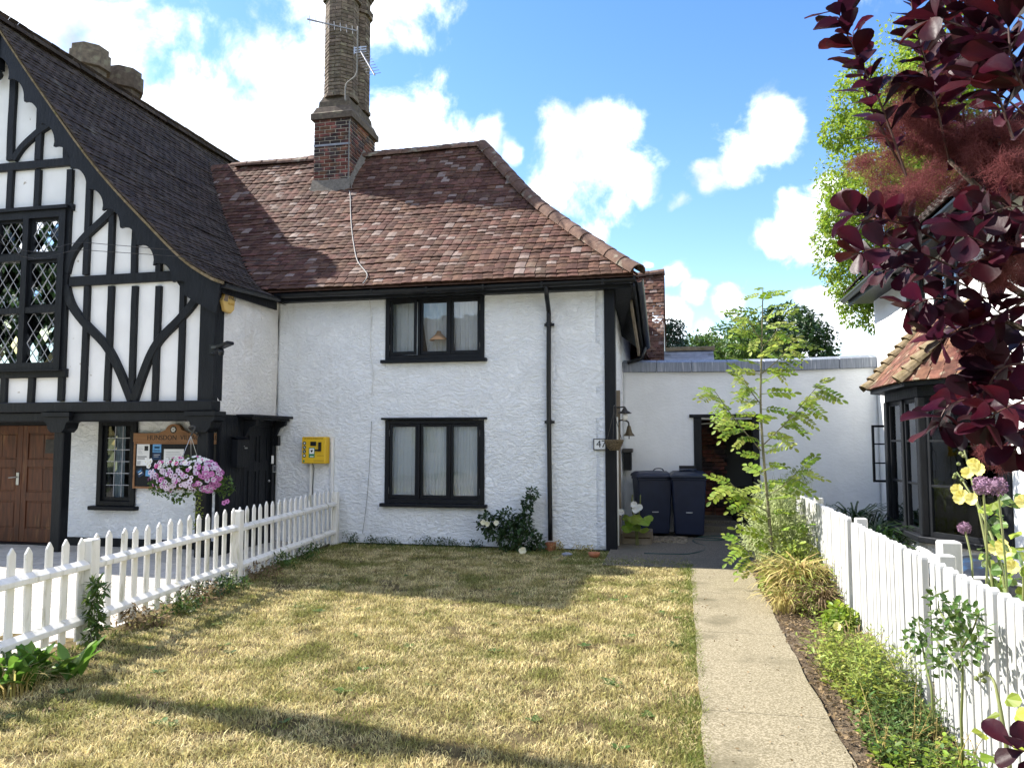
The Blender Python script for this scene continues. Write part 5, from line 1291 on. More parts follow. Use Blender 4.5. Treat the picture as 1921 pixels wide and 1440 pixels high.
# ------------------------------------------------------------------ bins
def wheelie(lab, x, y, z, w, h, d, rz, lidm='bin_lid', bodym='bin_blue', flap=False):
    t = thing('wheelie_bin', lab, 'bin', (x, y, z), 'wheelie bins by the doorway')
    Rm = Matrix.Translation((x, y, z)) @ Matrix.Rotation(rz, 4, 'Z')
    def B(mb, name, m, bev=.0, sm=False):
        mb.v = [tuple(Rm @ Vector(p)) for p in mb.v]; return mb.build(name, m, t, bevel=bev, smooth=sm)
    hb = h*.87; k = .80
    v = [(-w/2*k, -d/2*k, .03), (w/2*k, -d/2*k, .03), (w/2*k, d/2*.72, .03), (-w/2*k, d/2*.72, .03), (-w/2*.97, -d/2*.97, hb), (w/2*.97, -d/2*.97, hb), (w/2*.97, d/2*.95, hb), (-w/2*.97, d/2*.95, hb)]
    B(MB().add(v, [(0, 3, 2, 1), (4, 5, 6, 7), (0, 1, 5, 4), (1, 2, 6, 5), (2, 3, 7, 6), (3, 0, 4, 7)]), 'body', bodym, .02)
    rim = MB(); w2, d2 = w/2*1.01, d/2*1.01
    rim.box(-w2, w2, -d2, d2, hb-.03, hb+.015); B(rim, 'rim', bodym, .012)
    L = MB(); zl = hb+.017
    prof = [(-d/2*1.08, 0), (-d/2*1.08, .035), (-d/2*.8, .075), (0, .105), (d/2*.75, .095), (d/2*1.02, .06), (d/2*1.05, 0)]
    n = len(prof); xs = [(-w/2*1.05, .55), (-w/2*.85, .92), (0, 1.0), (w/2*.85, .92), (w/2*1.05, .55)]
    for xx, s in xs:
        for yy, zz in prof: L.v.append((xx, yy, zl+zz*s))
    for i in range(4):
        for j in range(n-1): L.f.append((i*n+j, i*n+j+1, (i+1)*n+j+1, (i+1)*n+j))
    L.f += [tuple(range(n)), tuple(reversed(range(4*n, 5*n)))]
    for i in range(4): L.f.append((i*n, (i+1)*n, (i+1)*n+n-1, i*n+n-1))
    B(L, 'lid', lidm, .004, False)
    B(MB().tube([(-w*.40, d/2*1.02, hb+.02), (-w*.40, d/2*1.18, hb+.03), (w*.40, d/2*1.18, hb+.03), (w*.40, d/2*1.02, hb+.02)], .016, 8), 'handle', bodym)
    if flap:
        B(MB().box(-w*.26, w*.26, -d*.16, d*.20, zl+.108, zl+.125), 'lid_ridge', lidm, .008)
        B(MB().bar((-w*.24, d*.24, zl+.15), (w*.24, d*.24, zl+.15), .03, .05), 'lid_bar', 'rubber', .006)
    else: B(MB().tube(bez([(.02, -d*.05, zl+.10), (.06, -d*.03, zl+.135), (.16, 0, zl+.135), (.20, .02, zl+.10)], 5), .010, 6), 'lid_grip', lidm)
    B(MB().box(-.05, .05, -d/2*.90-.006, -d/2*.90+.006, h*.36, h*.372), 'number_strip', 'paper_print')
    for s in (-1, 1):
        c = Rm @ Vector((s*w*.36, d/2*.80, .10)); ax = Rm.to_3x3() @ Vector((1, 0, 0))
        wh = MB().tube([c-ax*.03, c+ax*.03], .10, 16); wh.build('wheel', 'rubber', t)
    return t
wheelie('right navy wheelie bin with a ridged flat lid in front of the doorway', .085, 13.06, .10, .56, 1.07, .70, R_(2), flap=True)
wheelie('left navy wheelie bin with a domed lid by the cottage corner', -.50, 13.08, .10, .58, 1.06, .66, R_(12), lidm='bin_blue')
# ------------------------------------------------------------------ small things by the corner
hs = MB().tube(bez([(-.55, 11.2, .045), (.0, 11.25, .045), (.22, 11.5, .05), (.32, 11.8, .05), (.30, 12.1, .06), (.18, 12.3, .07), (.16, 12.6, .08), (.45, 12.55, .085), (.62, 12.7, .09), (.2, 12.85, .095), (.45, 13.0, .1), (.75, 13.05, .1), (.72, 13.3, .11)], 7), .013, 7).build('garden_hose', 'hose_green', None, smooth=True); tag(hs, 'dark green garden hose snaking over the yard', 'hose')
rp = MB().lathe([(.09, 0), (.13, .20), (.14, .22), (.12, .22), (.10, .05)], (1.02, 11.9, .06), 16).build('flower_pot', 'red_pot', None, smooth=True); tag(rp, 'red plastic flower pot half hidden under the sapling', 'flower pot')
sh = MB().lathe([(.05, 0), (.075, .03), (.085, .07), (.075, .07), (.06, .03)], (-1.22, 10.85, .02), 12); sh = sh.build('flower_pot', 'terracotta', None, smooth=True); tag(sh, 'small terracotta pot lying in the grass by the house corner', 'flower pot')
st = MB().lathe([(.0, 0), (.07, .0), (.08, .03), (.03, .05)], (-1.62, 10.98, .01), 8).build('stone', 'slate', None); tag(st, 'grey stone in the grass below the house number', 'stone')
bt = thing('black_tub', 'round black tub lying inside the dark doorway', 'tub', (1.0, 13.9, .2))
MB().lathe([(.30, 0), (.34, .10), (.36, .50), (.38, .55), (.33, .55), (.30, .10)], (1.15, 14.1, .27), 18).build('tub_body', 'rubber', bt, smooth=True)
# wooden trough with pale hollyhock beside the corner post
tr = thing('planting_trough', 'weathered timber trough at the foot of the corner post', 'planter', (-.68, 12.05, .05))
for z in (.06, .17): MB().box(-.92, -.48, 12.0, 12.03, z, z+.09).build('plank', 'wood_grey', tr, bevel=.004)
for z in (.06, .17): MB().box(-.92, -.48, 12.40, 12.43, z, z+.09).build('plank', 'wood_grey', tr, bevel=.004)
for x in (-.92, -.50): MB().box(x, x+.03, 12.031, 12.399, .06, .26).build('end_plank', 'wood_grey', tr, bevel=.004)
MB().box(-.888, -.502, 12.032, 12.398, .06, .22).build('earth', 'soil', tr)
gv = MB()
for k in range(260):
    x, y = rng.uniform(-.5, .05), rng.uniform(12.2, 12.75); r = rng.uniform(.012, .025); gv.obox((x, y, yard_z(x, y)+r*.4), V(r, 0, 0), V(0, r*.8, 0), V(0, 0, r*.5))
o = gv.build('gravel', 'gravel'); o['kind'] = 'stuff'; o['label'] = 'loose gravel beside the bins'
# house number, lantern, bell, post box, wicker basket on the corner
pn_ = atY(1128, 833, YF-.03)
pq = thing('house_number', 'white number plaque 47 by the black corner post', 'plaque', (pn_.x, YF, pn_.z))
MB().box(pn_.x-.11, pn_.x+.11, YF-.035, YF-.005, pn_.z-.078, pn_.z+.078).build('plate', 'paper', pq)
rect_frame(MB(), pn_.x-.116, pn_.x+.116, pn_.z-.084, pn_.z+.084, YF-.042, YF-.004, .011).build('border', 'ink', pq)
text('lettering', '47', .15, 'ink', pq, at((pn_.x, YF-.036, pn_.z), FRONT), .002)
c = atY(1172, 775, 11.98)
ln_ = thing('wall_lantern', 'black wall lantern with white glass above the hanging bell', 'lantern', tuple(c))
MB().tube([(-.98, 12.0, c.z+.09), (c.x, 11.98, c.z+.10)], .012, 6).build('bracket', 'iron', ln_)
MB().lathe([(.012, .10), (.03, .07), (.045, .04), (.105, .005), (.10, -.005), (.02, .0)], tuple(c), 8).build('hood', 'iron', ln_)
MB().lathe([(.02, 0), (.05, -.03), (.045, -.09), (.02, -.11)], tuple(c), 12).build('globe', 'white_plastic', ln_, smooth=True)
c = atY(1180, 806, 12.0)
bl = thing('hanging_bell', 'bronze bell hanging from a curved bracket on the cottage side wall', 'bell', tuple(c))
MB().tube(bez([(-.97, 12.0, c.z-.02), (-.965, 12.0, c.z+.10), (-.92, 12.0, c.z+.15), (c.x-.02, 12.0, c.z+.13), (c.x, 12.0, c.z+.06)], 5), .013, 7).build('bracket', 'iron', bl)
MB().lathe([(.0, .07), (.025, .06), (.04, .0), (.05, -.04), (.085, -.085), (.09, -.095), (.07, -.085)], tuple(c), 16).build('bell_body', 'brass_dark', bl, smooth=True)
MB().tube([(c.x, c.y, c.z-.05), (c.x, c.y, c.z-.14)], .008, 6).build('clapper', 'iron', bl)
c = atY(1177, 860, 13.2)
pb_ = thing('post_box', 'black letter box with ridged lid on the white wall above the bins', 'post box', (c.x, 13.3, c.z))
MB().box(c.x-.07, c.x+.06, 13.24, 13.46, c.z-.20, c.z+.10).build('body', 'black_paint', pb_, bevel=.006)
MB().box(c.x-.09, c.x+.085, 13.2, 13.47, c.z+.102, c.z+.17).build('lid', 'iron', pb_, bevel=.01)
c = atY(1152, 826, YF-.20)
hb = thing('hanging_basket', 'empty wicker hanging basket on the black corner post', 'hanging basket', tuple(c))
MB().lathe([(.03, -.13), (.085, -.10), (.12, -.03), (.13, .0), (.138, .012), (.125, .015), (.11, -.02), (.07, -.09)], tuple(c), 20).build('bowl', 'wicker', hb)
mbw = MB()
for r in range(6):
    z = -.13+r*.025; rad = .04+.095*math.sqrt(max(0, (z+.14)/.15)); mbw.tube([(c.x+rad*math.cos(a)*(1+.03*math.sin(a*9+r)), c.y+rad*math.sin(a)*(1+.03*math.sin(a*9+r)), c.z+z+.008*math.sin(a*11+r*2)) for a in np.linspace(0, 6.28, 40)], .010, 5)
mbw.build('weave', 'wicker', hb)
for k in range(3):
    a = k*2.09+.5; MB().tube([(c.x+.125*math.cos(a), c.y+.125*math.sin(a), c.z+.01), (c.x, c.y+.02, c.z+.42)], .005, 5).build('chain', 'iron', hb)
MB().tube([(c.x, c.y+.02, c.z+.40), (c.x, c.y+.02, c.z+.50), (c.x, YF-.05, c.z+.52)], .008, 6).build('hook', 'iron', hb)
# defibrillator cabinet
a_ = atY(566, 869, YF-.16); b_ = atY(611, 819, YF-.16)
dc = thing('defibrillator_cabinet', 'yellow defibrillator cabinet on the white wall behind the fence end', 'cabinet', ((a_.x+b_.x)/2, YF, a_.z))
MB().box(a_.x, b_.x, YF-.16, YF-.005, a_.z, b_.z).build('case', 'cabinet_yellow', dc, bevel=.008)
W, Hh = b_.x-a_.x, b_.z-a_.z; fx = lambda s: a_.x+W*s; fz = lambda s: a_.z+Hh*s
MB().box(fx(.01), fx(.99), YF-.172, YF-.1605, fz(.015), fz(.985)).build('door', 'cabinet_yellow', dc, bevel=.004)
yy = YF-.1725
for k in range(4):
    cxx, czz = fx(.12), fz(.76-.155*k); ds = MB().prism([(cxx+.030*math.cos(q), czz+.030*math.sin(q)) for q in np.linspace(0, 6.28, 17)[:-1]], fy, yy-.0010, yy).build('symbol', 'badge_teal', dc)
    MB().prism([(cxx+.014*math.cos(q+k)*(1+.3*(k % 2)), czz+.013*math.sin(q)) for q in np.linspace(0, 6.28, 7)[:-1]], fy, yy-.002, yy-.0011).build('pictogram', 'paper', ds)
MB().box(fx(.38), fx(.62), yy-.012, yy, fz(.66), fz(.82)).build('keypad', 'black_plastic', dc, bevel=.003)
MB().box(fx(.74), fx(.84), yy-.03, yy, fz(.46), fz(.80)).box(fx(.58), fx(.739), yy-.02, yy, fz(.47), fz(.53)).build('handle', 'black_plastic', dc)
gs = MB().box(fx(.31), fx(.56), yy-.0012, yy, fz(.22), fz(.60)).build('green_sign', 'sign_green', dc)
MB().box(fx(.335), fx(.535), yy-.0024, yy-.0013, fz(.36), fz(.57)).build('white_field', 'paper', gs)
MB().prism([(fx(.435)+.021*math.sin(q)**3, fz(.47)+.0016*(13*math.cos(q)-5*math.cos(2*q)-2*math.cos(3*q)-math.cos(4*q))) for q in np.linspace(0, 6.28, 21)[:-1]], fy, yy-.0036, yy-.0025).build('heart', 'ink', gs)
MB().box(fx(.36), fx(.52), yy-.0024, yy-.0013, fz(.25), fz(.28)).build('white_stripe', 'paper', gs)
text('lettering', 'LIFE SAVING DEFIBRILLATOR', .030, 'ink_brown', dc, at((fx(.5), yy-.0005, fz(.935)), FRONT), .0006, sx=.86)
for s, zz in ((.25, .30), (.27, .27), (.42, .11), (.40, .08)): MB().box(fx(.95-s-.02), fx(.95), yy-.0010, yy, fz(zz), fz(zz)+.006).build('small_print', 'ink_gold', dc)
MB().prism([(fx(.10)+.018*math.cos(q), fz(.09)+.02*math.sin(q)) for q in np.linspace(0, 6.28, 9)[:-1]], fy, yy-.001, yy).build('green_mark', 'sign_green', dc)
o = MB().box(fx(.22), fx(.30), YF-.06, YF-.022, .02, a_.z).build('trunking', 'white_plastic'); tag(o, 'broad cream cable trunking under the yellow cabinet', 'trunking')
o = MB().box(b_.x+.045, b_.x+.085, YF-.05, YF-.018, .02, b_.z).build('trunking', 'white_plastic'); tag(o, 'narrow cream conduit at the right edge of the yellow cabinet', 'trunking')
o = MB().tube(bez([(fx(.36), YF-.08, a_.z), (fx(.39), YF-.05, a_.z-.08), (fx(.34), YF-.03, a_.z-.22), (fx(.32), YF-.03, a_.z-.5)], 6), .006, 5).build('power_cable', 'ink'); tag(o, 'thin black cable hanging under the yellow cabinet', 'cable')
# telephone cables down the wall
def wcable(lab, pts, m='cable_white', r=.006): o = MB().tube(bez([atY(u, v, YF-.028) for u, v in pts], 6), r, 5).build('wall_cable', m); tag(o, lab, 'cable')
wcable('pale cable looping down the cottage wall from the gutter', [(692, 556), (696, 590), (695, 660), (700, 700), (697, 742)])
wcable('thin grey cable slanting down the cottage wall to the ground', [(697, 790), (694, 860), (688, 940), (680, 1000)], 'cable_grey', .004)
# ------------------------------------------------------------------ vegetation helpers
def tmpl(kind):
    if kind == 'diamond': v = [(0, 0, 0), (.45, .26, .05), (1, 0, -.03), (.45, -.26, .05)]; f = [(0, 1, 2), (0, 2, 3)]
    elif kind == 'lance': v = [(0, 0, 0), (.35, .16, .03), (.35, 0, 0), (.35, -.16, .03), (.75, .10, 0), (.75, 0, -.03), (.75, -.10, 0), (1, 0, -.10)]; f = [(0, 2, 1), (0, 3, 2), (1, 2, 5), (1, 5, 4), (2, 3, 6), (2, 6, 5), (4, 5, 7), (5, 6, 7)]
    elif kind == 'oval': v = [(0, 0, 0), (.3, .24, .04), (.3, 0, 0), (.3, -.24, .04), (.7, .27, .03), (.7, 0, -.01), (.7, -.27, .03), (.95, .12, 0), (.95, -.12, 0), (1.0, 0, -.03)]; f = [(0, 2, 1), (0, 3, 2), (1, 2, 5), (1, 5, 4), (2, 3, 6), (2, 6, 5), (4, 5, 7), (5, 9, 7), (5, 6, 8), (5, 8, 9)]
    elif kind == 'blade': v = [(0, .03, 0), (0, -.03, 0), (.4, .035, .28), (.4, -.035, .28), (.8, .02, .36), (.8, -.02, .36), (1.05, 0, .22)]; f = [(0, 1, 3), (0, 3, 2), (2, 3, 5), (2, 5, 4), (4, 5, 6)]
    elif kind == 'strap': v = [(0, .02, 0), (0, -.02, 0), (.25, .022, .32), (.25, -.022, .32), (.6, .018, .42), (.6, -.018, .42), (.9, .012, .22), (.9, -.012, .22), (1.0, 0, .02)]; f = [(0, 1, 3), (0, 3, 2), (2, 3, 5), (2, 5, 4), (4, 5, 7), (4, 7, 6), (6, 7, 8)]
    elif kind == 'petal': v = [(0, 0, 0), (.6, .5, .12), (1, .28, .05), (1, -.28, .05), (.6, -.5, .12)]; f = [(0, 2, 1), (0, 3, 2), (0, 4, 3)]
    elif kind == 'round':
        v = [(0, 0, 0)]; n = 9
        for k in range(n):
            a = -2.6+5.2*k/(n-1); r = 1+.12*math.sin(k*2.2); v.append((.42+.55*math.cos(a)*r, .58*math.sin(a)*r, .08*math.cos(3*a)))
        f = [(0, k, k+1) for k in range(1, n)]
    return np.array(v, np.float32), np.array(f, np.int32)
TM = {k: tmpl(k) for k in ('diamond', 'lance', 'oval', 'blade', 'strap', 'petal', 'round')}
def norm(a): return a/np.maximum(np.linalg.norm(a, axis=-1, keepdims=True), 1e-6)
def scat(kind, pos, dirs, ups, size):
    tv, tf = TM[kind]; pos = np.asarray(pos, np.float32); x = norm(np.asarray(dirs, np.float32)); u = np.asarray(ups, np.float32)
    z = norm(u-x*np.sum(u*x, axis=1, keepdims=True)); y = np.cross(z, x); s = np.asarray(size, np.float32).reshape(-1, 1, 1)
    v = (tv[None, :, 0:1]*x[:, None, :]+tv[None, :, 1:2]*y[:, None, :]+tv[None, :, 2:3]*z[:, None, :])*s+pos[:, None, :]
    n = len(pos); f = tf[None]+(np.arange(n)*len(tv))[:, None, None]
    return v.reshape(-1, 3), f.reshape(-1, 3)
def rnd_dirs(n, zb=0.0, rs=nrs):
    d = rs.normal(size=(n, 3)); d[:, 2] += zb; return norm(d)
def cloud(n, clumps, rs=nrs):
    """points gathered in clumps: list of (centre, radius, weight)"""
    w = np.array([c[2] for c in clumps], float); w /= w.sum(); idx = rs.choice(len(clumps), n, p=w)
    C = np.array([tuple(c[0]) for c in clumps], np.float32)[idx]; R = np.array([c[1] for c in clumps], np.float32)[idx]
    d = rnd_dirs(n, 0, rs); r = rs.uniform(.35, 1.0, n)**.6
    return C+d*(R*r)[:, None], d
def foliage(name, m, parent, kind, n, clumps, size, droop=0.0, outw=.7, stuff=False):
    p, d = cloud(n, clumps); dirs = norm(d*outw+rnd_dirs(n)*.8+np.array([0, 0, -droop])); ups = norm(rnd_dirs(n)*.6+np.array([0, 0, 1.]))
    s = nrs.uniform(size*.6, size*1.25, n); v, f = scat(kind, p, dirs, ups, s); return npmesh(name, v, f, m, parent)
def ell_clumps(c, rx, ry, rz, n, r, shell=.75, seed=0, zmin=-9):
    rs = np.random.RandomState(seed); out = []
    while len(out) < n:
        d = rnd_dirs(1, 0, rs)[0]; q = rs.uniform(shell, 1.0) if rs.rand() < .75 else rs.uniform(.2, shell)
        p = (c[0]+d[0]*rx*q, c[1]+d[1]*ry*q, c[2]+d[2]*rz*q)
        if p[2] < zmin: continue
        out.append((p, r*rs.uniform(.6, 1.3), rs.uniform(.6, 1.4)))
    return out
def limbs(parent, base, clumps, r0, m, k=10, name='limb'):
    base = Vector(base)
    for c in clumps[:k]:
        q = Vector(c[0]); mid = base.lerp(q, .5)+Vector((rng.uniform(-.1, .1), rng.uniform(-.1, .1), .08*(q-base).length))
        MB().tube(bez([base, mid, q], 4), [r0*(1-.85*i/8) for i in range(9)], 6).build(name, m, parent, smooth=True)
def tree(name, label, cat, base, top, rad, clumps, n, m, size, bark='bark', kind='diamond', group=None, nl=12):
    t = thing(name, label, cat, base, group); b = Vector(base); tp_ = Vector(top)
    MB().tube(bez([b-V(0, 0, .2), b.lerp(tp_, .4)+V(.1, 0, 0), b.lerp(tp_, .75)-V(.05, .1, 0), tp_], 5), [rad*(1-.7*i/15) for i in range(16)], 9).build('trunk', bark, t, smooth=True)
    limbs(t, b.lerp(tp_, .6), clumps, rad*.35, bark, nl)
    foliage('crown', m, t, kind, n, clumps, size, droop=.3)
    return t
# ------------------------------------------------------------------ far trees
c = atY(1690, 350, 22)
cl = ell_clumps((c.x+.3, c.y, c.z), 2.25, 2.4, 4.1, 120, .62, seed=3)+[((atY(u, v, 22).x, 21.6, atY(u, v, 22).z), .42, .7) for u, v in ((1560, 420), (1550, 500), (1570, 540), (1590, 570), (1600, 590), (1545, 460), (1600, 330), (1625, 280), (1650, 250), (1620, 560), (1640, 600))]
tree('lime_tree', 'tall bright yellow-green tree behind the neighbour house', 'tree', (c.x+.6, 22.5, 0), (c.x+.3, 22.3, c.z+1), .28, cl, 62000, 'leaf_bright', .13)
c = atY(1400, 668, 30)
cl = ell_clumps((c.x-.2, 30, c.z-.6), 2.6, 2.4, 1.9, 60, .65, seed=5, zmin=2.2)
tree('broad_tree', 'rounded mid-green tree above the outbuilding parapet', 'tree', (c.x, 30, 0), (c.x, 30, c.z), .25, cl, 22000, 'leaf_mid', .19)
c = atY(1470, 640, 34)
cl = ell_clumps((c.x+.2, 34, c.z-.5), 1.9, 2.0, 1.8, 40, .6, seed=6, zmin=2.2)
tree('broad_tree', 'darker green tree at the right end of the parapet trees', 'tree', (c.x, 34, 0), (c.x, 34, c.z), .25, cl, 13000, 'leaf_dark', .20)
cf = thing('cedar_tree', 'blue-green cedar with flat drooping boughs behind the tiled range', 'tree', (atY(1235, 600, 29).x, 29, 0))
cx_ = atY(1238, 600, 29).x; MB().tube([(cx_, 29, 0), (cx_, 29, 3), (cx_, 29, 6.6)], [.25, .18, .04], 8).build('trunk', 'bark', cf, smooth=True)
cl = []
for k in range(16):
    z = 3.0+k*.2; L = 1.25*(1-.4*k/16)
    for s in (1, -1):
        a = rng.uniform(-.5, .5); q = V(cx_+s*L*math.cos(a), 29+L*math.sin(a)*.8, z-.1)
        MB().tube([(cx_, 29, z+.1), (cx_+s*L*.5, 29, z+.12), q], [.04, .025, .01], 5).build('bough', 'bark', cf)
        for j in range(5): cl.append(((lerp(cx_, q.x, .3+.17*j), lerp(29, q.y, .3+.17*j), z-.02*j), .16, 1))
foliage('needles', 'leaf_conifer', cf, 'lance', 9000, cl, .15, droop=.5)

# ------------------------------------------------------------------ sapling with feathery leaves
sp = thing('rowan_sapling', 'slender young tree with feathery leaflets beside the path', 'tree', (.97, 8.93, 0))
SY = 8.93
stem = bez([atY(1456, 1112, SY)]+[atY(u, v, SY) for u, v in ((1450, 1050), (1441, 950), (1432, 850), (1427, 760), (1428, 680), (1430, 600), (1431, 543))], 5)
stem[0].z = 0
MB().tube(stem, [lerp(.021, .005, i/(len(stem)-1)) for i in range(len(stem))], 8).build('trunk', 'bark_young', sp, smooth=True)
def pinnate(n=6, seed=0):
    r = np.random.RandomState(seed); P, D, Uu, S = [], [], [], []
    for i in range(n):
        t = .22+.74*i/n; zc = -.22*t*t
        for s in (1, -1):
            P.append((t, 0, zc)); D.append((.55+.1*r.randn(), s, -.12+.1*r.randn())); Uu.append((.1*r.randn(), .15*r.randn(), 1)); S.append(.27*(1-.35*abs(t-.5))*r.uniform(.85, 1.1))
    P.append((.97, 0, -.2)); D.append((1, 0, -.3)); Uu.append((0, 0, 1)); S.append(.25)
    v, f = scat('oval', P, D, Uu, S)
    ra = MB().tube([(0, 0, 0), (.5, 0, -.055), (1, 0, -.22)], [.012, .009, .004], 4, cap=False)
    k = len(v); vv = [tuple(map(float, q)) for q in v]+ra.v; ff = [tuple(map(int, q)) for q in f]+[tuple(i+k for i in q) for q in ra.f]
    me = bpy.data.meshes.new('leaf'); me.from_pydata(vv, [], ff); me.update(); return me
PIN = [pinnate(6, s) for s in range(3)]
def leaf_at(p, d, L, up=(0, 0, 1), me=None, m='leaf_lemon', name='leaf', parent=None):
    d = Vector(d).normalized(); u = Vector(up); u = (u-d*u.dot(d)).normalized(); y = u.cross(d)
    mw = Matrix(((d.x*L, y.x*L, u.x*L, p[0]), (d.y*L, y.y*L, u.y*L, p[1]), (d.z*L, y.z*L, u.z*L, p[2]), (0, 0, 0, 1)))
    return link(name, me, m, parent, mw)
def along(pts, t): i = min(int(t*(len(pts)-1)), len(pts)-2); return pts[i].lerp(pts[i+1], t*(len(pts)-1)-i)
k = 0
for i in range(54):
    t = .14+.855*i/53; p = along(stem, t); a = k*2.4+rng.uniform(-.4, .4); k += 1
    L = (.24 if t > .85 else .34)*rng.uniform(.75, 1.2)
    leaf_at(p, (math.cos(a), math.sin(a)*.7, rng.uniform(.0, .5)), L, (rng.uniform(-.3, .3), -rng.uniform(.3, 1.1), 1), PIN[i % 3], 'leaf_bright' if i % 3 else 'leaf_lemon', parent=sp)
for (us, ue, ve, vs) in ((1428, 1340, 732, 845), (1428, 1535, 722, 838), (1429, 1390, 700, 760), (1429, 1490, 640, 700), (1430, 1400, 590, 640), (1430, 1470, 600, 650), (1440, 1370, 905, 960), (1440, 1500, 880, 930), (1436, 1390, 1020, 1060), (1445, 1500, 1010, 1060)):
    p, q = atY(us, vs, SY), atY(ue, ve, SY+rng.uniform(-.25, .25)); mid = p.lerp(q, .5)+V(0, 0, -.03)
    br = bez([p, mid, q], 4); MB().tube(br, [lerp(.008, .003, i/(len(br)-1)) for i in range(len(br))], 5).build('branch', 'bark_young', sp)
    d = (q-p).normalized(); n = max(6, int((q-p).length/.055))
    for i in range(n):
        t = .3+.7*i/(n-1); s = 1 if i % 2 else -1
        leaf_at(along(br, min(t, .999)), (d.x*1.0+rng.uniform(-.3, .3), s*.5+rng.uniform(-.3, .3), s*.35+rng.uniform(-.2, .3)), rng.uniform(.20, .31), (rng.uniform(-.3, .3), -rng.uniform(.3, 1.1), 1), PIN[i % 3], 'leaf_bright' if i % 3 else 'leaf_lemon', parent=sp)

# ------------------------------------------------------------------ purple smoke bush, hanging in from the right, close by
sb = thing('smoke_bush', 'dark purple smoke bush with fluffy pink plumes hanging in at the upper right', 'shrub', (1.55, 2.05, 0))
def obovate(seed):
    r = random.Random(seed); w = r.uniform(.30, .37); cup = r.uniform(.02, .14); bend = r.uniform(-.15, .05); ro = 5
    v = []; rows = [(0, .02), (.18, .35), (.42, .78), (.66, 1.0), (.85, .82), (.96, .42)]
    for x, ww in rows:
        for s in (-1, -.5, 0, .5, 1): v.append((x, s*ww*w, cup*abs(s)*ww+bend*x*x+.012*math.sin(x*17+s*4)))
    v.append((1.0, 0, bend)); f = []
    for i in range(len(rows)-1):
        for k in range(4): a = i*5+k; f.append((a, a+1, a+6, a+5))
    b = (len(rows)-1)*5; e = len(v)-1
    for k in range(4): f.append((b+k, b+k+1, e))
    me = bpy.data.meshes.new('leaf'); me.from_pydata(v, [], f); me.shade_smooth(); me.update(); return me
OBO = [obovate(s) for s in range(5)]
def cpt(u, v, d): return CAM+ray(u, v)*(d/FPX)
SBI = []
def twig(pts, dd, n, L, spread=1.0, start=.15):
    P = bez([cpt(u, v, d) for (u, v), d in zip(pts, dd)], 5); MB().tube(P, [lerp(.0036, .0015, i/(len(P)-1)) for i in range(len(P))], 5).build('twig', 'stem_red', sb)
    for i in range(n):
        t = start+(1-start)*i/max(1, n-1); p = along(P, min(t, .999)); ax = (along(P, min(t+.03, .999))-along(P, max(t-.03, 0))).normalized()
        a = i*2.4+rng.uniform(-.5, .5); o1 = ax.orthogonal().normalized(); o2 = ax.cross(o1); rad = o1*math.cos(a)+o2*math.sin(a)
        d = (ax*rng.uniform(.35, .8)+rad*spread).normalized()
        SBI.append((p, d, L*rng.uniform(.75, 1.2), (ax*.5+Vector((rng.uniform(-.6, .6), rng.uniform(-.6, .6), 1))).normalized()))
D = 2.15
twig([(1700, 330), (1650, 190), (1600, 90), (1570, 15)], [D]*4, 29, 0.077)
twig([(1700, 330), (1640, 215), (1610, 130), (1600, 60)], [D+.1]*4, 16, 0.075)
twig([(1780, 300), (1745, 150), (1720, 60), (1705, -20)], [D, D-.05, D-.1, D-.1], 27, .087)
twig([(1820, 300), (1800, 160), (1790, 40), (1800, -30)], [D+.1]*4, 25, 0.094)
twig([(1900, 260), (1860, 140), (1840, 60), (1835, -30)], [D-.3]*4, 27, 0.094)
twig([(1940, 200), (1900, 120), (1890, 30), (1880, -30)], [D-.4]*4, 25, 0.100)
twig([(1800, 480), (1720, 430), (1650, 410), (1600, 400)], [D, D, D, D], 25, .082)
twig([(1830, 520), (1740, 480), (1660, 465), (1610, 475)], [D, D-.05, D-.1, D-.1], 23, .082)
twig([(1850, 560), (1780, 520), (1700, 500), (1640, 510)], [D+.15]*4, 23, 0.080)
twig([(1880, 600), (1810, 570), (1750, 560), (1700, 580)], [D]*4, 20, 0.083)
twig([(1930, 560), (1860, 600), (1800, 620), (1760, 640)], [D-.1]*4, 23, 0.083)
twig([(1940, 640), (1880, 650), (1830, 690), (1820, 740)], [D]*4, 23, 0.085)
twig([(1950, 680), (1880, 690), (1840, 740), (1780, 760), (1760, 800)], [D-.1]*5, 29, 0.090)
twig([(1950, 740), (1900, 760), (1860, 780), (1850, 800)], [D-.25]*4, 20, 0.088)
twig([(1960, 800), (1925, 800), (1910, 820), (1905, 850)], [D-.2]*4, 11, 0.083)
for i in range(30):
    u, v = rng.uniform(1770, 1930), rng.uniform(-10, 720)
    if u < 1850 and (180 < v < 370): continue
    if u < 1830 and v > 500: continue
    a = rng.uniform(2.2, 4.2); d0 = D+rng.uniform(-.3, .5); r = rng.uniform(70, 120)
    twig([(u-math.cos(a)*r, v+math.sin(a)*r*.6+20), (u, v), (u+math.cos(a)*r*.8, v-math.sin(a)*r*.6)], [d0+.08, d0, d0-.05], 14, .087)
twig([(1960, 1420), (1925, 1410), (1900, 1400)], [D-.3]*3, 5, 0.094)
rng.shuffle(SBI)
SBI.sort(key=lambda s: (s[0]-CAM).length-s[2]*6)
vs = []; fs = []; kk = 0
for i, (p, d, L, up) in enumerate(SBI):
    me = OBO[i % 5]
    if i < 300: leaf_at(p, d, L, up, me, 'leaf_purple', 'leaf', sb)
    else:
        u = Vector(up); u = (u-d*u.dot(d)).normalized(); y = u.cross(d)
        for vv in me.vertices: vs.append(tuple(Vector(p)+(d*vv.co.x+y*vv.co.y+u*vv.co.z)*L))
        for pg in me.polygons: fs.append(tuple(q+kk for q in pg.vertices))
        kk += len(me.vertices)
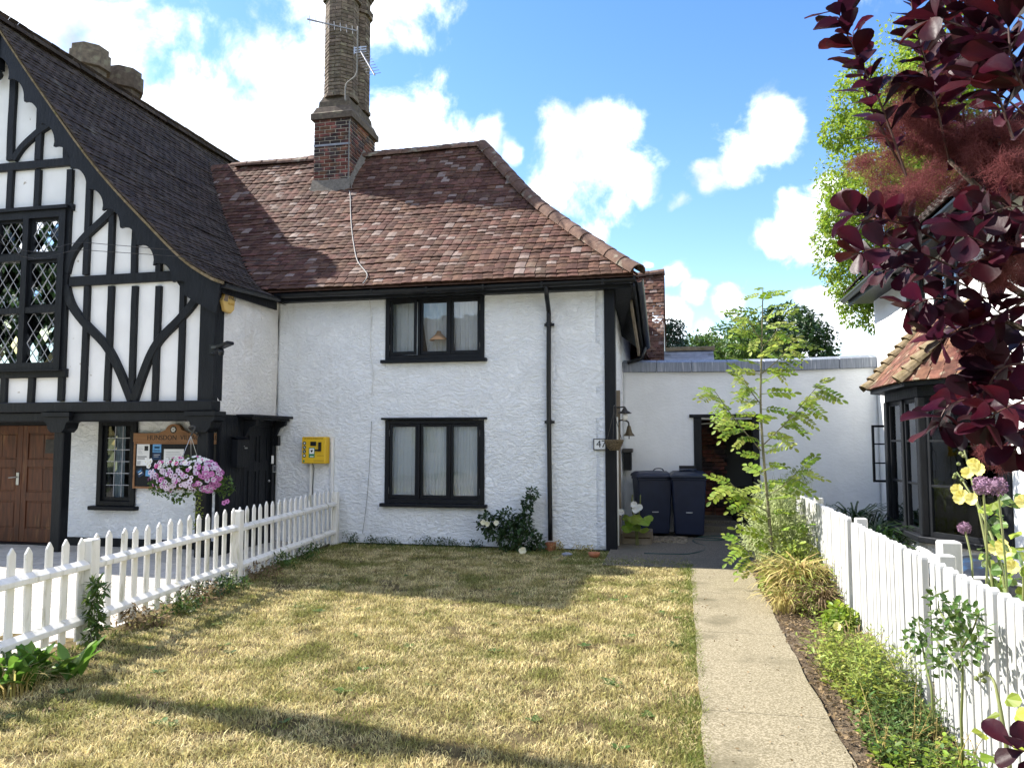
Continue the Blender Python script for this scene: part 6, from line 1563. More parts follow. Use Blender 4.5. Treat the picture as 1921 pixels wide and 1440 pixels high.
o = MB().add(vs, fs); me = bpy.data.meshes.new('leaf_mass'); me.from_pydata(o.v, [], o.f); me.shade_smooth(); o = link('leaf_mass', me, 'leaf_purple', sb); o['kind'] = 'stuff'
MB().tube(bez([(1.55, 2.05, 0), (1.5, 2.1, .9), (1.42, 2.15, 1.6), (1.25, 2.2, 2.2), cpt(1850, 250, D)], 5), [lerp(.04, .01, i/20) for i in range(21)], 8).build('stem', 'bark', sb, smooth=True)
for uv in ((1800, 480), (1880, 600), (1940, 640), (1780, 300), (1950, 740)):
    MB().tube(bez([(1.42, 2.15, 1.6), V(1.3, 2.2, 1.7).lerp(cpt(*uv, D), .5), cpt(*uv, D)], 5), [lerp(.018, .006, i/10) for i in range(11)], 6).build('branch', 'bark', sb, smooth=True)
def plume(u, v, d, ru, rv, n):
    """airy flower plume: thousands of hair-fine threads round small stalks"""
    c0 = np.array(cpt(u, v, d)); s = d/FPX; Rv, Uv = np.array(_R), np.array(_U); Fv = np.array(_F)
    q = rnd_dirs(n)*(nrs.uniform(0, 1, n)**.45)[:, None]
    # gather the threads in tufts
    hubs = rnd_dirs(26)*(nrs.uniform(.1, 1, 26)**.5)[:, None]; hi = nrs.randint(0, 26, n); q = hubs[hi]*.85+q*.34
    p = c0+(q[:, 0:1]*ru*Rv+q[:, 1:2]*rv*Uv+q[:, 2:3]*(ru+rv)*.45*Fv)*s
    d1 = rnd_dirs(n); L = nrs.uniform(.012, .034, n)[:, None]; sd = norm(np.cross(d1, rnd_dirs(n)))*.00042
    b = p+d1*L*.5+rnd_dirs(n)*.006; e = p+d1*L+rnd_dirs(n)*.008
    v = np.stack([p-sd, p+sd, b+sd*.9, b-sd*.9, e+sd*.4, e-sd*.4], 1).reshape(-1, 3); k = (np.arange(n)*6)[:, None]
    f = np.concatenate([k+np.array([[0, 1, 2, 3]]), k+np.array([[3, 2, 4, 5]])])
    o = npmesh('flower_plume', v, f, 'plume', sb); o['kind'] = 'stuff'
for a in ((1720, 180, D+.1, 75, 55, 7000), (1690, 235, D+.15, 60, 45, 4500), (1790, 265, D+.05, 90, 55, 9000), (1860, 280, D-.05, 80, 60, 9000), (1740, 250, D+.3, 90, 50, 4500), (1690, 385, D+.05, 75, 40, 6500), (1760, 330, D+.3, 70, 35, 3500), (1880, 500, D-.15, 60, 55, 7500), (1830, 655, D, 45, 32, 3500), (1870, 845, D+.1, 28, 45, 2600), (1660, 310, D+.2, 75, 40, 3000), (1900, 330, D-.2, 60, 45, 5000)): plume(*a)

# ------------------------------------------------------------------ lawn grass
def grass(name, n, fn, m, hmin, hmax, label, wid=.0022, lean=.55):
    p = fn(n); n = len(p); a = nrs.uniform(0, 6.283, n); h = nrs.uniform(hmin, hmax, n); w = nrs.uniform(.6, 1.4, n)*wid*(.7+np.linalg.norm(p[:, :2], axis=1)*.11)
    ln = nrs.uniform(.1, 1.0, n)*lean*2*h; la = nrs.uniform(0, 6.283, n)
    side = np.stack([np.cos(a), np.sin(a), np.zeros(n)], 1)*w[:, None]; tip = p+np.stack([np.cos(la)*ln, np.sin(la)*ln, h], 1)
    mid = p+np.stack([np.cos(la)*ln*.3, np.sin(la)*ln*.3, h*.65], 1)
    v = np.stack([p-side, p+side, mid+side*.8, mid-side*.8, tip], 1).reshape(-1, 3); k = (np.arange(n)*5)[:, None]
    f = np.concatenate([k+np.array([[0, 1, 2]]), k+np.array([[0, 2, 3]]), k+np.array([[3, 2, 4]])])
    o = npmesh(name, v, f, m); tag(o, label, kind='stuff'); return o
def lz(x, y): return np.zeros(len(x))-.004
def f_lawn(n):
    y = 3.2+(11.46-3.2)*nrs.uniform(0, 1, n)**1.35; x = nrs.uniform(-5.35, .09, n)
    k = (x > -4.76-.104*(y-5.52)+.02) & (x > -1.036*y-.6)
    bare = np.sin(x*5.1+1.3*np.sin(y*3.7))+np.sin(y*6.3+1.7*np.sin(x*4.1))+.8*np.sin(x*13+y*9)+.8*np.sin(y*17-x*11)
    k &= (bare < 1.75) | (nrs.rand(n) < .18)
    x, y = x[k], y[k]; return np.stack([x, y, lz(x, y)], 1)
grass('lawn_grass', 300000, f_lawn, 'grass_dry', .008, .046, 'short parched straw-coloured lawn grass', .0026, .75)
def f_edge(n):
    y = nrs.uniform(3.3, 10.5, n); x = .125-np.abs(nrs.normal(0, .11, n))*(.5+.9*nrs.rand(n)); k = (np.sin(y*3.1)+np.sin(y*7.7+1)+np.sin(x*19+y*2))*.25+.5 > nrs.rand(n)*1.1; x, y = x[k], y[k]
    y2 = nrs.uniform(11.0, 11.5, n//3); x2 = nrs.uniform(-5.3, -1.0, n//3)
    y3 = nrs.uniform(3.5, 11.3, n//4); x3 = -4.76-.104*(y3-5.52)+np.abs(nrs.normal(0, .16, n//4))
    y4 = nrs.uniform(10.25, 11.1, n//5); x4 = nrs.uniform(-1.6, .05, n//5)
    x, y = np.concatenate([x, x2, x3, x4]), np.concatenate([y, y2, y3, y4]); return np.stack([x, y, lz(x, y)], 1)
grass('edge_grass', 17000, f_edge, 'grass_green', .02, .055, 'greener grass along the lawn edges', .0026)
def f_patch(n):
    c = np.stack([nrs.uniform(-4.6, -.1, 60), nrs.uniform(3.6, 10.8, 60)], 1)[nrs.randint(0, 60, n)]; q = c+nrs.normal(0, .13, (n, 2))
    k = q[:, 0] > fence_x(0)*0-4.76-.104*(q[:, 1]-5.52)+.03; q = q[k]; q = q[q[:, 0] < .08]; return np.concatenate([q, np.full((len(q), 1), -.004)], 1)
grass('green_tufts', 22000, f_patch, 'grass_green', .012, .035, 'thin green growth in the parched lawn')

# flat weeds and fallen leaves in the turf
P, D_, U_, S = [], [], [], []
for k in range(70):
    x, y = rng.uniform(-4.5, 0), rng.uniform(3.7, 11)
    if x < fence_x(y)+.1: continue
    for i in range(rng.randint(5, 9)):
        a = rng.uniform(0, 6.28); P.append((x, y, .012)); D_.append((math.cos(a), math.sin(a), .25)); U_.append((0, 0, 1)); S.append(rng.uniform(.03, .075))
v, f = scat('oval', P, D_, U_, S); o = npmesh('lawn_weeds', v, f, 'leaf_mid'); tag(o, 'flat green weeds dotted about the lawn', kind='stuff')
n = 900; p = np.stack([nrs.uniform(-5, 1.2, n), 3.5+7.6*nrs.uniform(0, 1, n)**1.3, np.full(n, .03)], 1); p = p[p[:, 0] > fence_x(0)*0-4.7-.104*(p[:, 1]-5.52)]; n = len(p); p[:, 2] += np.where(p[:, 0] > .08, .008, 0)
v, f = scat('diamond', p, rnd_dirs(n)*np.array([1, 1, .3]), rnd_dirs(n, 1.5), nrs.uniform(.012, .035, n)); o = npmesh('fallen_leaves', v, f, 'leaf_dead'); tag(o, 'small dry leaves scattered on lawn and path', kind='stuff')
# ------------------------------------------------------------------ bed and border plants
def plant(name, label, cat, base, clumps, n, m, kind, size, stems=8, sm='stem_green', droop=.2, r=.006, group=None):
    t = thing(name, label, cat, base, group); b = Vector(base)
    for c in clumps[:stems]:
        q = Vector(c[0]); MB().tube(bez([b+V(rng.uniform(-.05, .05), rng.uniform(-.05, .05), 0), b.lerp(q, .5)+V(0, 0, .06), q], 4), [lerp(r, r*.35, i/8) for i in range(9)], 5).build('stem', sm, t)
    foliage('foliage', m, t, kind, n, clumps, size, droop=droop); return t
def flowerhead(parent, p, face, R, m, n=5, name='flower'):
    p = np.array(p); face = np.array(Vector(face).normalized()); o1 = np.array(Vector(face).orthogonal().normalized()); o2 = np.cross(face, o1)
    P, D, Uq, S = [], [], [], []
    for k in range(n):
        a = 6.283*k/n+rng.uniform(-.1, .1); P.append(p); D.append(o1*math.cos(a)+o2*math.sin(a)+face*.45); Uq.append(face); S.append(R*rng.uniform(.9, 1.1))
    v, f = scat('petal', P, D, Uq, S); return npmesh(name, v, f, m, parent)
def straps(name, label, cat, base, n, L, m, spread, rs=.05, kind='strap', w=1.0):
    t = thing(name, label, cat, base); a = nrs.uniform(0, 6.283, n); r = nrs.uniform(0, rs, n)
    p = np.stack([base[0]+np.cos(a)*r, base[1]+np.sin(a)*r, np.full(n, base[2])], 1); e = nrs.uniform(.25, 1.3, n)
    d = np.stack([np.cos(a)*spread, np.sin(a)*spread, e], 1); v, f = scat(kind, p, d, np.tile([0, 0, 1.], (n, 1)), nrs.uniform(L*.5, L*1.1, n)); npmesh('blades', v, f, m, t); return t
# rose by the cottage wall
rb_ = (-2.42, 11.26, 0)
cl = [((-2.85, 11.22, .42), .16, 1), ((-2.72, 11.2, .34), .18, 1.2), ((-2.55, 11.2, .46), .18, 1.3), ((-2.38, 11.2, .34), .20, 1.3), ((-2.5, 11.2, .2), .2, 1.2), ((-2.25, 11.22, .2), .17, 1), ((-2.3, 11.25, .42), .14, .8), ((-2.1, 11.25, .16), .12, .5), ((-2.27, 11.3, .60), .09, .4), ((-2.25, 11.3, .74), .09, .4), ((-2.18, 11.3, .86), .09, .5)]
rs_ = plant('rose_bush', 'dark green rose bush with cream blooms against the cottage wall', 'shrub', rb_, cl, 2300, 'leaf_dark', 'oval', .058, 11, 'stem_green')
for p in ((-2.86, 11.05, .44), (-2.80, 11.06, .42), (-2.66, 11.04, .44)): flowerhead(rs_, p, (-.2, -1, .3), .045, 'petal_cream', 7)
flowerhead(rs_, (-2.27, 11.03, .05), (0, -1, .4), .06, 'petal_cream', 6)
# low weeds at the foot of the wall
for i, (x, h) in enumerate(((-5.15, .16), (-4.7, .12), (-4.45, .10), (-3.95, .13), (-3.65, .16), (-3.4, .12), (-3.1, .11), (-1.75, .12), (-1.4, .10))):
    cl = [((x+rng.uniform(-.14, .14), 11.42+rng.uniform(-.06, .03), rng.uniform(.03, h)), .06, 1) for _ in range(7)]
    plant('wall_weed', ['low weed at the wall foot next to the fence end', 'low weed under the pale wall cable', 'sprawling weed left of the downstairs window', 'leafy weed below the left light of the downstairs window', 'tall weed below the middle of the downstairs window', 'thin weed below the right light of the downstairs window', 'small weed between the window and the rose bush', 'wispy weed right of the drainpipe', 'wispy weed near the black corner post'][i], 'weed', (x, 11.44, 0), cl, 170, 'leaf_dark' if i < 7 else 'leaf_straw', 'lance', .045, 5, r=.003, group='weeds at the wall foot')
# weeds along the left fence
for i, y in enumerate((4.55, 6.1, 6.6, 7.0, 7.35, 7.7, 8.4, 9.1, 9.9)):
    x = fence_x(y)+.13; cl = [((x+rng.uniform(-.12, .16), y+rng.uniform(-.22, .22), rng.uniform(.03, .16)), .08, 1) for _ in range(9)]
    plant('fence_weed', ['trailing weeds under the fence left of the big post', 'nearest weeds at the fence foot right of the big post', 'pale weeds at the fence foot, second clump right of the big post', 'weed clump at the fence foot midway between the posts', 'dark ivy-like weed at the fence foot', 'weeds just before the second fence post', 'weeds just past the second fence post', 'sparse weeds under the middle of the far fence bay', 'farthest weeds under the fence near the wall'][i], 'weed', (x, y, 0), cl, 330, ('leaf_mid', 'leaf_dead', 'leaf_mid', 'leaf_dead', 'leaf_dark', 'leaf_mid', 'leaf_dead', 'leaf_mid', 'leaf_mid')[i], 'lance', .055, 6, r=.003, group='weeds along the left fence')
x, y = fence_x(5.42)+.14, 5.40
cl = [((x+.04*math.sin(k), y+rng.uniform(-.04, .04), .06+k*.055), .07-.004*k, 1) for k in range(9)]
plant('thistle', 'upright spiky thistle in front of the big fence post', 'weed', (x, y, 0), cl, 420, 'leaf_mid', 'lance', .07, 4, r=.005)
# docks in the lower left corner
dk = thing('dock_plant', 'broad-leaved green dock clump in the lower left corner', 'plant', (-4.42, 4.62, 0))
DL = []
for s in range(3):
    n = 7; v = []; f = []
    for i in range(n+1):
        t = i/n; w = .15*math.sin(math.pi*min(1, t*.93+.05))**.8+.004; zb = .34*t-.30*t*t*(1+.3*s)
        for q in (-1, 0, 1): v.append((t, q*w, zb+.03*abs(q)+.015*math.sin(t*14+q*2+s)*abs(q)))
    for i in range(n):
        for q in (0, 1): a = i*3+q; f.append((a, a+1, a+4, a+3))
    me = bpy.data.meshes.new('leaf'); me.from_pydata(v, [], f); me.shade_smooth(); me.update(); DL.append(me)
for k in range(64):
    cx_, cy_ = rng.choice(((-4.55, 4.75), (-4.35, 4.55), (-4.2, 4.7), (-4.6, 4.45), (-4.3, 4.4))); a = rng.uniform(0, 6.28)
    leaf_at((cx_+rng.uniform(-.1, .1), cy_+rng.uniform(-.1, .1), .0), (math.cos(a)*.8, math.sin(a)*.8, rng.uniform(.25, 1.3)), rng.uniform(.16, .33), me=DL[k % 3], m='leaf_dock', parent=dk)
straps('dead_grass_tuft', 'dead pale stalks below the dock leaves', 'grass tuft', (-4.25, 4.3, 0), 90, .22, 'leaf_straw', 1.0, .2)
def wild(name, label, cat, base, region, n, h0, h1, m, kind, size, per=9, lean=.35, sm='stem_green'):
    """straggly many-stemmed growth: leaves set along leaning stems"""
    t = thing(name, label, cat, base); x0, x1, y0, y1 = region; st_ = MB(); P, D_, S = [], [], []
    for k in range(n):
        b = V(rng.uniform(x0, x1), rng.uniform(y0, y1), .02); h = rng.uniform(h0, h1)*rng.uniform(.6, 1); tip = b+V(rng.gauss(0, lean)*h, rng.gauss(0, lean)*h, h)
        pts = bez([b, b.lerp(tip, .5)+V(rng.gauss(0, .02), rng.gauss(0, .02), .02), tip], 3); st_.tube(pts, [lerp(.0028, .0012, i/6) for i in range(7)], 4, cap=False)
        for i in range(per):
            tt = .15+.84*i/per; a = i*2.4+k; P.append(tuple(along(pts, tt))); D_.append((math.cos(a), math.sin(a), rng.uniform(-.2, .8))); S.append(size*rng.uniform(.5, 1.25)*(1-.35*tt))
    o_ = st_.build('stems', sm, t); o_['kind'] = 'stuff'; v, f = scat(kind, P, D_, norm(rnd_dirs(len(P))*.5+np.array([0, 0, 1.])), S); npmesh('foliage', v, f, m, t); return t
# variegated shrub
cl = ell_clumps((1.10, 9.6, .58), .32, .80, .52, 60, .15, seed=11, zmin=.08)+ell_clumps((1.22, 10.9, .70), .22, .6, .42, 18, .14, seed=12)+[((1.42, 10.6, 1.15), .14, .8), ((1.55, 10.7, 1.2), .12, .6)]
wild('privet_shoots', 'long pale shoots rising out of the variegated shrub', 'shrub', (1.15, 10.2, 0), (.98, 1.40, 8.5, 11.2), 170, .7, 1.35, 'leaf_pale', 'lance', .06, 18, .14)
plant('variegated_shrub', 'cream and green variegated shrub spilling over the fence behind the sapling', 'shrub', (1.15, 9.8, 0), cl, 11000, 'leaf_pale', 'lance', .062, 14, 'stem_green')
# yellow-green leafy weed round the sapling foot
cl = ell_clumps((1.08, 8.75, .22), .24, .5, .22, 20, .10, seed=13, zmin=.03)
plant('lemon_balm', 'lime-green leafy clump round the foot of the sapling', 'plant', (1.05, 8.8, 0), cl, 1500, 'leaf_lemon', 'oval', .06, 8)
straps('sedge_clump', 'arching straw-yellow grass clump beside the path', 'grass tuft', (1.12, 8.25, .02), 420, .55, 'leaf_straw', 1.1, .20)
straps('sedge_clump', 'browned dead grass clump against the fence below the peeling post', 'grass tuft', (1.25, 7.75, .02), 300, .36, 'leaf_dead', 1.0, .20)
straps('yellow_grass', 'low yellowing grass at the path edge below the sapling', 'grass tuft', (.93, 7.8, .02), 150, .30, 'leaf_straw', 1.1, .12)
cl = ell_clumps((1.28, 7.05, .13), .15, .24, .13, 14, .08, seed=14, zmin=.03)
plant('geranium_clump', 'compact green clump at the fence foot below the peeling post', 'plant', (1.28, 7.05, 0), cl, 900, 'leaf_bright', 'oval', .05, 6)
lw_ = wild('feverfew', 'sprawling lime-green leafy plant in the lower right bed', 'plant', (1.12, 5.5, 0), (.94, 1.32, 5.0, 6.2), 230, .12, .46, 'leaf_lemon', 'lance', .072, 12)
wild('bed_weed', 'darker straggling weeds between the lime-green plant and the right fence', 'weed', (1.25, 5.2, 0), (1.02, 1.38, 4.6, 5.6), 130, .08, .34, 'leaf_mid', 'lance', .055, 9)
flowerhead(lw_, (1.0, 5.62, .40), (-.3, -1, .5), .03, 'petal_yellow', 5)
wild('bed_weed', 'low green weeds at the very bottom of the bed', 'weed', (1.1, 4.6, 0), (.92, 1.36, 4.15, 4.9), 120, .05, .20, 'leaf_mid', 'oval', .045, 8, .6)
wild('bed_weed', 'bright weeds at the lower edge of the picture beside the path', 'weed', (1.15, 4.15, 0), (.92, 1.36, 3.7, 4.4), 80, .05, .22, 'leaf_bright', 'oval', .05, 8, .6)
wild('dry_weed', 'dry straw-coloured weed stalks among the plants of the lower bed', 'weed', (1.2, 4.9, 0), (.92, 1.36, 4.0, 6.6), 90, .10, .38, 'leaf_straw', 'lance', .035, 6, .4, 'leaf_straw')
wild('bed_weed', 'leafy stems standing against the fence beyond the peeling post', 'weed', (1.25, 7.9, 0), (1.02, 1.38, 7.5, 8.7), 110, .30, .80, 'leaf_lemon', 'lance', .06, 12)
straps('dead_grass_tuft', 'dry brown stalks in the middle of the bed', 'grass tuft', (1.25, 6.3, .02), 220, .22, 'leaf_dead', .9, .3)
def litter(n):
    x = nrs.uniform(.82, 1.40, n); y = nrs.uniform(3.6, 8.6, n); return np.stack([x, y, np.full(n, .045)], 1)
p = litter(3000); v, f = scat('diamond', p, rnd_dirs(3000)*np.array([1, 1, .35]), rnd_dirs(3000, 1.2), nrs.uniform(.012, .045, 3000)); o = npmesh('leaf_litter', v, f, 'leaf_dead'); tag(o, 'dead leaves and crumbs on the bed soil', kind='stuff')
# rose stems in front of the right fence
rx = atX(1800, 1330, 1.30); rt = thing('rambling_rose', 'thorny rose stems with green leaves in front of the right fence', 'shrub', (rx.x, rx.y, 0))
for pts in (((1803, 1360), (1806, 1270), (1803, 1210), (1790, 1150)), ((1806, 1260), (1770, 1215), (1745, 1190)), ((1750, 1300), (1735, 1240), (1728, 1190), (1722, 1165)), ((1804, 1215), (1825, 1180), (1835, 1150)), ((1800, 1190), (1765, 1150), (1760, 1125))):
    P = bez([atX(u, v, 1.30) for u, v in pts], 5)
    if pts[0][1] > 1290: P[0].z = 0
    MB().tube(P, [lerp(.007, .0025, i/(len(P)-1)) for i in range(len(P))], 6).build('stem', 'stem_green', rt, smooth=True)
cl = [(atX(u, v, 1.28+rng.uniform(-.06, .06)), .055, 1) for u, v in ((1800, 1150), (1785, 1145), (1815, 1160), (1830, 1160), (1760, 1125), (1745, 1190), (1725, 1180), (1765, 1165), (1805, 1195), (1780, 1195), (1830, 1190), (1715, 1200), (1735, 1205), (1795, 1225), (1820, 1215), (1750, 1250), (1770, 1240))]
foliage('foliage', 'leaf_mid', rt, 'oval', 420, cl, .042)
# hollyhock rosette, lower right corner
hx = thing('young_hollyhock', 'young hollyhock with round leaves at the lower right corner', 'plant', tuple(atX(1885, 1430, 1.28)))
P = bez([atX(u, v, 1.28) for u, v in ((1895, 1445), (1885, 1380), (1875, 1320), (1862, 1272), (1842, 1265))], 5); MB().tube(P, [lerp(.010, .004, i/(len(P)-1)) for i in range(len(P))], 6).build('stem', 'stem_green', hx, smooth=True)
RL = []
for s in range(2):
    v, f = TM['round']; me = bpy.data.meshes.new('leaf'); me.from_pydata([tuple(map(float, q)) for q in v], [], [tuple(map(int, q)) for q in f]); me.update(); RL.append(me)
for u, v, L in ((1900, 1385, .10), (1852, 1345, .07), (1888, 1310, .06), (1868, 1420, .09), (1845, 1375, .06), (1905, 1340, .06), (1838, 1420, .08)):
    p = atX(u, v, 1.26); leaf_at(p, (rng.uniform(-.8, .8), -.6, rng.uniform(-.2, .3)), L, (-.3, -.6, .8), RL[0], 'leaf_bright', 'leaf', hx)
for u, v in ((1840, 1266), (1850, 1262), (1832, 1272), (1846, 1276)): MB().lathe([(.0, -.012), (.011, -.006), (.012, .004), (.0, .014)], tuple(atX(u, v, 1.28)), 8).build('bud', 'stem_green', hx, smooth=True)
# yellow hollyhock behind the fence
hy = thing('yellow_hollyhock', 'tall hollyhock with pale yellow flowers in front of the bay window', 'plant', tuple(V(1.75, atX(1870, 1150, 1.75).y, 0)))
HX = 1.75
def hp2(u, v, dx=0.0): return atX(u, v, HX+dx)
for pts in (((1880, 1250), (1860, 1080), (1835, 950), (1805, 830)), ((1890, 1250), (1885, 1100), (1850, 980), (1795, 885)), ((1915, 1250), (1921, 1100), (1915, 1040))):
    P = bez([hp2(*q) for q in pts], 5); P[0].z = 0; MB().tube(P, [lerp(.012, .004, i/(len(P)-1)) for i in range(len(P))], 6).build('stem', 'stem_green', hy, smooth=True)
for u, v in ((1828, 870), (1815, 886), (1835, 880), (1795, 918), (1805, 928), (1800, 935), (1822, 935), (1867, 1028), (1885, 1035), (1880, 1022), (1900, 1062), (1921, 940)): flowerhead(hy, hp2(u, v, -.06), (-.5, -1, .1), .040, 'petal_yellow', 6)
for u, v in ((1806, 840), (1802, 850), (1808, 855), (1798, 870), (1792, 890), (1790, 895), (1805, 900), (1840, 900), (1836, 925)): MB().lathe([(0, -.012), (.012, -.006), (.012, .006), (0, .014)], tuple(hp2(u, v, -.03)), 8).build('bud', 'stem_green', hy, smooth=True)
for k in range(90):
    u, v = rng.uniform(1835, 1925), rng.uniform(930, 1150)
    if u < 1850+(1000-v)*-.0 and v > 1080 and u < 1860: continue
    leaf_at(hp2(u, v, rng.uniform(-.08, .15)), (rng.uniform(-1, 1), -.5, rng.uniform(-.5, .3)), rng.uniform(.035, .07), (rng.uniform(-.8, .3), -.6, rng.uniform(.1, .9)), RL[k % 2], ('leaf_bright', 'leaf_mid', 'leaf_bright', 'leaf_lemon')[k % 4], 'leaf', hy)
# alliums
for i, (u, v, r, ub, vb) in enumerate(((1844, 910, .048, 1851, 1150), (1871, 912, .046, 1893, 1200), (1809, 990, .034, 1825, 1090))):
    al = thing('allium', ['left of the two large round mauve allium heads before the bay window', 'right of the two large round mauve allium heads before the bay window', 'smaller allium head standing alone above the right fence'][i], 'allium', tuple(V(1.6, hp2(u, v).y, 0)), 'alliums behind the right fence')
    p = atX(u, v, 1.62); q = atX(ub, vb, 1.60); P = bez([V(q.x, q.y, 0), q, q.lerp(p, .5)+V(.01, .0, 0), p], 6)
    MB().tube(P, .0055, 6).build('stem', 'stem_green', al, smooth=True)
    n = 260; d = rnd_dirs(n); pos = np.array(p)+d*r*nrs.uniform(.75, 1.0, n)[:, None]; v_, f_ = scat('petal', pos, d+rnd_dirs(n)*.7, rnd_dirs(n), np.full(n, r*.25)); npmesh('flower_head', v_, f_, 'allium', al)
    MB().lathe([(0, -r*.8), (r*.6, -r*.5), (r*.8, 0), (r*.6, r*.5), (0, r*.8)], tuple(p), 10).build('seed_core', 'allium', al, smooth=True)
# dark strappy clump in the neighbour's border, below the bay
straps('day_lily', 'dark green strappy leaves behind the right fence below the open casement', 'plant', (2.25, 11.2, .03), 420, .85, 'leaf_dark', .9, .35)
straps('day_lily', 'second dark strappy clump nearer the bay behind the right fence', 'plant', (2.30, 10.3, .03), 300, .75, 'leaf_dark', .9, .3)
# hollyhock in the trough
wh = thing('white_hollyhock', 'pale hollyhock with large leaves in the trough by the corner post', 'plant', (-.70, 11.95, .0))
for x0, x1 in ((-.70, -.78), (-.67, -.66)): MB().tube(bez([(x0, 11.92, .02), (x0-.01, 11.92, .35), (x1+.02, 11.92, .62), (x1+.03, 11.92, .82)], 4), .010, 6).build('stem', 'stem_green', wh, smooth=True)
for p in ((-.72, 11.84, .68), (-.67, 11.83, .62), (-.70, 11.82, .60), (-.64, 11.84, .64), (-.92, 11.85, .56)): flowerhead(wh, p, (-.1, -1, .1), .055, 'petal_white', 6)
for k in range(11): leaf_at((-.70+rng.uniform(-.16, .20), 11.9+rng.uniform(-.05, .05), rng.uniform(.28, .52)), (rng.uniform(-1, 1), -.6, rng.uniform(-.8, -.1)), rng.uniform(.10, .2), (0, -.5, .9), RL[0], 'leaf_mid', 'leaf', wh)
# petunia basket on the hall column
bc = atY(356, 886, 9.40)
pt = thing('petunia_basket', 'hanging basket overflowing with pink, mauve and white petunias on the hall column', 'hanging basket', tuple(bc))
MB().lathe([(.05, -.20), (.15, -.14), (.20, -.02), (.21, 0), (.19, 0)], tuple(bc), 16).build('bowl', 'wicker', pt)
colx = atY(380, 900, YG).x
MB().tube(bez([(colx-.05, YG-.05, bc.z+.50), (colx-.10, 9.55, bc.z+.62), (bc.x+.05, 9.42, bc.z+.62), (bc.x, 9.4, bc.z+.50)], 5), .012, 6).build('bracket', 'iron', pt)
for k in range(3): a = k*2.09; MB().tube([(bc.x+.19*math.cos(a), bc.y+.19*math.sin(a), bc.z), (bc.x, bc.y, bc.z+.5)], .004, 4).build('chain', 'metal_grey', pt)
mound = [((bc.x+x*.58, bc.y+y_*.42, bc.z+z), .13, 1) for x, y_, z in ((0, 0, .08), (-.5, 0, -.02), (.5, 0, .0), (-.25, -.4, .06), (.25, -.4, .06), (-.7, -.2, -.16), (.75, -.1, -.14), (0, -.6, -.05), (-.4, -.5, -.2), (.4, -.5, -.2), (0, -.6, -.26), (.95, 0, -.18), (-.2, .3, .1))]
foliage('foliage', 'leaf_mid', pt, 'oval', 1600, mound, .05)
fm = {}
def petunia(m):
    v = [(0, 0, -.25)]; n = 15
    for k in range(n): a = 6.283*k/n; v.append((.30*math.cos(a), .30*math.sin(a), .0))
    for k in range(n): a = 6.283*k/n; r = .92+.10*math.cos(5*a); v.append((r*math.cos(a), r*math.sin(a), .16+.05*math.cos(5*a)))
    f = [(0, 1+k, 1+(k+1) % n) for k in range(n)]+[(1+k, 1+n+k, 1+n+(k+1) % n, 1+(k+1) % n) for k in range(n)]
    me = bpy.data.meshes.new('flower'); me.from_pydata(v, [], f); me.materials.append(M[m]); me.materials.append(M['petal_throat' if m != 'petal_white' else 'petal_cream'])
    for i in range(n): me.polygons[i].material_index = 1
    me.update(); return me
for m in ('petal_mauve', 'petal_violet', 'petal_pink', 'petal_white'): fm[m] = petunia(m)
for k in range(210):
    a = rng.uniform(-2.6, .6) if k % 5 else rng.uniform(-3.14, 3.14); e = rng.uniform(-.75, 1.25); ca = math.cos(a); 
    d = Vector((math.cos(a)*math.cos(e), -abs(math.sin(a))*math.cos(e)-.25, math.sin(e))).normalized()
    p = Vector((bc.x+d.x*.58, bc.y+d.y*.38, bc.z-.02+d.z*(.27 if d.z > 0 else .36)))
    u = d.x
    if d.z > .62: m = rng.choice(('petal_white', 'petal_white', 'petal_pink', 'petal_white'))
    elif u > .55: m = rng.choice(('petal_violet', 'petal_violet', 'petal_mauve'))
    elif d.z > .35: m = rng.choice(('petal_white', 'petal_mauve', 'petal_pink'))
    else: m = rng.choice(('petal_mauve', 'petal_mauve', 'petal_mauve', 'petal_violet'))
    q = (d+Vector((rng.uniform(-.35, .35), rng.uniform(-.5, 0), rng.uniform(-.25, .35)))).normalized().to_track_quat('Z', 'Y').to_matrix().to_4x4(); s = rng.uniform(.026, .040)*(0.7 if d.z > .62 else 1)
    link('flower', fm[m], None, pt, at(p) @ q @ Matrix.Scale(s, 4))
for x, z in ((-.62, .12), (-.58, .15), (-.66, .14), (-.60, .09)): link('flower', fm['petal_white'], None, pt, at((bc.x+x, bc.y-.05, bc.z+z)) @ Vector((-.2, -1, .2)).to_track_quat('Z', 'Y').to_matrix().to_4x4() @ Matrix.Scale(.045, 4))
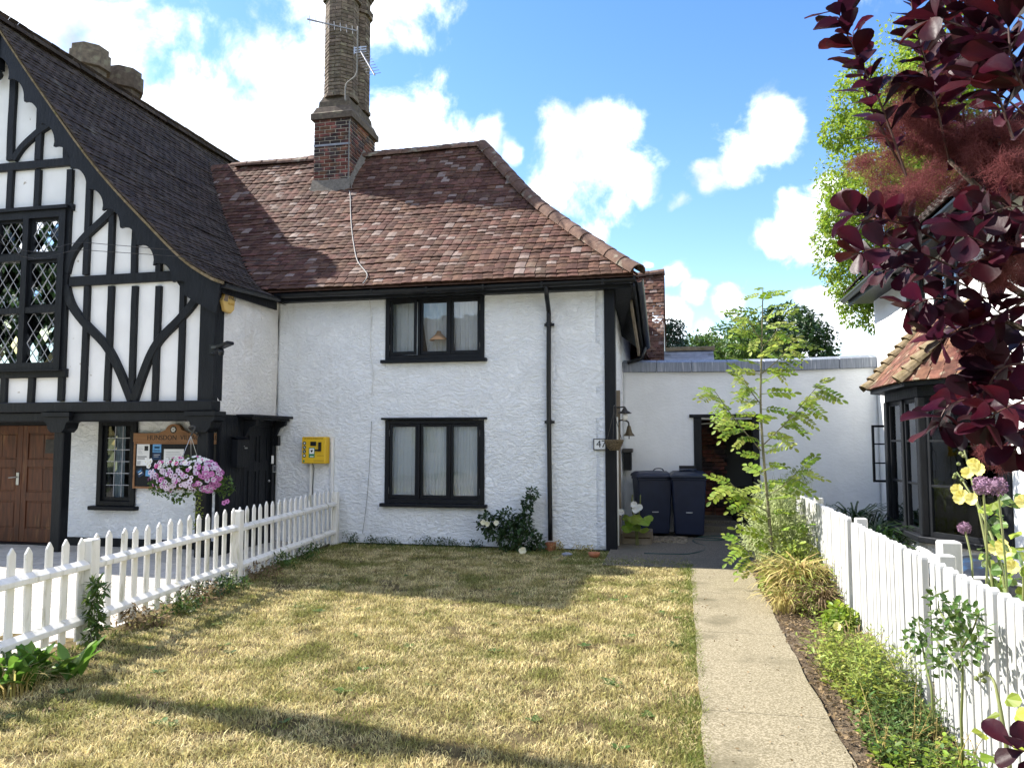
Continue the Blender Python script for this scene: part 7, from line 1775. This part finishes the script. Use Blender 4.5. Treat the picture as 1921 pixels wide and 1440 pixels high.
for x, z in ((.60, -.38), (.55, -.40)): link('flower', fm['petal_violet'], None, pt, at((bc.x+x, bc.y-.02, bc.z+z)) @ Vector((.1, -1, .1)).to_track_quat('Z', 'Y').to_matrix().to_4x4() @ Matrix.Scale(.036, 4))
cl = [((colx+.02+.03*math.sin(k*1.7), YG-.13, bc.z-.25-k*.07), .05, 1) for k in range(8)]
foliage('trailing_ivy', 'leaf_lemon', pt, 'oval', 150, cl, .035)
# ------------------------------------------------------------------ across the road, behind the viewer (seen only in the window glass)
oh = thing('house_opposite', 'long cream house with brown roof across the road', 'house', (-4, -16, 0))
mb = MB(); wall(mb, (8, -14, 0), (-1, 0, 0), 24, 5.2, [(2+k*3.6, 3.4+k*3.6, z, z+1.3) for k in range(6) for z in (.9, 3.3)], (0, 1, 0), .3); mb.build('front_wall', 'plaster_warm', oh)
MB().box(-15.8, 7.8, -22, -21.8, 0, 5.2).build('rear_wall', 'plaster_warm', oh)
MB().add([(8.4, -13.6, 5.1), (-16.4, -13.6, 5.1), (-16.4, -18, 8.6), (8.4, -18, 8.6), (8.4, -22.4, 5.1), (-16.4, -22.4, 5.1)], [(0, 1, 2, 3), (3, 2, 5, 4)]).build('roof', 'tile_brown', oh)
for k in range(6):
    for z in (.9, 3.3):
        x = 8-(2+k*3.6)
        f_ = rect_frame(MB(), x-1.4, x, z, z+1.3, -14.12, -14.02, .08).box(x-.74, x-.66, -14.12, -14.02, z+.08, z+1.22).build('window', 'white_plastic', oh)
        MB().box(x-1.36, x-.04, -14.10, -14.09, z+.05, z+1.25).build('pane', 'glass_old', f_)
for i, (x, y, h, r) in enumerate(((-25, -11.5, 14, 5), (4.5, -11.8, 9, 2.6), (-34, -9, 13, 4.5))):
    cl = ell_clumps((x, y, h-r), r, r, r*.95, 70, .9, seed=40+i)
    tree('street_tree', ['large street tree across the road at the left', 'street tree across the road at the right', 'farthest street tree across the road at the left'][i], 'tree', (x, y, 0), (x, y, h-r), .3, cl, 20000, 'leaf_dark', .42)
